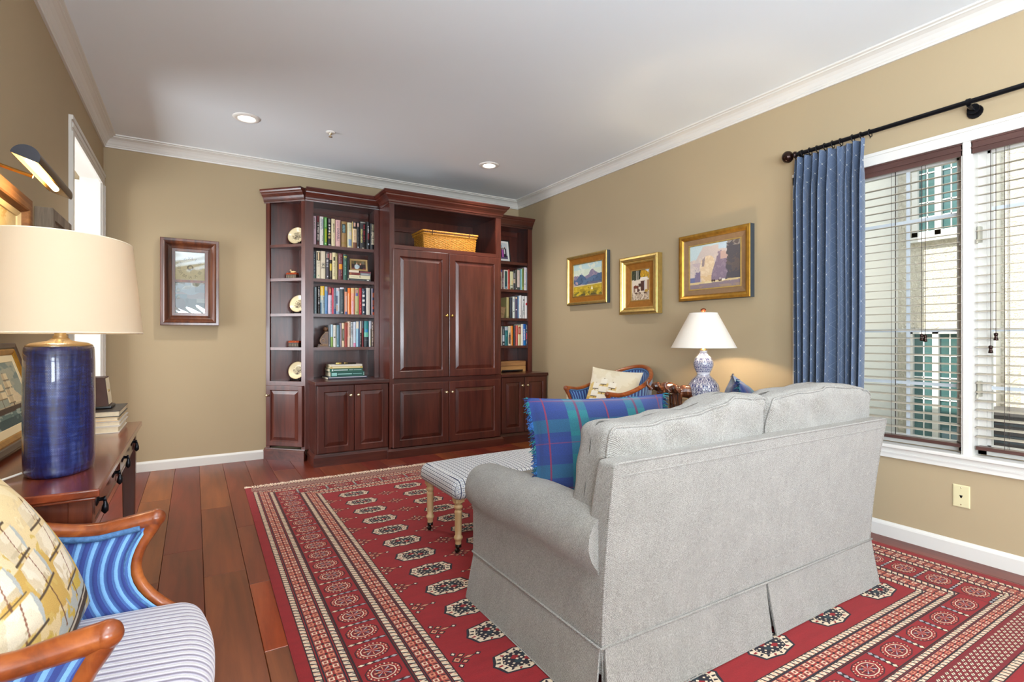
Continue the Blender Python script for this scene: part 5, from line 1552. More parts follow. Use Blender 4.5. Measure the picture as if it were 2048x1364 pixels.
def art_canyon(u, v):
    c = np.zeros((len(u), 3)); n = fbm(u, v, 12, 5); n2 = fbm(u, v, 34, 6)
    c[:] = L3((196, 212, 212))
    def put(mk, col): c[mk] = L3(col)
    put(v < .66 + .3 * np.clip((u - .12) / .15, 0, 1) + .02 * n, (206, 190, 180)); put((v < .68 + .25 * np.clip(u - .08, 0, .2)) & (n2 > .2), (216, 198, 184)); put((u > .58) & (v > .86 - .1 * (u - .58)) & (u < .78), (190, 208, 216)); put((v < .6) & (u < .45) & (n > .3), (196, 176, 176))
    cl = (((u - .38) / (.17 + .03 * n)) ** 2 + ((v - .40) / .34) ** 2 < 1); put(cl & (v > .16), (226, 198, 160)); put(cl & (n2 > .2) & (v > .16), (234, 210, 176)); put(cl & (np.abs(u - .28 - .1 * (v - .6)) < .025) & (v > .5), (160, 140, 136)); put(cl & (v < .3) & (n > .1), (220, 186, 140))
    sh = (u > .50 - .06 * np.sin(v * 5 + .6)) & (v < .72 + .1 * n - .5 * np.clip(.56 - u, 0, 1)); put(sh, (136, 118, 132)); put(sh & (n2 > .3), (150, 130, 142)); put((u > .62) & (v < .80) & (v > .62) & (n > -.1), (196, 164, 150))
    dk = (u > .74 + .03 * n2); put(dk & (v < .98), (84, 80, 84)); put(dk & (n > .2), (100, 88, 84)); put(dk & (v > .88) & (n2 > 0), (150, 140, 130)); put(dk & (v < .2) & (n2 > .2), (112, 90, 76))
    put((u < .20) & (v < .26 + .1 * u) & (v > .14), (110, 114, 150)); put((u > .10) & (u < .22) & (v < .40 + .1 * n2) & (v > .14), (130, 116, 140)); put((v < .155 + .02 * u), (214, 190, 140)); put((v < .16) & (u > .3) & (u < .66), (226, 206, 156)); put((v < .10 + .04 * u + .01 * n), (140, 122, 126)); put((v < .07) & (u > .2) & (n > 0), (160, 136, 118))
    for x in (.46, .50, .60, .63): put(((u - x) / .018) ** 2 + ((v - .16) / .028) ** 2 < 1, (70, 46, 40))
    put((np.abs(u - .61) < .01) & (np.abs(v - .19) < .03), (230, 220, 206)); put((np.abs(u - .67) < .03) & (np.abs(v - .165) < .02), (236, 226, 206))
    return c
def painting(name, label, ya, yb_, za, zb_, d, rings, linr, fw, lw, edge, fmat, lmat, emat, colfn, nu, nv):
    """hung on the right wall; rings describe the frame moulding, linr the liner"""
    o = (XR, (ya + yb_) / 2, (za + zb_) / 2)
    T = thing(name, label, 'painting', (XR, o[1], za))
    w, h = abs(yb_ - ya), zb_ - za
    a, n = (0, -1, 0), (-1, 0, 0)
    m = MB(); m.rectloft(w, h, [(0, 0.001), (0, d), (0.004, d)], o, a, n, cap=False, capback=True); m.build('frame_edge', emat, T, world=True)
    m = MB(); m.rectloft(w, h, [(i + 0.0005, q) for i, q in rings], o, a, n, cap=False); m.build('frame', fmat, T, world=True)
    m = MB(); m.rectloft(w - 2 * fw, h - 2 * fw, linr, o, a, n, cap=False); m.build('liner', lmat, T, world=True)
    iw, ih = w - 2 * fw - 2 * lw, h - 2 * fw - 2 * lw
    m = MB(); m.rectloft(iw + 0.02, ih + 0.02, [(0.0, linr[-1][1] - 0.004), (0.003, linr[-1][1] + 0.004), (0.010, linr[-1][1] + 0.004), (0.0115, linr[-1][1] - 0.004)], o, a, n, cap=False); m.build('sight_edge', GOLD_PALE, T, world=True)
    m = MB(); m.grid(lambda u, v: (XR - (linr[-1][1] - 0.004), o[1] + (0.5 - u) * iw, o[2] + (v - .5) * ih), nu, nv, smooth=False, colfn=colfn); m.build('canvas', CANVAS, T, world=True)
    return T
painting('painting', 'gilt framed painting of blue mountains above a yellow meadow', 4.350, 3.730, 1.466, 1.968, 0.042,
         [(0, 0.042), (0.004, 0.046), (0.014, 0.048), (0.024, 0.044), (0.030, 0.034)], [(0, 0.034), (0.004, 0.030), (0.060, 0.024)], 0.030, 0.058, 0, GOLD_PALE, OCHRE, SLATE, art_meadow, 110, 90)
painting('painting', 'small deep gilt framed painting of a horse outside a cabin', 3.548, 3.085, 1.340, 1.852, 0.056,
         [(0, 0.050), (0.006, 0.060), (0.022, 0.066), (0.038, 0.060), (0.046, 0.050), (0.050, 0.052), (0.058, 0.050), (0.064, 0.040)], [(0, 0.040), (0.004, 0.034), (0.062, 0.024)], 0.064, 0.060, 0, GOLD_PALE, OCHRE, GOLD_PALE, art_cabin, 80, 100)
painting('painting', 'large wide gilt framed painting of pale desert cliffs and riders', 2.868, 2.238, 1.420, 1.938, 0.048,
         [(0, 0.048), (0.004, 0.054), (0.020, 0.058), (0.034, 0.052), (0.042, 0.040)], [(0, 0.040), (0.003, 0.034), (0.050, 0.028)], 0.042, 0.048, 0, GOLD, plain('taupe_gilt_liner', (150, 118, 84), 0.5, 0.1, 30, metal=0.3), SLATE, art_canyon, 130, 100)

# ------------------------------------------------------------------ wall plates, ceiling fittings
def wall_plate(y, z, label, jack):
    T = thing('wall_plate', label, 'outlet', (XR, y, z))
    m = MB(); m.rectloft(0.071, 0.114, [(0, 0.0), (0, 0.004), (0.003, 0.006), (0.006, 0.0065)], (XR, y, z), (0, -1, 0), (-1, 0, 0)); m.build('plate', plain('ivory_plastic', (214, 204, 162), 0.35, 0.02), T, world=True)
    m = MB()
    if jack:
        m.prism([(y + 0.007, z + 0.005), (y - 0.007, z + 0.005), (y - 0.003, z - 0.008), (y + 0.003, z - 0.008)], XR - 0.0072, XR - 0.006, 'x'); m.build('jack', BLACK, T, world=True)
    else:
        for dz in (-0.02, 0.02): m.rbox((XR - 0.0066, y, z + dz), (0.0015, 0.012, 0.014), 0.001, 1, 1)
        m.build('socket', WHITE, T, world=True)
    for dz in (-0.043, 0.043):
        m = MB(); m.lathe([(0.003, XR - 0.0064), (0.003, XR - 0.0074), (0.001, XR - 0.0076)], (0, y, z + dz), 8, axis='x'); m.build('screw', SATIN_NICKEL, T, world=True)
wall_plate(1.078, 0.315, 'ivory wall plate with telephone jack under the window', True)
wall_plate(4.372, 0.470, 'ivory wall outlet low on the wall behind the far armchair', False)

LENS = emit('lamp_lens', (1.0, 0.96, 0.88), 14.0)
def can_light(x, y, label):
    T = thing('recessed_light', label, 'ceiling light', (x, y, ZC), 0, 'recessed ceiling lights')
    m = MB(); m.lathe([(0.052, ZC - 0.0005), (0.058, ZC - 0.006), (0.064, ZC - 0.012), (0.082, ZC - 0.009), (0.094, ZC - 0.004), (0.095, ZC - 0.0002)], (x, y, 0), 40, cap=False); m.build('trim_ring', WHITE, T, world=True)
    m = MB(); m.lathe([(0.056, ZC - 0.004), (0.001, ZC - 0.0042)], (x, y, 0), 32, cap=False); m.build('lens', LENS, T, world=True)
    light('recessed_lamp', 'SPOT', (x, y, ZC - 0.02), 68 if y > 2 else 42, (1.0, 0.94, 0.86), (0, 0, 0), spot_size=R(128), spot_blend=0.9, shadow_soft_size=0.05)
can_light(0.335, 4.373, 'lit white recessed ceiling light nearer the clock wall corner')
can_light(2.407, 4.360, 'lit white recessed ceiling light in front of the media cabinet')
can_light(0.335, 0.35, 'lit white recessed ceiling light over the left wall armchair')
can_light(2.407, 0.35, 'lit white recessed ceiling light over the rug behind the sofa')
can_light(0.335, -1.2, 'lit white recessed ceiling light behind the camera by the left wall')
can_light(2.407, -1.2, 'lit white recessed ceiling light behind the camera by the right wall')
spk = thing('sprinkler_head', 'small chrome fire sprinkler head on the ceiling', 'sprinkler', (0.935, 4.328, ZC))
m = MB(); m.lathe([(0.036, ZC), (0.036, ZC - 0.004), (0.026, ZC - 0.010), (0.012, ZC - 0.010)], (0.935, 4.328, 0), 24, cap=False); m.build('escutcheon', WHITE, spk, world=True)
m = MB(); m.lathe([(0.012, ZC - 0.004), (0.012, ZC - 0.018), (0.006, ZC - 0.022), (0.006, ZC - 0.036), (0.016, ZC - 0.038), (0.015, ZC - 0.040), (0.001, ZC - 0.041)], (0.935, 4.328, 0), 12); m.build('deflector', SATIN_NICKEL, spk, world=True)

# ------------------------------------------------------------------ rug: knotted pattern drawn as coloured facets lying in the pile
RED, RED2, NAVY, DARK = lin((130, 12, 20)), lin((108, 14, 24)), lin((24, 18, 32)), lin((36, 12, 18))
IVORY, PEACH, SALM, TEAL = lin((206, 186, 160)), lin((194, 132, 102)), lin((154, 66, 54)), lin((26, 44, 52))
GREY = lin((150, 146, 150))
RW, RX0, RY0, RY1, RH = 2.925, 0.322, 0.578, 4.350, 0.006
rug = thing('area_rug', 'red oriental rug with rows of ivory medallions and patterned border', 'rug', (RX0 + RW / 2, (RY0 + RY1) / 2, 0), 0)
rm = MB()
LAY = 0.00022
def skew(x, y): return x - 0.012 * (4.36 - y)       # the rug lies slightly off square
def poly(pts, col, lay=1):
    rm.add([(skew(p[0], p[1]), p[1], RH + LAY * lay) for p in pts], [tuple(range(len(pts)))], 0, False, None, col)
def quad4(x0, y0, x1, y1, col, lay=1): poly([(x0, y0), (x1, y0), (x1, y1), (x0, y1)], col, lay)
nseg = 24
edge = [(RX0, RY0 + (RY1 - RY0) * k / nseg) for k in range(nseg + 1)]
for k in range(nseg):
    ya, yb2 = edge[k][1], edge[k + 1][1]
    A = [(skew(RX0, ya), ya), (skew(RX0 + RW, ya), ya), (skew(RX0 + RW, yb2), yb2), (skew(RX0, yb2), yb2)]
    rm.add([(p[0], p[1], RH) for p in A], [(0, 1, 2, 3)], 0, False, None, RED)
    for i, j in ((3, 0), (1, 2)):
        rm.add([(A[i][0], A[i][1], 0), (A[j][0], A[j][1], 0), (A[j][0], A[j][1], RH), (A[i][0], A[i][1], RH)], [(0, 1, 2, 3)], 0, False, None, RED2)
for yy in (RY0, RY1):
    rm.add([(skew(RX0, yy), yy, 0), (skew(RX0 + RW, yy), yy, 0), (skew(RX0 + RW, yy), yy, RH), (skew(RX0, yy), yy, RH)], [(0, 1, 2, 3)], 0, False, None, RED2)
# field and frames
FX0, FX1 = RX0 + 0.466, RX0 + RW - 0.466
FY0, FY1 = 1.038, 3.915
# bands as offsets outward from the field: side widths / end widths
SB = [('z', 0.0, 0.030), ('o', 0.036, 0.092), ('z', 0.098, 0.130), ('p', 0.136, 0.288), ('z', 0.294, 0.322), ('o', 0.330, 0.386), ('z', 0.394, 0.422)]
EB = [('z', 0.0, 0.026), ('o', 0.030, 0.080), ('z', 0.084, 0.108), ('p', 0.112, 0.214), ('z', 0.218, 0.238), ('o', 0.242, 0.274), ('z', 0.276, 0.294), ('l', 0.300, 0.396), ('z', 0.400, 0.428)]
SO = [0.0, 0.033, 0.095, 0.133, 0.291, 0.326, 0.390, 0.426]
EO = [0.0, 0.028, 0.082, 0.110, 0.216, 0.240, 0.275, 0.296]
def frame_at(k):      # rectangle of the k-th boundary
    return FX0 - SO[k], FX1 + SO[k], FY0 - EO[k], FY1 + EO[k]
def band(kind, f, s0, s1, t0, t1, flip=False):
    """f maps (s along, t across 0..1 from inner to outer) to the rug"""
    Ln = s1 - s0
    def P(*pts): return [f(*p) for p in pts]
    w = t1 - t0
    if kind == 'z':
        poly(P((s0, 0), (s1, 0), (s1, 1), (s0, 1)), DARK, 1)
        poly(P((s0, .14), (s1, .14), (s1, .86), (s0, .86)), IVORY, 2)
        n = max(3, int(Ln / 0.024)); st = Ln / n
        for k in range(n):
            a = s0 + k * st
            poly(P((a, .12), (a + st * .24, .12), (a + st * .62, .88), (a + st * .38, .88)), NAVY, 3)
            poly(P((a + st * .70, .14), (a + st * .98, .14), (a + st * .84, .55)), PEACH if k % 3 else NAVY, 3)
            poly(P((a + st * .04, .86), (a + st * .30, .86), (a + st * .17, .45)), PEACH if k % 2 else SALM, 3)
    elif kind == 'o':
        poly(P((s0, -.08), (s1, -.08), (s1, 1.08), (s0, 1.08)), NAVY, 1)
        poly(P((s0, .02), (s1, .02), (s1, .98), (s0, .98)), SALM, 2)
        n = max(3, int(Ln / 0.034)); st = Ln / n
        for k in range(n):
            a = s0 + k * st
            for q, cc in ((.24, PEACH), (.74, PEACH)):
                poly(P((a + st * .10, q - .17), (a + st * .62, q - .17), (a + st * .62, q + .17), (a + st * .10, q + .17)), IVORY if (k + int(q * 4)) % 3 else PEACH, 3)
                poly(P((a + st * .20, q - .09), (a + st * .52, q - .09), (a + st * .52, q + .09), (a + st * .20, q + .09)), SALM, 4)
                poly(P((a + st * .30, q - .03), (a + st * .44, q - .03), (a + st * .44, q + .03), (a + st * .30, q + .03)), DARK, 5)
            poly(P((a + st * .66, .04), (a + st * .80, .04), (a + st * .96, .30), (a + st * .82, .30)), DARK, 3)
            poly(P((a + st * .66, .96), (a + st * .80, .96), (a + st * .96, .70), (a + st * .82, .70)), DARK, 3)
            poly(P((a + st * .64, .42), (a + st * 1.0, .42), (a + st * 1.0, .58), (a + st * .64, .58)), DARK, 3)
            poly(P((a, .46), (a + st * .5, .46), (a + st * .5, .54), (a, .54)), RED, 3)
    elif kind == 'p':
        poly(P((s0, -.03), (s1, -.03), (s1, 1.03), (s0, 1.03)), DARK, 1)
        poly(P((s0, .02), (s1, .02), (s1, .98), (s0, .98)), RED, 2)
        pitch = 0.138 if not flip else 0.201
        n = max(1, int(round(Ln / pitch))); st = Ln / n
        for k in range(n):
            c = s0 + (k + .5) * st
            # bar of lozenges between the medallions
            a = s0 + k * st
            poly(P((a - st * .05, .04), (a + st * .05, .04), (a + st * .05, .96), (a - st * .05, .96)), DARK, 3)
            for q in (.12, .32, .5, .68, .88):
                poly(P((a, q - .085), (a + st * .045, q), (a, q + .085), (a - st * .045, q)), GREY if int(q * 10) % 2 else IVORY, 4)
            # medallion: dotted outline, stepped hexagon, star
            hx, hy = st * .37, .40
            for sc, cc, ly in ((1.0, DARK, 3), (.93, RED, 4), (.70, IVORY, 5), (.63, RED2, 6), (.40, NAVY, 7), (.32, RED, 8)):
                poly(P(*[(c + hx * sc * x, .5 + hy * sc * y) for x, y in ((-1, 0), (-.72, .72), (-.3, 1), (.3, 1), (.72, .72), (1, 0), (.72, -.72), (.3, -1), (-.3, -1), (-.72, -.72))]), cc, ly)
            for q in range(22):
                an_ = 6.2832 * q / 22
                x, y = c + hx * .85 * math.cos(an_), .5 + hy * .85 * math.sin(an_)
                poly(P((x - .0035, y - .016), (x + .0035, y - .016), (x + .0035, y + .016), (x - .0035, y + .016)), IVORY if q % 2 else PEACH, 6)
            for q in range(8):
                an_ = 6.2832 * q / 8
                ca, sa = math.cos(an_), math.sin(an_)
                poly(P((c + hx * .52 * ca - .004 * sa, .5 + hy * .52 * sa + .016 * ca), (c + hx * .52 * ca + .004 * sa, .5 + hy * .52 * sa - .016 * ca), (c, .5)), GREY if q % 2 else PEACH, 9)
    elif kind == 'l':
        poly(P((s0, -.04), (s1, -.04), (s1, 1.04), (s0, 1.04)), RED2, 1)
        n = int(Ln / 0.034); st = Ln / n; rows = 4
        for k in range(n + 1):
            for q in range(rows * 2 + 1):
                c = s0 + (k + (.5 if q % 2 else 0)) * st; y = q / (rows * 2)
                if c > s1 or y < 0.04 or y > .96: continue
                e = .42
                poly(P((c - st * e, y), (c, y - .5 * e / rows * 2 * .5), (c + st * e, y), (c, y + .5 * e / rows * 2 * .5)), TEAL, 2)
                poly(P((c - st * .30, y + .01), (c - st * .06, y - .055), (c + st * .05, y - .035), (c - st * .20, y + .045)), IVORY, 3)
                poly(P((c + st * .30, y - .01), (c + st * .06, y + .055), (c - st * .05, y + .035), (c + st * .20, y - .045)), IVORY, 3)
def side(kind, k, o0, o1, e):
    ya, yb2 = FY0 - e, FY1 + e
    for sg in (-1, 1):
        xb = FX0 if sg < 0 else FX1
        band(kind, lambda s, t, xb=xb, sg=sg: (xb + sg * (o0 + (o1 - o0) * t), s), ya, yb2, o0, o1)
def ends(kind, k, o0, o1, e):
    for sg in (-1, 1):
        ybb = FY0 if sg < 0 else FY1
        band(kind, lambda s, t, ybb=ybb, sg=sg: (s, ybb + sg * (o0 + (o1 - o0) * t)), FX0 - e, FX1 + e, o0, o1, True)
for k, (sb, eb) in enumerate(zip(SB, EB)):
    side(sb[0], k, sb[1], sb[2], eb[2])
    ends(eb[0], k, eb[1], eb[2], sb[1] if k else 0.0)
ends('l', 7, EB[7][1], EB[7][2], 0.420)
ends('z', 8, EB[8][1], EB[8][2], 0.422)
# medallions of the field
def gul(cx, cy, hx=0.108, hy=0.064):
    def ring(sc, n=24, lob=.06):
        out = []
        for q in range(n):
            a = 6.2832 * q / n
            ca, sa = math.cos(a), math.sin(a)
            k = 1 / max(abs(ca) ** 2.6 + abs(sa) ** 2.6, 1e-6) ** (1 / 2.6)
            k *= 1 + (lob if q % 3 == 0 else -lob * .4)
            out.append((cx + hx * sc * k * ca, cy + hy * sc * k * sa))
        return out
    poly(ring(1.0), NAVY, 1); poly(ring(.90, 24, .08), IVORY, 2); poly(ring(.66, 24, .05), NAVY, 3)
    for q in range(18):                              # dark hooks and flecks across the ivory ring
        a = 6.2832 * (q + .5) / 18
        ca, sa = math.cos(a), math.sin(a)
        x, y = cx + hx * .74 * ca, cy + hy * .74 * sa
        poly([(x - .0062 * sa, y + .0045 * ca), (x + .0062 * sa, y - .0045 * ca), (x + hx * .17 * ca + .004 * sa, y + hy * .17 * sa - .003 * ca), (x + hx * .15 * ca - .002 * sa, y + hy * .15 * sa + .002 * ca)], RED if q % 3 == 0 else NAVY, 4)
        x, y = cx + hx * .62 * math.cos(a + .17), cy + hy * .62 * math.sin(a + .17)
        poly([(x - .0048, y), (x, y - .0036), (x + .0048, y), (x, y + .0036)], IVORY, 5)
    for q in range(4):                               # quartered heart: red and ivory quarters
        a = 6.2832 * q / 4 + .785
        x, y = cx + hx * .27 * math.cos(a), cy + hy * .27 * math.sin(a)
        poly([(x - hx * .17, y), (x, y - hy * .2), (x + hx * .17, y), (x, y + hy * .2)], RED if q % 2 else TEAL, 5)
    for q in range(10):
        a = 6.2832 * q / 10
        x, y = cx + hx * .46 * math.cos(a), cy + hy * .46 * math.sin(a)
        poly([(x - .0062, y), (x, y - .0048), (x + .0062, y), (x, y + .0048)], IVORY, 6)
    for dx, dy in ((-.16, 0), (.16, 0), (0, -.24), (0, .24), (0, 0)):
        x, y = cx + hx * dx, cy + hy * dy
        poly([(x - .007, y), (x, y - .0055), (x + .007, y), (x, y + .0055)], IVORY, 6)
def minor(cx, cy, half=0):
    hx, hy = 0.088, 0.046
    def dm(x, y, a, b, col, ly):
        if half and (x - cx) * half < -0.001: return
        poly([(x - a, y), (x, y - b), (x + a, y), (x, y + b)], col, ly)
    for sx in (-1, 1):
        dm(cx + sx * hx * .50, cy, hx * .34, hy * .20, DARK, 1); dm(cx + sx * hx * .50, cy, hx * .22, hy * .12, PEACH, 2); dm(cx + sx * hx * .92, cy, hx * .16, hy * .24, NAVY, 1); dm(cx + sx * hx * .92, cy, hx * .08, hy * .13, IVORY, 2)
        for sy in (-1, 1):
            dm(cx + sx * hx * .26, cy + sy * hy * .42, hx * .20, hy * .26, DARK, 1); dm(cx + sx * hx * .26, cy + sy * hy * .42, hx * .11, hy * .14, PEACH, 2)
    for sy in (-1, 1):
        dm(cx, cy + sy * hy * .80, hx * .14, hy * .28, NAVY, 1); dm(cx, cy + sy * hy * .80, hx * .07, hy * .16, IVORY, 2)
    dm(cx, cy, hx * .24, hy * .44, DARK, 2); dm(cx, cy, hx * .16, hy * .30, PEACH, 3); dm(cx, cy, hx * .08, hy * .15, RED, 4)
cols = [0.990, 1.396, 1.800, 2.200, 2.600]
rows = [1.136 + 0.2045 * k for k in range(14)]
for cyy in rows:
    for cxx in cols: gul(cxx + 0.012 * (4.36 - cyy) * 1.0 - 0.0075, cyy)
for k in range(len(rows) - 1):
    cyy = rows[k] + 0.1022
    for j, cxx in enumerate([0.790, 1.193, 1.598, 2.000, 2.400, 2.805]):
        minor(cxx + 0.012 * (4.36 - cyy) - 0.0075 + (0.0 if 0 < j < 5 else 0), cyy, 1 if j == 0 else (-1 if j == 5 else 0))
def rug_mat():
    t = NT('knotted_wool')
    a = t.n('Attribute', attribute_name='Col')
    v = t.coords()
    n1 = t.noise(v, 420, 2.0); n2 = t.noise(t.coords(scale=(1, 5, 1)), 7, 3.0)
    k = t.math('ADD', t.math('MULTIPLY_ADD', n1, .5, .75), t.math('MULTIPLY_ADD', n2, .36, -.18))
    hs = t.n('HueSaturation'); t.l(k, hs.inputs['Value']); t.l(a.outputs['Color'], hs.inputs['Color'])
    t.l(hs.outputs[0], t.bsdf.inputs['Base Color']); t.bump(n1, .35, .002)
    t.p(rough=.9, sheen=.04)
    return t.m
rm.build('pile', rug_mat(), rug, world=True)
FR = plain('cotton_fringe', (226, 206, 184), 0.8, 0.08, 40)
for yy, sg in ((RY1, 1), (RY0, -1)):
    m = MB(); r_ = random.Random(5)
    for k in range(520):
        x = RX0 + RW * k / 519
        ln = r_.uniform(.04, .085); dx = r_.uniform(-.016, .016); w = r_.uniform(.0018, .0034)
        xs = skew(x, yy); z = r_.uniform(.002, .006)
        m.add([(xs - w, yy, .0058), (xs + w, yy, .0058), (xs + dx * .5 + w, yy + sg * ln * .55, z + .003), (xs + dx * .5 - w, yy + sg * ln * .55, z + .003), (xs + dx, yy + sg * ln, .0012)], [(0, 1, 2, 3), (3, 2, 4)])
    m.build('fringe', FR, rug, world=True, kind='stuff')

# ------------------------------------------------------------------ sofa
def chenille():
    t = NT('oatmeal_chenille')
    v = t.coords(); v2 = t.coords(scale=(1, 1, 1), rot=(R(20), R(35), R(40)))
    wv = t.n('TexWave', wave_type='BANDS', bands_direction='DIAGONAL'); wv.inputs['Scale'].default_value = 130; wv.inputs['Distortion'].default_value = 2.5; wv.inputs['Detail'].default_value = 2.0; wv.inputs['Detail Scale'].default_value = 3.0
    t.l(v, wv.inputs['Vector'])
    n1 = t.noise(v, 260, 3.0, .6); n2 = t.noise(v, 9, 3.0); n3 = t.noise(t.coords(scale=(40, 40, 12)), 1.0, 3.0)
    f = t.math('ADD', t.math('MULTIPLY', n1, .62), t.math('MULTIPLY', n2, .10)); f = t.math('ADD', f, t.math('MULTIPLY', wv.outputs[1], .20)); f = t.math('ADD', f, t.math('MULTIPLY', n3, .08))
    t.l(t.ramp(f, [(.32, rgba((98, 94, 88))), (.5, rgba((138, 134, 127))), (.68, rgba((174, 170, 163)))]), t.bsdf.inputs['Base Color'])
    t.bump(t.math('ADD', n1, t.math('MULTIPLY', wv.outputs[1], .6)), .6, .004)
    t.p(rough=.9, sheen=.3)
    return t.m
CHEN = chenille()
SX0, SX1, SYB, SYF = 1.040, 2.660, 1.185, 2.010
sofa = thing('sofa', 'oatmeal chenille loveseat with rolled arms and kick pleat skirt, seen from behind', 'sofa', ((SX0 + SX1) / 2, 1.6, RH))
zb0 = RH + 0.004
def spart(name, m, weld=False, parent=sofa): return m.build(name, CHEN, parent, world=True, weld=weld)
m = MB(); m.rbox((1.85, 1.60, 0.255), (0.808, 0.408, 0.145), 0.012, 4, 2); spart('base', m, True)
# back frame: leans towards the camera, thin rolled top
BHX = 0.812
def backfn(x, y, z):
    h = (z + 0.310) / 0.62
    yy = y * (1.0 - 0.40 * h) - 0.086 * h * h * .55 - 0.086 * h * .45 + .010
    return (x + h * (0.010 + 0.014 * x / BHX), yy, z)
BC = ((1.037 + 2.661) / 2, SYB + 0.052, 0.457)
m = MB(); m.rbox(BC, (BHX, 0.062, 0.310), 0.016, 10, 4, backfn); spart('back', m, True)
def bpt(x, y, z):
    p = backfn(x, y, z); return (BC[0] + p[0], BC[1] + p[1], BC[2] + p[2])
r_ = 0.0042
m = MB()
xs_, ys_ = BHX - .004, -0.062 + .004
m.tube([bpt(-xs_, ys_, z) for z in [-.25 + .05 * k for k in range(11)]] + [bpt(-xs_, ys_, .296), bpt(-xs_ + .012, ys_, .307)] + [bpt(-xs_ + .02 + (2 * xs_ - .04) * k / 12, ys_, .3075) for k in range(13)] + [bpt(xs_ - .012, ys_, .307), bpt(xs_, ys_, .296)] + [bpt(xs_, ys_, z) for z in [.25 - .05 * k for k in range(11)]], r_, 6)
spart('back_welt', m)
m = MB(); m.tube([bpt(-xs_ + .02 + (2 * xs_ - .04) * k / 12, -.0615, .268) for k in range(13)], .0022, 5); spart('back_seam', m)
xa, xb = SX0, SX1
m = MB(); m.tube([(xa - .008, 2.02, .203), (xa - .008, 1.6, .203), (xa - .008, SYB - .004, .203), (1.85, SYB - .008, .203), (xb + .008, SYB - .004, .203), (xb + .008, 1.6, .203), (xb + .008, 2.02, .203)], r_, 6); spart('skirt_welt', m)
# skirt panels, flaring slightly, with open pleats at the corners and in the middle of the back
def skirt(p0, p1, out, name='skirt_panel', wav=0.004, e0=-1, e1=1):
    n = 18
    L = math.hypot(p1[0] - p0[0], p1[1] - p0[1])
    d = ((p1[0] - p0[0]) / L, (p1[1] - p0[1]) / L)
    m = MB()
    def srf(u, v, off=0.0):
        fl = 0.030 * (1 - v) ** 1.2
        wv = wav * math.sin(u * 7 + 1.3 * p0[0]) * (1 - v)
        s = u * L + 0.012 * (1 - v) * (min(0, e0) * (1 - u) + max(0, e1) * u) + 0.010 * (1 - v) * (1 - v) * ((u if e1 < 0 else 0) * -1 + ((1 - u) if e0 > 0 else 0))
        o = fl + wv + off + 0.006
        return (p0[0] + d[0] * s + out[0] * o, p0[1] + d[1] * s + out[1] * o, zb0 + (0.203 - zb0) * v)
    m.grid(srf, n, 5); m.grid(lambda u, v: srf(u, v, -0.006), n, 5)
    for u in (0, 1):
        m.add([srf(u, 0), srf(u, 1), srf(u, 1, -.006), srf(u, 0, -.006)], [(0, 1, 2, 3)])
    m.add([srf(0, 0), srf(1, 0), srf(1, 0, -.006), srf(0, 0, -.006)], [(0, 1, 2, 3)])
    return spart(name, m)
skirt((SX0 + .006, SYB), (1.848, SYB), (0, -1), e0=-1, e1=-1); skirt((1.858, SYB), (SX1 - .002, SYB), (0, -1), e0=1, e1=1)
skirt((SX0, SYF), (SX0, SYB + .006), (-1, 0)); skirt((SX1, SYB + .006), (SX1, SYF), (1, 0)); skirt((SX1, SYF), (SX0, SYF), (0, 1))
m = MB(); m.box(1.80, SYB + .001, zb0 + .01, 1.91, SYB + .004, .2); spart('pleat_backing', m)
m = MB(); m.box(SX0 + .001, SYB + .002, zb0 + .01, SX0 + .05, SYB + .004, .2); spart('pleat_backing', m)
# arms
def arm(side_):
    xc = 1.098 if side_ < 0 else 2.602
    m = MB()
    prof = []
    for k in range(33):                              # roll with a flat inner side running down to the seat
        a = R(-118 + 298 * k / 32)                   # from under the roll outside, over the top, to the inside
        prof.append((-0.112 * math.sin(a) if False else 0.112 * math.cos(a + math.pi / 2 + R(62)) , 0.105 * math.sin(a + math.pi / 2 + R(62))))
    ring = [(-0.062, -0.300), (-0.062, -0.100)]
    for k in range(25):
        a = R(228 - 250 * k / 24)
        ring.append((0.108 * math.cos(a), 0.108 * math.sin(a)))
    ring += [(0.085, -0.10), (0.080, -0.300)]
    n = len(ring); nn = 16
    V = []
    for j in range(nn + 1):
        t = j / nn
        y = 1.196 + (2.020 - 1.196) * t
        puff = 1.0 - 0.06 * (abs(2 * t - 1) ** 8)
        zc_ = 0.508 - 0.030 * t
        for (a, b) in ring:
            q = puff if b > -0.1 else 1.0
            bump_ = 0.0035 * math.sin(11 * t + 4 * a * 10) * (1 if b > -.09 else 0)
            V.append((xc + (-side_) * (a * q) * 1.0, y, zc_ + b * q + bump_))
    Fc = [(j * n + i, j * n + i + 1, (j + 1) * n + i + 1, (j + 1) * n + i) for j in range(nn) for i in range(n - 1)]
    if side_ > 0: Fc = [f[::-1] for f in Fc]
    m.add(V, Fc, 0, True); m.add(V[:n], [tuple(range(n))]); m.add(V[-n:], [tuple(range(n))[::-1]])
    spart('arm', m)
arm(-1); arm(1)
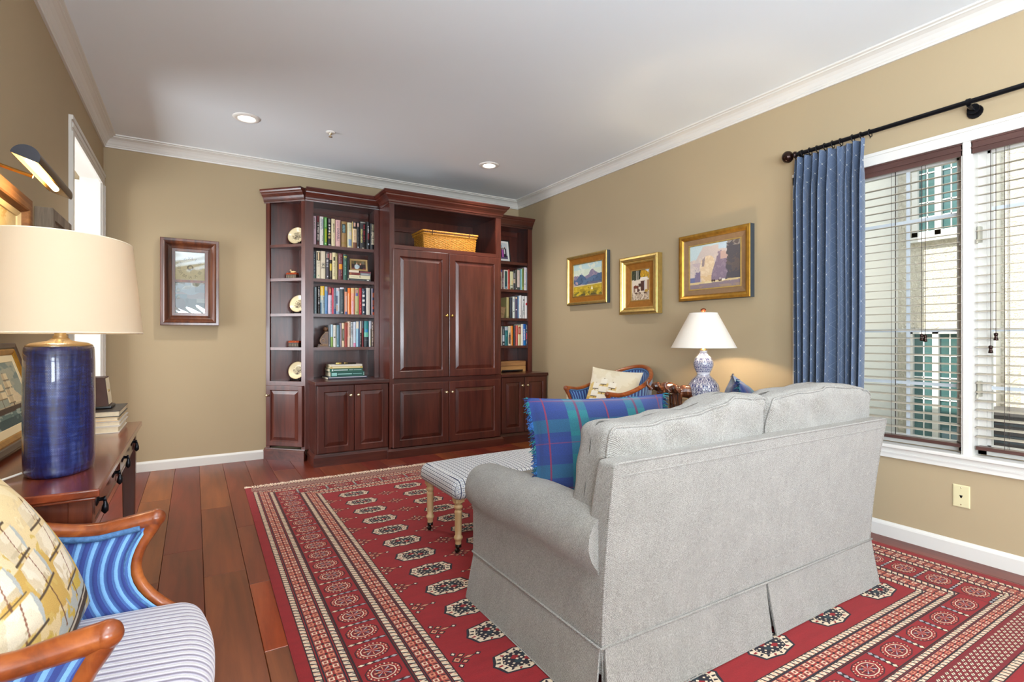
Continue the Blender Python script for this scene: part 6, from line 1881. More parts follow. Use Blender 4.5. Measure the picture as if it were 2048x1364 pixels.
# cushions
def cushion_fn(hx, hy, hz, seed, lean, tops):
    r_ = random.Random(seed); ph = [r_.uniform(0, 6) for _ in range(8)]
    def fn(x, y, z):
        u, v, w = x / hx, y / hy, z / hz
        f = max(0.0, (1 - abs(u) ** 3) * (1 - abs(w) ** 3))
        y2 = y * (1 + 0.22 * f)
        k = (w + 1) / 2
        i = min(3, max(0, int((u + 1) * 2))); q = (u + 1) * 2 - i
        z2 = z + k ** 1.5 * (tops[i] * (1 - q) + tops[i + 1] * q)
        # soft folds running down from the top seam, a pinch at the upper corners
        up = max(0, w) ** 1.5
        wr = 0.006 * math.sin(u * 13 + ph[0] + 2.2 * w) * up + 0.005 * math.sin(u * 22 + ph[1] - 3 * w) * up + 0.004 * math.sin((u + w) * 9 + ph[2])
        cr = math.exp(-(((u + .74) * .8 - (w - .72) * -.55) / .035) ** 2) * max(0, 1 - abs(u + .55) / .4) * max(0, w) + math.exp(-(((u - .80) + (w - .9) * .6) / .035) ** 2) * max(0, 1 - abs(u - .8) / .3) * max(0, w)
        y2 += (wr - .010 * cr) * (1 if y > 0 else -1)
        z2 += (0.004 * math.sin(u * 9 + ph[3]) - .006 * cr) * (1 if z > 0 else 0)
        y2 += lean * (z2 + hz)
        return (x * (1 + 0.010 * math.sin(w * 2 + ph[4])), y2, z2)
    return fn
for i, (xc, hx, zc_, tops) in enumerate(((1.462, 0.402, 0.690, (-.040, -.034, -.022, .022, .018)), (2.270, 0.402, 0.690, (.000, .020, .030, .028, -.014)))):
    hy, hz, rr = 0.082, 0.212, .046
    yc_ = 1.318
    fn = cushion_fn(hx, hy, hz, 3 + i, -0.16, tops)
    m = MB(); m.rbox((xc, yc_, zc_), (hx, hy, hz), rr, 30, 5, fn); c_ = spart('back_cushion', m, True)
    P = []                                           # welt along the rear edge
    for (cx_, cz_, a0) in ((hx - rr, hz - rr, 0), (-hx + rr, hz - rr, 90), (-hx + rr, -hz + rr, 180), (hx - rr, -hz + rr, 270)):
        for k in range(7):
            a = R(a0 + 15 * k); P.append((cx_ + (rr * .72 + .001) * math.cos(a), cz_ + (rr * .72 + .001) * math.sin(a)))
    D = []
    for k in range(len(P)):
        a, b = P[k], P[(k + 1) % len(P)]
        nn = max(1, int(math.hypot(b[0] - a[0], b[1] - a[1]) / .02))
        for q in range(nn): D.append((a[0] + (b[0] - a[0]) * q / nn, a[1] + (b[1] - a[1]) * q / nn))
    D.append(D[0])
    pts = []
    for (a, b) in D:
        p = fn(a, -(hy - rr * .285) - .001, b); pts.append((xc + p[0], yc_ + p[1], zc_ + p[2]))
    m = MB(); m.tube(pts, .0042, 6); m.build('cushion_welt', CHEN, c_, world=True)
for i, xc in enumerate((1.500, 2.200)):
    m = MB(); m.rbox((xc, 1.72, 0.455), (0.345, 0.27, 0.075), 0.045, 6, 3, lambda x, y, z: (x, y, z + .012 * math.cos(x * 4) * (1 if z > 0 else 0))); spart('seat_cushion', m, True)

# ------------------------------------------------------------------ cushions with prints
def pillow_points(w, h, t, pinch=.06, seed=0):
    r_ = random.Random(seed); ph = [r_.uniform(0, 6) for _ in range(6)]
    def fn(u, v, s):                                 # u,v in -1..1, s = +1 front, -1 rear
        e = max(0.0, (1 - abs(u) ** 2.4)) * max(0.0, (1 - abs(v) ** 2.4))
        d = t * e ** .55 * s
        x = w / 2 * u * (1 - pinch * (1 - v * v) * (abs(u) ** 2))
        z = h / 2 * v * (1 - pinch * (1 - u * u) * (abs(v) ** 2))
        d += .006 * math.sin(5 * u + ph[0] + 3 * v) * e
        return (x, d, z)
    return fn
def pillow(name, label, cat, loc, M, w, h, t, mats, n=48, colfn=None, seed=0, pinch=.06, cover='cover'):
    """M: rotation of the pillow's own axes (x width, z height, -y front)"""
    T = thing(name, label, cat, loc)
    fn = pillow_points(w, h, t, pinch, seed)
    m = MB()
    for s in (-1, 1):
        m.grid(lambda u, v, s=s: tuple(M @ Vector(fn(2 * u - 1, 2 * v - 1, s))), n, n, colfn=(colfn if s < 0 else (lambda u, v: colfn(u * 0 + .05, v * 0 + .95))) if colfn else None)
    m.build(cover, mats, T, weld=True)
    return T, fn
def plaid():
    t = NT('blue_green_plaid')
    tc = t.n('UVMap'); sx = t.n('SeparateXYZ'); t.l(tc.outputs[0], sx.inputs[0])
    def stripes(axis):
        x = t.math('FRACT', t.math('MULTIPLY_ADD', sx.outputs[axis], 2.35, .06))
        return x
    u, v = stripes(0), stripes(1)
    def bandm(x, a, b): return t.math('MULTIPLY', t.math('GREATER_THAN', x, a), t.math('LESS_THAN', x, b))
    base = rgba((24, 46, 100))
    c = t.mix(bandm(u, .60, .92), base, rgba((18, 96, 104)))
    c = t.mix(t.math('MULTIPLY', bandm(v, .55, .85), .55), c, rgba((20, 84, 100)))
    c = t.mix(t.math('MULTIPLY', bandm(v, .05, .45), .35), c, rgba((28, 48, 110)))
    c = t.mix(bandm(u, .745, .785), c, rgba((84, 40, 74))); c = t.mix(bandm(u, .245, .27), c, rgba((104, 34, 66)))
    c = t.mix(t.math('MULTIPLY', bandm(v, .30, .325), .6), c, rgba((104, 42, 74)))
    vv = t.coords(); nz = t.noise(vv, 330, 3.0); k = t.math('MULTIPLY_ADD', nz, .7, .65)
    hs = t.n('HueSaturation'); t.l(k, hs.inputs['Value']); t.l(c, hs.inputs['Color'])
    t.l(hs.outputs[0], t.bsdf.inputs['Base Color']); t.bump(nz, .3, .002); t.p(rough=.9, sheen=.35)
    return t.m
PLAID = plaid()
FRINGE_B = attr_mat('wool_fringe', .9, 200, .25)
def add_fringe(T, fn, M, sides, w, h, seed):
    r_ = random.Random(seed); m = MB()
    cols_ = [lin((24, 60, 110)), lin((30, 110, 116)), lin((30, 44, 96)), lin((20, 78, 90)), lin((40, 90, 150))]
    for sd in sides:
        n = 210
        for k in range(n):
            q = -1 + 2 * k / (n - 1)
            u, v = {'l': (-1, q), 'r': (1, q), 't': (q, 1), 'b': (q, -1)}[sd]
            p = Vector(fn(u, v, 1)); out = Vector({'l': (-1, 0, 0), 'r': (1, 0, 0), 't': (0, 0, 1), 'b': (0, 0, -1)}[sd])
            ln = r_.uniform(.016, .032)
            pts = [p]
            d = out.copy()
            for s_ in range(3):
                d = (d + Vector((r_.uniform(-.6, .6), r_.uniform(-.8, .8), r_.uniform(-.9, .3)))).normalized()
                pts.append(pts[-1] + d * ln / 3)
            col = cols_[(int((q + 1) * 6) + r_.randint(0, 1)) % 5]
            m.tube([tuple(M @ x) for x in pts], [.0022, .002, .0016, .0008], 4, cap=False, col=col)
    o = m.build('fringe', FRINGE_B, T, kind='stuff')
    return o
Mp = Matrix.Rotation(R(-17), 3, 'Z') @ Matrix.Rotation(R(-16), 3, 'X')
T_, fn_ = pillow('plaid_pillow', 'blue green plaid pillow with wool fringe leaning inside the near sofa arm', 'pillow', (1.400, 1.590, 0.700), Mp, 0.60, 0.40, 0.085, PLAID, 40, seed=2)
add_fringe(T_, fn_, Mp, 'lr', .60, .40, 8)
Mp2 = Matrix.Rotation(R(38), 3, 'Z') @ Matrix.Rotation(R(-14), 3, 'X')
T_, fn_ = pillow('plaid_pillow', 'blue green plaid pillow peeking above the far end of the sofa back', 'pillow', (2.42, 1.660, 0.725), Mp2, 0.42, 0.42, 0.085, PLAID, 40, seed=5, pinch=.16)
add_fringe(T_, fn_, Mp2, 'lr', .42, .42, 9)

# ------------------------------------------------------------------ ottoman bench
def lattice_fabric():
    t = NT('blue_lattice_weave')
    tc = t.n('UVMap'); sx = t.n('SeparateXYZ'); t.l(tc.outputs[0], sx.inputs[0])
    u = t.math('MULTIPLY', sx.outputs[0], 1 / .026); v = t.math('MULTIPLY', sx.outputs[1], 1 / .026)
    fu, fv = t.math('ABSOLUTE', t.math('SUBTRACT', t.math('FRACT', u), .5)), t.math('ABSOLUTE', t.math('SUBTRACT', t.math('FRACT', v), .5))
    line = t.math('MAXIMUM', t.math('GREATER_THAN', fu, .415), t.math('MULTIPLY', t.math('GREATER_THAN', fv, .43), .8))
    dot = t.math('MULTIPLY', t.math('LESS_THAN', fu, .12), t.math('LESS_THAN', fv, .14))
    c = t.mix(line, rgba((214, 216, 216)), rgba((44, 56, 88)))
    c = t.mix(t.math('MULTIPLY', dot, .75), c, rgba((96, 116, 158)))
    t.l(c, t.bsdf.inputs['Base Color']); t.bump(t.noise(t.coords(), 300, 2.0), .2, .002); t.p(rough=.75)
    return t.m
OX0, OX1, OY0, OY1 = 1.135, 2.30, 2.415, 2.925
ott = thing('ottoman_bench', 'long ottoman bench in blue and white lattice fabric on turned legs with casters', 'ottoman', ((OX0 + OX1) / 2, (OY0 + OY1) / 2, RH))
ohx, ohy = (OX1 - OX0) / 2, (OY1 - OY0) / 2
def ofn(x, y, z):
    f = max(0, (1 - (x / ohx) ** 2)) * max(0, 1 - (y / ohy) ** 2)
    z2 = z + (0.022 * f ** .6 if z > 0 else 0)
    if z < 0:                                        # scooped lower edge between the legs
        z2 = z + 0.020 * max(0, 1 - (abs(x) / ohx) ** 6) * 1.0 * (1 if abs(y) > ohy * .7 else 1) * (1 - (abs(y) / ohy) ** 8 * (1 if abs(x) > ohx * .8 else 0))
    return (x, y, z2)
m = MB(); m.rbox(((OX0 + OX1) / 2, (OY0 + OY1) / 2, 0.335), (ohx, ohy, 0.055), 0.05, 26, 5, ofn)
# unroll the weave over the rounded edges
uvn = {}
for i in m.uv:
    p = m.v[i]; dz = 0.385 - p[2]
    ex = max(0, abs(p[0] - (OX0 + OX1) / 2) - (ohx - .05)); ey = max(0, abs(p[1] - (OY0 + OY1) / 2) - (ohy - .05))
    a, b = m.uv[i]
    sxn = 1 if p[0] > (OX0 + OX1) / 2 else -1; syn = 1 if p[1] > (OY0 + OY1) / 2 else -1
    uvn[i] = (a + (sxn * dz * 1.1 if ex > ey and ex > .01 else 0), b + (syn * dz * 1.1 if ey >= ex and ey > .01 else 0))
m.uv = uvn
m.build('cushion', lattice_fabric(), ott, world=True, weld=True)
BLOND = wood('blond_wood', (176, 142, 94), (200, 168, 122), (216, 188, 146), 'z', .45, .1, 1.6, 0, .03)
lp = [(0.026, .272), (0.026, .262), (0.016, .256), (0.021, .248), (0.024, .240), (0.021, .232), (0.014, .226), (0.019, .220), (0.021, .213), (0.019, .206), (0.018, .12), (0.0165, .092), (0.022, .086), (0.024, .078), (0.020, .070), (0.016, .062), (0.0165, .050), (0.014, .036)]
for lx in (OX0 + .045, OX1 - .045):
    for ly in (OY0 + .055, OY1 - .075):
        m = MB(); m.lathe(lp, (lx, ly, RH), 20); m.box(lx - .024, ly - .024, RH + .268, lx + .024, ly + .024, RH + .285); lg = m.build('leg', BLOND, ott, world=True)
        m = MB(); m.lathe([(.0165, .030), (.0165, .046), (.012, .047)], (lx, ly, RH), 14); m.box(lx - .010, ly - .003, RH + .012, lx + .004, ly + .003, RH + .034); m.lathe([(.001, -.006), (.0125, -.006), (.0125, .006), (.001, .006)], (lx - .006, ly, RH + .0130), 14, axis='y'); m.build('caster', plain('dark_caster', (34, 28, 22), .3, metal=.5) if 'dark_caster' not in bpy.data.materials else bpy.data.materials['dark_caster'], lg, world=True)

# ------------------------------------------------------------------ barrel armchairs
def stripe_fabric(name, cols, widths, rough=.7, sheen=.4, wob=0.0):
    """cols repeat across u (metres); widths sum to one period"""
    t = NT(name)
    tc = t.n('UVMap'); sx = t.n('SeparateXYZ'); t.l(tc.outputs[0], sx.inputs[0])
    per = sum(widths)
    x = t.math('FRACT', t.math('MULTIPLY', sx.outputs[0], 1 / per))
    nd = t.n('ValToRGB'); cr = nd.color_ramp; cr.interpolation = 'CONSTANT'
    while len(cr.elements) < len(cols): cr.elements.new(.5)
    a = 0
    for e, c, w in zip(cr.elements, cols, widths):
        e.position = a / per; e.color = rgba(c); a += w
    t.l(x, nd.inputs[0])
    v = t.coords(); nz = t.noise(v, 420, 3.0)
    hs = t.n('HueSaturation'); t.l(t.math('MULTIPLY_ADD', nz, .4, .8), hs.inputs['Value']); t.l(nd.outputs[0], hs.inputs['Color'])
    t.l(hs.outputs[0], t.bsdf.inputs['Base Color'])
    t.bump(t.math('SINE', t.math('MULTIPLY', x, 12.566)), .25, .003)
    t.p(rough=rough, sheen=sheen)
    return t.m
BACKF = stripe_fabric('blue_striped_velvet', [(40, 60, 132), (70, 110, 176), (120, 172, 220), (60, 96, 160)], [.012, .006, .009, .007])
SEATF = stripe_fabric('sheen_painted_velvet', [(206, 204, 210), (168, 162, 178), (128, 120, 142), (184, 178, 190)], [.0085, .003, .0055, .003])  # same velvet as the back; its sheen is painted in as paler stripes
FRUIT = wood('fruitwood_rail', (92, 40, 16), (140, 68, 28), (176, 98, 44), 'y', .28, .4, 1.2, 0, .02)
GIMP = plain('blue_gimp_braid', (72, 112, 158), .8, .25, 120, (160, .6, .004))
def chair_rail(s):
    a = abs(s); sg = 1 if s >= 0 else -1
    k = .58
    if a > k:
        q = (a - k) / (1 - k)
        x = -.06 + .31 * q; y = .305 - .020 * q + .006 * q ** 4
    else:
        th = R(90) * a / k
        x = -.06 - .29 * math.cos(th); y = .305 * math.sin(th)
    zq = max(0.0, 1 - a / .86)
    z = .668 + .200 * (zq * zq * (3 - 2 * zq)) + .014 * max(0, a - .86) / .14
    return (x, sg * y, z)
def armchair(label, loc, rotz):
    T = thing('barrel_armchair', label, 'armchair', loc, rotz)
    N = 72
    rail = [chair_rail(-1 + 2 * k / N) for k in range(N + 1)]
    m = MB()
    rr = [.0185 + .003 * max(0, abs(-1 + 2 * k / N) - .80) / .20 for k in range(N + 1)]
    m.tube(rail, rr, 14)
    for p in (rail[0], rail[-1]):                    # rounded tips
        m.lathe([(.0218 * math.cos(R(a)), .0218 * math.sin(R(a))) for a in range(-90, 91, 15)], p, 14, cap=False)
    m.build('top_rail', FRUIT, T)
    def post_dx(h):                                   # concave front edge of the arm, h 0 seat .. 1 rail
        return .105 * (1 - h) ** 1.6 - .070 * math.sin(math.pi * min(1, max(0, h)))
    def wall(s, h, off):
        p = chair_rail(s); zb = .405; z = zb + (p[2] - zb) * h
        a = abs(s)
        # outward normal in plan
        q = chair_rail(min(1, s + .01)); o = chair_rail(max(-1, s - .01))
        tx, ty = q[0] - o[0], q[1] - o[1]; L = math.hypot(tx, ty) or 1
        nx, ny = -ty / L, tx / L
        k = .93 + .07 * h ** .7
        x, y = p[0] * k, p[1] * k
        w = max(0, (a - .62) / .38) ** 1.5
        x += w * post_dx(h)
        return (x + nx * off, y + ny * off, z)
    arc = [0.0]
    for k in range(N): arc.append(arc[-1] + math.dist(rail[k][:2], rail[k + 1][:2]))
    def panel(off, name, mat, flip):
        m = MB(); V, UV = [], []
        nh = 14
        for j in range(nh + 1):
            for k in range(N + 1):
                h = j / nh * .985
                puff = off + (.012 * math.sin(math.pi * h) * (1 if off < 0 else -.4)) * (-1 if off < 0 else 1)
                V.append(wall(-1 + 2 * k / N, h, puff)); UV.append((arc[k], h * .4))
        n1 = N + 1
        Fc = [(j * n1 + k, j * n1 + k + 1, (j + 1) * n1 + k + 1, (j + 1) * n1 + k) for j in range(nh) for k in range(N)]
        if flip: Fc = [f[::-1] for f in Fc]
        m.add(V, Fc, 0, True, UV); return m.build(name, mat, T)
    panel(-.012, 'inner_back', BACKF, False); panel(.014, 'outer_back', BACKF, True)
    for s in (-1, 1):
        m = MB()
        P = [wall(s, h / 12, 0) for h in range(13)]
        P = [(p[0] + .006, p[1], p[2]) for p in P]
        P[-1] = rail[0] if s < 0 else rail[-1]
        m.tube([(P[0][0] + .012, P[0][1], .30)] + P, [.017] + [.016 - .003 * math.sin(math.pi * h / 12) + .004 * (h / 12) ** 3 for h in range(13)], 12); m.build('arm_post', FRUIT, T)
        m = MB()
        m.tube([(p[0] - .018, p[1] - s * .018, p[2]) for p in P[1:-1]], .0065, 6, flat=.6); m.build('gimp', GIMP, T)
    m = MB(); m.tube([(wall(-1 + 2 * k / N, .955, -.019)) for k in range(1, N)], .0075, 6); m.build('gimp', GIMP, T)
    # seat
    def sfn(x, y, z):
        f = max(0, 1 - (y / .30) ** 2)
        x2 = x + ((.055 + .050 * f) * (x / .285) if x > 0 else 0)
        back = max(0, -x / .30)
        y2 = y * (1 - .38 * back ** 3)
        z2 = z + (.030 * max(0, 1 - (x / .31) ** 2) * f if z > 0 else 0)
        return (x2, y2, z2)
    m = MB(); m.rbox((-.005, 0, .425), (.285, .278, .050), .042, 16, 5, sfn)
    uvn = {}
    for i in m.uv:
        a, b = m.uv[i]; uvn[i] = (b, a)
    m.uv = uvn
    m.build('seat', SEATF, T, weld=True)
    m = MB()
    m.prism([(.285 * math.cos(a) * (1.22 if math.cos(a) > 0 else 1.0), .275 * math.sin(a)) for a in [6.2832 * k / 32 for k in range(32)]], .325, .395); m.build('seat_frame', FRUIT, T)
    for lx, ly, dx in ((.265, .20, .02), (.265, -.20, .02), (-.20, .17, -.05), (-.20, -.17, -.05)):
        m = MB(); m.tube([(lx, ly, .34), (lx + dx * .3, ly, .2), (lx + dx, ly * 1.04, 0.0)], [.024, .019, .012], 10); m.build('leg', FRUIT, T)
    return T
chair_near = armchair('barrel armchair with fruitwood rail, facing the rug beside the console table', (-0.347, 1.292, 0), R(-3))
chair_far = armchair('blue striped barrel armchair in the corner below the mountain painting', (3.005, 3.330, RH + .0035), R(176))

# ship pillows (needlework)
NEEDLE = attr_mat('needlepoint_wool', .9, 500, .16, .5)
def ship_big(u, v):
    n = fbm(u, v, 11, 21); n2 = fbm(u, v, 26, 22)
    c = np.zeros((len(u), 3)); c[:] = L3((222, 198, 150)); c[n > .1] = L3((226, 206, 164)); c[(n2 > .35)] = L3((214, 190, 146))
    def put(mk, col): c[mk] = L3(col)
    put((v < .52 + .1 * n) & (n2 > -.2), (206, 174, 96)); put((v < .46) & (n > .15), (200, 162, 84)); put((v < .20 + .05 * n), (176, 180, 176)); put((v < .22) & (n2 > .2), (200, 170, 70)); put((v < .12) & (n > -.1), (110, 126, 140))
    def sail(cx, cy, w, h, lean=.14):
        x = (u - cx - lean * (v - cy)) / w; y = (v - cy) / h
        body = (np.abs(x) < .5 + .10 * np.cos(y * 3)) & (y > -.5 + .12 * np.cos(x * 3)) & (y < .5)
        put(body, (226, 212, 186)); put(body & (x < -.2 + .3 * n2), (214, 196, 164)); put(body & (n > .2), (232, 220, 198)); put(body & (y < -.2) & (n2 > .1), (198, 180, 148)); put(body & (x > .46), (176, 178, 174))
        put((np.abs(y + .52) < .035) & (np.abs(x) < .62), (84, 66, 48)); put((np.abs(x - .08 - .1 * y) < .02) & body, (140, 92, 70))
    for mx, top in ((.20, .66), (.45, .74), (.70, .64)):
        put((np.abs(u - mx - .14 * (v - .4)) < .006) & (v < top) & (v > .15), (120, 84, 52))
        for k, (w, h) in enumerate(((.12, .10), (.16, .115), (.195, .125))):
            sail(mx, top - .075 - k * .135, w, h)
    put((np.abs(v - .80 + .5 * np.abs(u - .55)) < .006), (190, 164, 122)); put(((u - .40) < .05) & (u > .40) & (np.abs(v - .80) < (.05 - (u - .40)) * .5), (60, 60, 90)); put((u > .44) & (u < .47) & (np.abs(v - .80) < .01), (206, 92, 44))
    put((np.abs(v - (.09 + .1 * (u - .5) ** 2)) < .035) & (u > .12) & (u < .90), (64, 48, 36)); put((np.abs(v - (.105 + .1 * (u - .5) ** 2)) < .006) & (u > .12) & (u < .90), (200, 190, 170))
    return c
Mn = Matrix.Rotation(R(86), 3, 'Z') @ Matrix.Rotation(R(-30), 3, 'X') @ Matrix.Rotation(R(-4), 3, 'Y')
T_, fn_ = pillow('ship_pillow', 'large needlepoint pillow with tall ship in the near armchair', 'pillow', (-0.315, 1.215, 0.735), Mn, .46, .45, .075, NEEDLE, 190, ship_big, seed=4, pinch=.05)
def ship_small(u, v):
    n = fbm(u, v, 9, 31); n2 = fbm(u, v, 24, 32)
    c = np.zeros((len(u), 3)); c[:] = L3((226, 216, 192)); c[n > .2] = L3((220, 208, 180))
    def put(mk, col): c[mk] = L3(col)
    put((u < .62) & (v < .62 + .1 * n) & (n2 > -.2), (214, 186, 118)); put((u < .6) & (v < .3) & (n > -.2), (206, 170, 84)); put((u < .62) & (v < .08), (60, 56, 56))
    for mx, top in ((.20, .62), (.36, .72), (.54, .66)):
        put((np.abs(u - mx) < .008) & (v < top), (110, 80, 56))
        for k in range(3):
            cy = top - .08 - k * .17; w = .065 + .012 * k
            put((np.abs(u - mx) < w) & (np.abs(v - cy) < .06), (234, 226, 208)); put((np.abs(u - mx) < w) & (np.abs(v - cy + .065) < .008), (96, 80, 60))
    return c
Mf = Matrix.Rotation(R(-62), 3, 'Z') @ Matrix.Rotation(R(-24), 3, 'X') @ Matrix.Rotation(R(5), 3, 'Y')
T_, fn_ = pillow('ship_pillow', 'smaller cream ship pillow in the far armchair', 'pillow', (3.035, 3.330, 0.675), Mf, .46, .40, .07, NEEDLE, 110, ship_small, seed=6, pinch=.08)

# ------------------------------------------------------------------ end table, blue and white lamp, elephants
DKT = wood('dark_mahogany', (30, 16, 12), (50, 26, 18), (70, 38, 26), 'x', .25, .4, 1, 0, .02)
EX, EY, EZ = 3.000, 2.500, 0.660
et = thing('end_table', 'dark mahogany end table between the sofa and far armchair', 'table', (EX, EY, RH + .0035))
m = MB(); m.prism([(EX + .30 * math.cos(a), EY + .30 * math.sin(a)) for a in [6.2832 * k / 40 for k in range(40)]], EZ - .022, EZ); bevel(m.build('top', DKT, et, world=True), .005, 2)
m = MB(); m.lathe([(.245, EZ - .10), (.255, EZ - .022)], (EX, EY, 0), 40); m.build('apron', DKT, et, world=True)
for k in range(4):
    a = R(45 + 90 * k); m = MB(); m.tube([(EX + .21 * math.cos(a), EY + .21 * math.sin(a), EZ - .05), (EX + .22 * math.cos(a), EY + .22 * math.sin(a), .3), (EX + .24 * math.cos(a), EY + .24 * math.sin(a), RH + .0035)], [.022, .018, .012], 8); m.build('leg', DKT, et, world=True)
LX, LY = 2.992, 2.368
def delft():
    t = NT('blue_white_porcelain')
    tc = t.n('UVMap'); mp = t.n('Mapping'); mp.inputs['Scale'].default_value = (8, 3.2, 1); t.l(tc.outputs[0], mp.inputs[0])
    sx = t.n('SeparateXYZ'); t.l(mp.outputs[0], sx.inputs[0])
    fu = t.math('PINGPONG', sx.outputs[0], .5); 
    # arabesque: mirrored noise so that it repeats round the body like painted panels
    cb = t.n('CombineXYZ'); t.l(fu, cb.inputs[0]); t.l(sx.outputs[1], cb.inputs[1])
    nz = t.noise(cb.outputs[0], 5.0, 1.0, .5, 1.8)
    a = t.math('ABSOLUTE', t.math('SUBTRACT', t.math('FRACT', t.math('MULTIPLY', nz, 5.5)), .5))
    lines = t.math('GREATER_THAN', a, .17)
    arch = t.math('LESS_THAN', t.math('ABSOLUTE', t.math('SUBTRACT', t.math('FRACT', t.math('ADD', sx.outputs[1], t.math('POWER', t.math('MULTIPLY', fu, 1.9), 2.0))), .5)), .035)
    f = t.math('SUBTRACT', lines, t.math('MULTIPLY', arch, 1.0))
    sep = t.n('SeparateXYZ'); t.l(tc.outputs[0], sep.inputs[0])
    vv = sep.outputs[1]
    top = t.math('MULTIPLY', t.math('GREATER_THAN', vv, .93), 1.0)
    waist = t.math('LESS_THAN', t.math('ABSOLUTE', t.math('SUBTRACT', vv, .545)), .035)
    f = t.math('MULTIPLY', f, t.math('SUBTRACT', 1.0, t.math('MULTIPLY', t.math('MAXIMUM', top, waist), .75)))
    c = t.mix(t.math('MAXIMUM', f, 0.0), rgba((226, 226, 230)), rgba((22, 38, 98)))
    t.l(c, t.bsdf.inputs['Base Color']); t.p(rough=.12, coat=.6)
    return t.m
gl = thing('gourd_lamp', 'lit blue and white gourd lamp with white cone shade', 'table lamp', (LX, LY, EZ))
z0 = EZ
prof = [(.060, 0), (.062, .010), (.070, .024), (.092, .056), (.104, .090), (.106, .118), (.098, .150), (.078, .180), (.056, .200), (.043, .214), (.041, .222), (.047, .236), (.058, .256), (.066, .282), (.065, .304), (.054, .330), (.036, .352), (.026, .366), (.024, .376), (.026, .384)]
m = MB(); m.lathe([(r, h + z0) for r, h in prof], (LX, LY, 0), 48); m.build('body', delft(), gl, world=True)
m = MB(); m.lathe([(.026, z0 + .384), (.026, z0 + .390), (.016, z0 + .394), (.009, z0 + .398), (.009, z0 + .430)], (LX, LY, 0), 20); m.build('brass_collar', BRASS, gl, world=True)
ST = z0 + .404
sh0, sh1 = ST, ST + .236
m = MB(); m.lathe([(.214, sh0), (.092, sh1)], (LX, LY, 0), 56, cap=False); m.lathe([(.2115, sh0 + .001), (.0895, sh1 - .001)], (LX, LY, 0), 56, cap=False)
SHADE_W = shade_mat('white_linen_shade', (240, 234, 224), .22)
m.build('shade', SHADE_W, gl, world=True)
for zz, rr_ in ((sh0, .213), (sh1, .091)):
    m = MB(); m.tube([(LX + rr_ * math.cos(a), LY + rr_ * math.sin(a), zz) for a in [6.2832 * k / 48 for k in range(49)]], .0022, 6)
    m.build('shade_binding', WHITE, gl, world=True)
m = MB(); m.tube([(LX, LY, z0 + .43), (LX, LY, sh1 + .004)], .003, 6)
for k in range(3):
    a = R(120 * k); m.tube([(LX, LY, sh1 - .002), (LX + .090 * math.cos(a), LY + .090 * math.sin(a), sh1 - .004)], .0018, 5)
m.build('harp', BRASS, gl, world=True)
m = MB(); m.lathe([(.006, sh1), (.007, sh1 + .008), (.016, sh1 + .014), (.019, sh1 + .022), (.016, sh1 + .030), (.002, sh1 + .035)], (LX, LY, 0), 14); m.build('finial', plain('copper_finial', (150, 86, 56), .3, .1, metal=.8), gl, world=True)
m = MB(); m.lathe([(.012, z0 + .43), (.024, z0 + .47), (.030, z0 + .50), (.022, z0 + .53), (.002, z0 + .54)], (LX, LY, 0), 14); m.build('bulb', emit('warm_bulb', (1, .82, .55), 6), gl, world=True)
light('gourd_lamp_bulb', 'POINT', (LX, LY, z0 + .50), 62, (1.0, .78, .50), shadow_soft_size=.035)

CARVE = wood('polished_carved_wood', (40, 20, 12), (96, 50, 26), (176, 112, 66), 'z', .22, .5, 2.5, 0, .02)
def elephant(label, loc, rotz, sc):
    T = thing('carved_elephant', label, 'figurine', loc, rotz)
    m = MB()
    m.tube([(-.075, 0, .088), (-.060, 0, .090), (-.030, 0, .096), (.005, 0, .098), (.035, 0, .092), (.050, 0, .090)], [.012, .036, .044, .042, .034, .020], 14)
    m.tube([(.035, 0, .100), (.055, 0, .114), (.078, 0, .112), (.090, 0, .102)], [.026, .031, .025, .014], 12)
    m.tube([(.082, 0, .100), (.104, 0, .104), (.120, 0, .122), (.122, 0, .142), (.110, 0, .154), (.100, 0, .150)], [.015, .012, .010, .008, .006, .004], 8)
    for sx, sy in ((.030, .022), (.030, -.022), (-.050, .022), (-.050, -.022)):
        m.tube([(sx, sy, .085), (sx + .004, sy, .045), (sx, sy, .004), (sx, sy, 0)], [.020, .015, .015, .016], 10)
    for sg in (-1, 1):
        m.tube([(.052, sg * .026, .122), (.044, sg * .042, .110), (.040, sg * .044, .088)], [.012, .022, .008], 8, flat=.35)
        m.tube([(.088, sg * .012, .096), (.106, sg * .016, .090), (.116, sg * .016, .098)], [.004, .003, .001], 6)
    m.tube([(-.074, 0, .100), (-.088, 0, .080), (-.090, 0, .055)], [.005, .003, .004], 6)
    m.move(lambda x, y, z: (x * sc, y * sc, z * sc))
    o = m.build('body', CARVE, T)
    rmd = o.modifiers.new('fuse', 'REMESH'); rmd.mode = 'VOXEL'; rmd.voxel_size = .0035; rmd.use_smooth_shade = True
    return T
fl = math.atan2(_s, -_c)
elephant('polished carved wooden elephant with raised trunk leading on the end table', (2.860, 2.585, EZ + .0005), fl + R(6), 1.12)
elephant('darker carved wooden elephant following behind, next to the gourd lamp', (2.880, 2.440, EZ + .0005), fl + R(-4), 1.05)

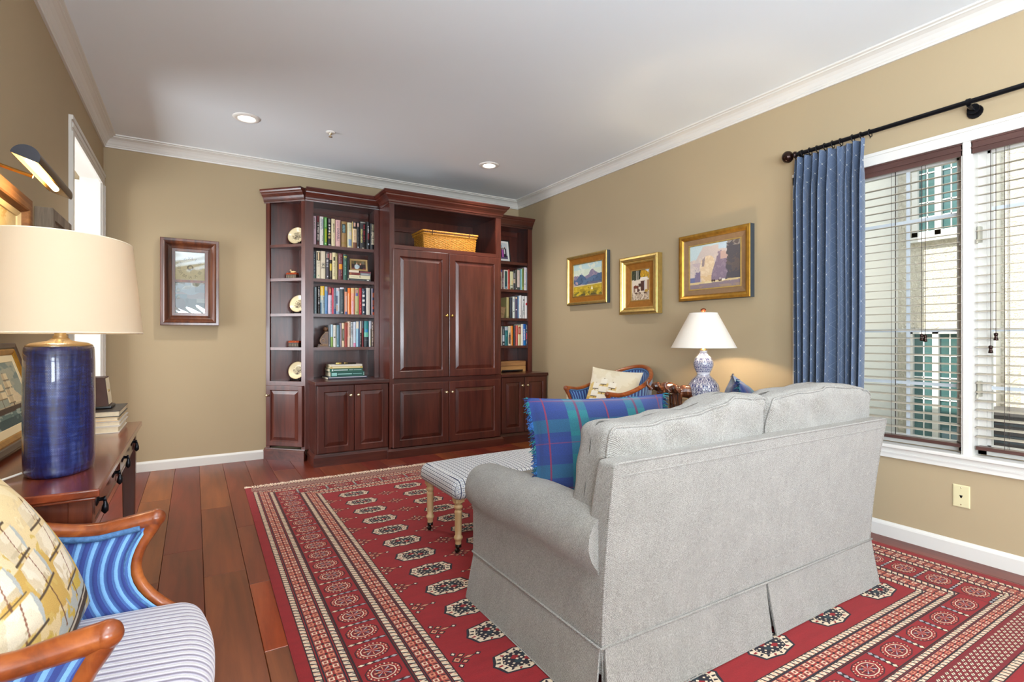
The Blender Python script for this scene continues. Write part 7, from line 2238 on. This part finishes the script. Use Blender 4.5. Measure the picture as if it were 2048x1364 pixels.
# ------------------------------------------------------------------ console table with drawers
CONS = wood('console_mahogany', (70, 28, 16), (112, 48, 26), (146, 70, 38), 'y', .2, .5, .9, 0, .02)
CONS_Z = wood('console_mahogany_upright', (54, 24, 16), (84, 38, 24), (108, 54, 32), 'z', .25, .4, .9, 0, .02)
CX0, CX1, CY0, CY1, CZ = XL + 0.012, -0.198, 1.615, 2.832, 0.760
con = thing('console_table', 'mahogany console table with four drop pull drawers against the left wall', 'table', ((CX0 + CX1) / 2, (CY0 + CY1) / 2, 0))
m = MB(); m.box(CX0, CY0, CZ - .020, CX1, CY1, CZ); m.box(CX0, CY0 + .008, CZ - .028, CX1 - .008, CY1 - .008, CZ - .020); bevel(m.build('top', CONS, con, world=True), .006, 3)
ax = CX1 - .026
m = MB(); m.box(CX0 + .01, CY0 + .028, .640, CX0 + .028, CY1 - .028, CZ - .028); m.build('back_apron', CONS_Z, con, world=True)
for yy in (CY0 + .030, CY1 - .048):
    m = MB(); m.box(CX0 + .03, yy, .640, ax - .02, yy + .018, CZ - .028); m.build('side_apron', CONS_Z, con, world=True)
m = MB(); m.box(ax - .020, CY0 + .03, CZ - .042, ax - .004, CY1 - .03, CZ - .028); m.box(ax - .020, CY0 + .03, .632, ax - .004, CY1 - .03, .644); m.build('front_rail', CONS_Z, con, world=True)
m = MB(); m.box(CX0 + .03, CY0 + .05, .636, ax - .02, CY1 - .05, .642); m.build('drawer_bottom', CONS_Z, con, world=True)
LGP = [(CX0 + .034, CY0 + .052), (ax - .016, CY0 + .052), (CX0 + .034, CY1 - .052), (ax - .016, CY1 - .052)]
for (lx, ly) in LGP:
    m = MB(); V = []
    for z, h in ((0, .015), (.05, .017), (.60, .024), (.632, .024), (CZ - .028, .024)):
        V += [(lx - h, ly - h, z), (lx + h, ly - h, z), (lx + h, ly + h, z), (lx - h, ly + h, z)]
    m.add(V, [(i * 4 + j, i * 4 + (j + 1) % 4, (i + 1) * 4 + (j + 1) % 4, (i + 1) * 4 + j) for i in range(4) for j in range(4)] + [(3, 2, 1, 0), (16, 17, 18, 19)]); bevel(m.build('leg', CONS_Z, con, world=True), .003)
dr = [(CY0 + .080, CY0 + .560), (CY0 + .655, CY1 - .080)]
for (ya, yb2) in dr:
    m = MB(); m.rectloft(yb2 - ya, .088, [(0, -.016), (0, .002), (.003, .005), (.006, .006), (.010, .0045)], (ax - .004, (ya + yb2) / 2, .690), (0, 1, 0), (1, 0, 0), capback=True); d_ = m.build('drawer', CONS_Z, con, world=True)
    for f_ in (.16, .84):
        y = ya + (yb2 - ya) * f_
        m = MB(); m.lathe([(.017, 0), (.017, .002), (.012, .004), (.008, .006)], (ax, y, .696), 14, axis='x'); m.lathe([(.005, .004), (.005, .014), (.008, .016), (.007, .020)], (ax, y, .696), 10, axis='x')
        m.tube([(ax + .017, y, .696), (ax + .019, y, .686), (ax + .019, y, .676), (ax + .018, y, .664), (ax + .018, y, .656)], [.004, .0045, .0075, .0085, .002], 10); m.build('drop_pull', IRON, d_, world=True)
    m = MB(); m.box(ax + .001, (ya + yb2) / 2 - .003, .700, ax + .003, (ya + yb2) / 2 + .003, .712); m.build('keyhole', BLACK, d_, world=True)
m = MB(); m.box(ax - .020, CY0 + .562, .644, ax - .004, CY0 + .653, CZ - .042); m.build('drawer_divider', CONS_Z, con, world=True)

# big blue lamp
def linen_glaze():
    t = NT('blue_linen_glaze')
    tc = t.n('UVMap'); sx = t.n('SeparateXYZ'); t.l(tc.outputs[0], sx.inputs[0])
    w1 = t.math('SINE', t.math('MULTIPLY', sx.outputs[0], 6.2832 * 230)); w2 = t.math('SINE', t.math('MULTIPLY', sx.outputs[1], 6.2832 * 125))
    nz = t.noise(t.coords(scale=(1, 1, .12)), 60, 4.0, .7); nz2 = t.noise(t.coords(scale=(.15, .15, 1)), 90, 3.0, .7)
    wv = t.math('MULTIPLY', w1, w2)
    f = t.math('ADD', t.math('MULTIPLY', wv, .16), t.math('ADD', t.math('MULTIPLY', nz, .55), t.math('MULTIPLY', nz2, .40)))
    t.l(t.ramp(f, [(.28, rgba((8, 14, 48))), (.48, rgba((16, 30, 88))), (.62, rgba((40, 60, 124))), (.80, rgba((120, 130, 166)))]), t.bsdf.inputs['Base Color'])
    t.bump(f, .28, .004); t.p(rough=.10, coat=.7)
    return t.m
BX, BY, BZ = -0.322, 1.912, CZ
bl = thing('blue_oval_lamp', 'tall oval cobalt ceramic lamp with wide cream shade on the console table', 'table lamp', (BX, BY, BZ))
BA, BB = .076, .128
bp = [(.90, .000), (.965, .004), (.985, .012), (1.0, .03), (1.005, .10), (1.01, .20), (1.0, .30), (.985, .334), (.97, .344), (.93, .347)]
m = MB(); m.lathe([(r, h + BZ) for r, h in bp], (BX, BY, 0), 72, sx=BA, sy=BB); m.build('body', linen_glaze(), bl, world=True)
m = MB(); m.lathe([(.93, BZ + .346), (.95, BZ + .349), (.80, BZ + .356), (.35, BZ + .362), (.28, BZ + .366)], (BX, BY, 0), 48, sx=BA, sy=BB); m.build('cap', plain('champagne_metal', (214, 196, 160), .25, .02, metal=.9), bl, world=True)
m = MB(); m.lathe([(.020, BZ + .362), (.021, BZ + .368), (.015, BZ + .371), (.018, BZ + .374), (.013, BZ + .378), (.013, BZ + .43)], (BX, BY, 0), 20); m.build('neck', plain('cream_metal_neck', (206, 184, 140), .3, .02, metal=.8), bl, world=True)
sb, stp = BZ + .384, BZ + .640
m = MB(); m.lathe([(1.0, sb), (.87, stp)], (BX, BY, 0), 80, sx=.190, sy=.262, cap=False); m.lathe([(.985, sb + .001), (.855, stp - .001)], (BX, BY, 0), 80, sx=.190, sy=.262, cap=False)
SHADE_C = shade_mat('cream_linen_shade', (232, 216, 190), .36)
m.build('shade', SHADE_C, bl, world=True)
CBIND = plain('cream_binding', (240, 226, 200), .7)
for zz, rr_ in ((sb, .995), (stp, .866)):
    m = MB(); m.tube([(BX + .190 * rr_ * math.cos(a), BY + .262 * rr_ * math.sin(a), zz) for a in [6.2832 * k / 64 for k in range(65)]], .002, 6)
    m.build('shade_binding', CBIND, bl, world=True)
m = MB(); m.lathe([(.012, BZ + .43), (.026, BZ + .47), (.030, BZ + .50), (.020, BZ + .53), (.002, BZ + .54)], (BX, BY, 0), 14); m.build('bulb', bpy.data.materials['warm_bulb'], bl, world=True)
m = MB(); m.tube([(BX, BY, BZ + .43), (BX, BY, stp)], .003, 6)
for k in range(4):
    a = R(90 * k); m.tube([(BX, BY, stp - .006), (BX + .163 * math.cos(a), BY + .225 * math.sin(a), stp - .008)], .0018, 5)
m.build('harp', BRASS, bl, world=True)
light('blue_lamp_bulb', 'POINT', (BX, BY, BZ + .50), 7, (1.0, .80, .54), shadow_soft_size=.035)
m = MB(); m.tube([(BX - .068, BY - .062, BZ + .012), (BX - .10, BY - .10, BZ + .006), (BX - .16, BY - .13, BZ + .004), (BX - .26, BY - .16, BZ + .004)], .0032, 8); m.build('cord', plain('white_cord', (226, 220, 208), .5), bl, world=True)

# books and small clock on the console
G = 'books stacked on the console table'
bks = [(.0005, .026, (226, 220, 206), 'white book at the bottom of the console stack', 0), (.0265, .046, (214, 206, 196), 'off white book second from the bottom of the console stack', .004), (.0465, .062, (222, 196, 150), 'cream paperback second from the top of the console stack', -.003), (.0625, .086, (60, 54, 50), 'dark jacketed book on top of the console stack', .002)]
for (za, zb_, col, lab, dx) in bks:
    flat_book(-.455 + dx, -.250 + dx, CZ + za, CZ + zb_, 2.535, 2.808, lab, G, col, (230, 216, 186), spine='-x')
tcl = thing('table_clock', 'small brown wedge clock with pale face on the stacked books', 'clock', (-.335, 2.672, CZ + .0865))
m = MB(); m.prism([(-.055, .012), (.042, .012), (.030, .125), (-.055, .125)], -.055, .055, 'y'); m.build('case', plain('brown_leatherette', (74, 44, 34), .5, .1, 30), tcl)
m = MB(); m.add([(.0425, -.050, .016), (.0425, .050, .016), (.0310, .050, .121), (.0310, -.050, .121)], [(0, 1, 2, 3)]); fc = m.build('face', plain('pale_clock_face', (206, 196, 176), .12, .04, coat=.5), tcl)
m = MB(); m.lathe([(.005, .0375), (.005, .039), (.001, .0395)], (0, 0, .070), 10, axis='x'); m.build('hub', BRASS, fc)
m = MB(); m.rbox((-.005, 0, .006), (.058, .058, .006), .004, 1, 2); m.build('foot', BLACK, tcl, weld=True)

# ship print leaning on the console
def ship_print(u, v):
    n = fbm(u, v, 9, 41); n2 = fbm(u, v, 25, 42)
    c = np.zeros((len(u), 3)); c[:] = L3((150, 160, 148)); c[n > .1] = L3((168, 172, 154)); c[(v > .7) & (n < 0)] = L3((120, 138, 134))
    def put(mk, col): c[mk] = L3(col)
    put(v < .25 + .04 * n, (84, 112, 112)); put((v < .25) & (n2 > .2), (150, 166, 160)); put((v < .14) & (n > 0), (56, 80, 84))
    put((np.abs(v - .26 - .1 * (u - .5) ** 2) < .05) & (u > .2) & (u < .86), (66, 52, 44)); put((np.abs(v - .30 - .1 * (u - .5) ** 2) < .012) & (u > .2) & (u < .86), (190, 176, 146))
    for mx, top in ((.34, .86), (.54, .93), (.72, .84)):
        put((np.abs(u - mx) < .006) & (v < top) & (v > .28), (90, 68, 50))
        for k in range(4):
            cy = top - .07 - k * .125; w = .05 + .014 * k
            put((np.abs(u - mx - .02) < w) & (np.abs(v - cy) < .05), (226, 212, 176)); put((np.abs(u - mx + .01) < w * .4) & (np.abs(v - cy) < .05), (196, 180, 146)); put((np.abs(u - mx - .02) < w * 1.05) & (np.abs(v - cy + .056) < .006), (110, 92, 66))
    put((u > .76) & (u < .95) & (v > .32) & (v < .62 - (u - .76) * 1.5), (220, 204, 170))
    return c
sp_ = thing('ship_print', 'framed tall ship print leaning on the console behind the blue lamp', 'picture', (-.50, 2.33, CZ))
pw, ph_ = .74, .355
ln_ = math.atan2(.100, .330)
def SP(p):   # local: x along +y of the room, z up the picture, -y outward (towards +X of the room)
    a, b, cz_ = p
    return (-.006 - b * math.cos(ln_) - cz_ * math.sin(ln_) , a, cz_ * math.cos(ln_) - b * math.sin(ln_) + .006)
def spp(nm, m, mat):
    m.move(lambda *p: SP(p)); return m.build(nm, mat, sp_)
DKF = wood('dark_frame_wood', (48, 36, 28), (76, 58, 44), (98, 78, 60), 'y', .4, .1, 1.5)
m = MB(); m.rectloft(pw, ph_, [(0, 0), (0, .020), (.004, .023), (.018, .020), (.022, .016)], (0, 0, ph_ / 2), cap=False, capback=True); spp('frame', m, DKF)
m = MB(); m.rectloft(pw - .044, ph_ - .044, [(0, .016), (.006, .019), (.018, .013), (.022, .010)], (0, 0, ph_ / 2), cap=False); spp('gilt_liner', m, GOLD)
m = MB(); m.rectloft(pw - .088, ph_ - .088, [(0, .0095), (.024, .0095), (.025, .0085)], (0, 0, ph_ / 2), cap=False); spp('mat', m, plain('cream_mat', (226, 212, 176), .8, .02))
m = MB(); m.grid(lambda u, v: ((u - .5) * (pw - .138), -.0085, ph_ / 2 + (v - .5) * (ph_ - .138)), 120, 70, smooth=False, colfn=ship_print); spp('print', m, CANVAS)

# picture with its own brass picture light on the left wall
BARN = wood('rough_barn_wood', (96, 62, 34), (132, 88, 48), (164, 118, 70), 'y', .7, 0, 1.6, 0, .5)
BARN_Z = wood('grey_barn_wood', (92, 80, 68), (126, 112, 96), (154, 140, 122), 'z', .8, 0, 2.2, 0, .6)
def art_gold(u, v):
    n = fbm(u, v, 8, 51); n2 = fbm(u, v, 20, 52)
    c = np.zeros((len(u), 3)); c[:] = L3((206, 182, 130)); c[n > .1] = L3((216, 196, 150)); c[n2 > .4] = L3((190, 160, 104))
    def put(mk, col): c[mk] = L3(col)
    put(v < .42 + .12 * n, (170, 132, 70)); put((v < .36) & (n2 > 0), (140, 100, 50)); put(v < .2 + .04 * n, (112, 80, 44)); put((u > .8) & (v < .6 + .1 * n2), (156, 118, 66))
    return c
gp = thing('lit_painting', 'golden landscape painting in rough wooden frame under the picture light', 'painting', (XL, 2.30, 1.19))
gw, gh = 1.18, .515
go = (XL, 2.912 - gw / 2, 1.708 - gh / 2)
m = MB(); m.rectloft(gw, gh, [(0, .001), (0, .050), (.006, .056), (.052, .058), (.058, .054), (.066, .030)], go, (0, 1, 0), (1, 0, 0), cap=False, capback=True); m.build('frame', BARN, gp, world=True)
m = MB(); m.rectloft(gw - .132, gh - .132, [(0, .030), (.003, .034), (.020, .026), (.022, .020)], go, (0, 1, 0), (1, 0, 0), cap=False); m.build('liner', plain('cream_liner', (224, 206, 160), .6), gp, world=True)
m = MB(); m.grid(lambda u, v: (XL + .021, go[1] + (u - .5) * (gw - .172), go[2] + (v - .5) * (gh - .172)), 90, 50, smooth=False, colfn=art_gold); m.build('canvas', CANVAS, gp, world=True)
plt = thing('picture_light', 'brass armed picture light with dark half round shade', 'picture light', (XL, 2.44, 1.72))
AGED = plain('aged_brass', (150, 104, 46), .3, .12, 20, metal=.9)
px_, pzc, rr_ = -.452, 1.700, .036
m = MB(); V = []
na = 18; ty = R(28)
arcp = [(px_ + rr_ * math.cos(R(-28 + 196 * k / na)) , pzc + rr_ * math.sin(R(-28 + 196 * k / na))) for k in range(na + 1)]
m.grid(lambda u, v: (arcp[min(na, int(round(u * na)))][0], 2.185 + .51 * v, arcp[min(na, int(round(u * na)))][1]), na, 2); m.build('shade', plain('darkened_brass', (84, 62, 44), .35, .15, 16, metal=.8), plt, world=True)
m = MB(); m.grid(lambda u, v: (px_ + (arcp[min(na, int(round(u * na)))][0] - px_) * .94, 2.187 + .506 * v, pzc + (arcp[min(na, int(round(u * na)))][1] - pzc) * .94), na, 2); m.build('reflector', plain('gilt_reflector', (236, 190, 110), .3, .02, metal=.7), plt, world=True)
for yy in (2.185, 2.695):
    m = MB(); m.prism(arcp, yy - .002, yy + .002, 'y'); m.build('end_cap', plain('gunmetal_cap', (56, 56, 62), .35, .1, metal=.6) if 'gunmetal_cap' not in bpy.data.materials else bpy.data.materials['gunmetal_cap'], plt, world=True)
m = MB(); m.tube([(px_ - .004, 2.25, pzc + .004), (px_ - .004, 2.63, pzc + .004)], .010, 10); m.build('bulb', emit('picture_bulb', (1, .74, .36), 9), plt, world=True)
m = MB(); m.tube([(px_ - rr_ + .004, 2.44, pzc - .002), (px_ - .09, 2.44, pzc + .016), (XL + .004, 2.44, pzc + .045)], .0065, 10); m.lathe([(.03, 0), (.03, .004), (.012, .010)], (XL, 2.44, pzc + .045), 16, axis='x'); m.build('arm', AGED, plt, world=True)
light('picture_light_lamp', 'AREA', (px_ - .006, 2.44, pzc - .008), 1.6, (1, .70, .34), (0, R(-38), R(180)), shape='RECTANGLE', size=.03, size_y=.36)
# deep weathered mirror frame farther along the wall
wm = thing('weathered_mirror', 'small mirror in a deep weathered grey wood frame near the doorway', 'mirror', (XL, 3.42, 1.30))
wy0, wy1, wz0, wz1, wd = 3.215, 3.640, 1.26, 1.742, .066
wo = (XL, (wy0 + wy1) / 2, (wz0 + wz1) / 2)
m = MB(); m.rectloft(wy1 - wy0, wz1 - wz0, [(0, .001), (0, wd), (.004, wd + .002), (.050, wd), (.054, wd - .010), (.070, wd - .012), (.076, wd - .026), (.092, wd - .030), (.096, wd - .046)], wo, (0, 1, 0), (1, 0, 0), cap=False, capback=True); m.build('frame', BARN_Z, wm, world=True)
m = MB(); m.rectloft(wy1 - wy0 - .19, wz1 - wz0 - .19, [(0, wd - .046)], wo, (0, 1, 0), (1, 0, 0)); m.build('mirror', plain('mirror_silver', (220, 226, 226), .03, 0, metal=1.0), wm, world=True)
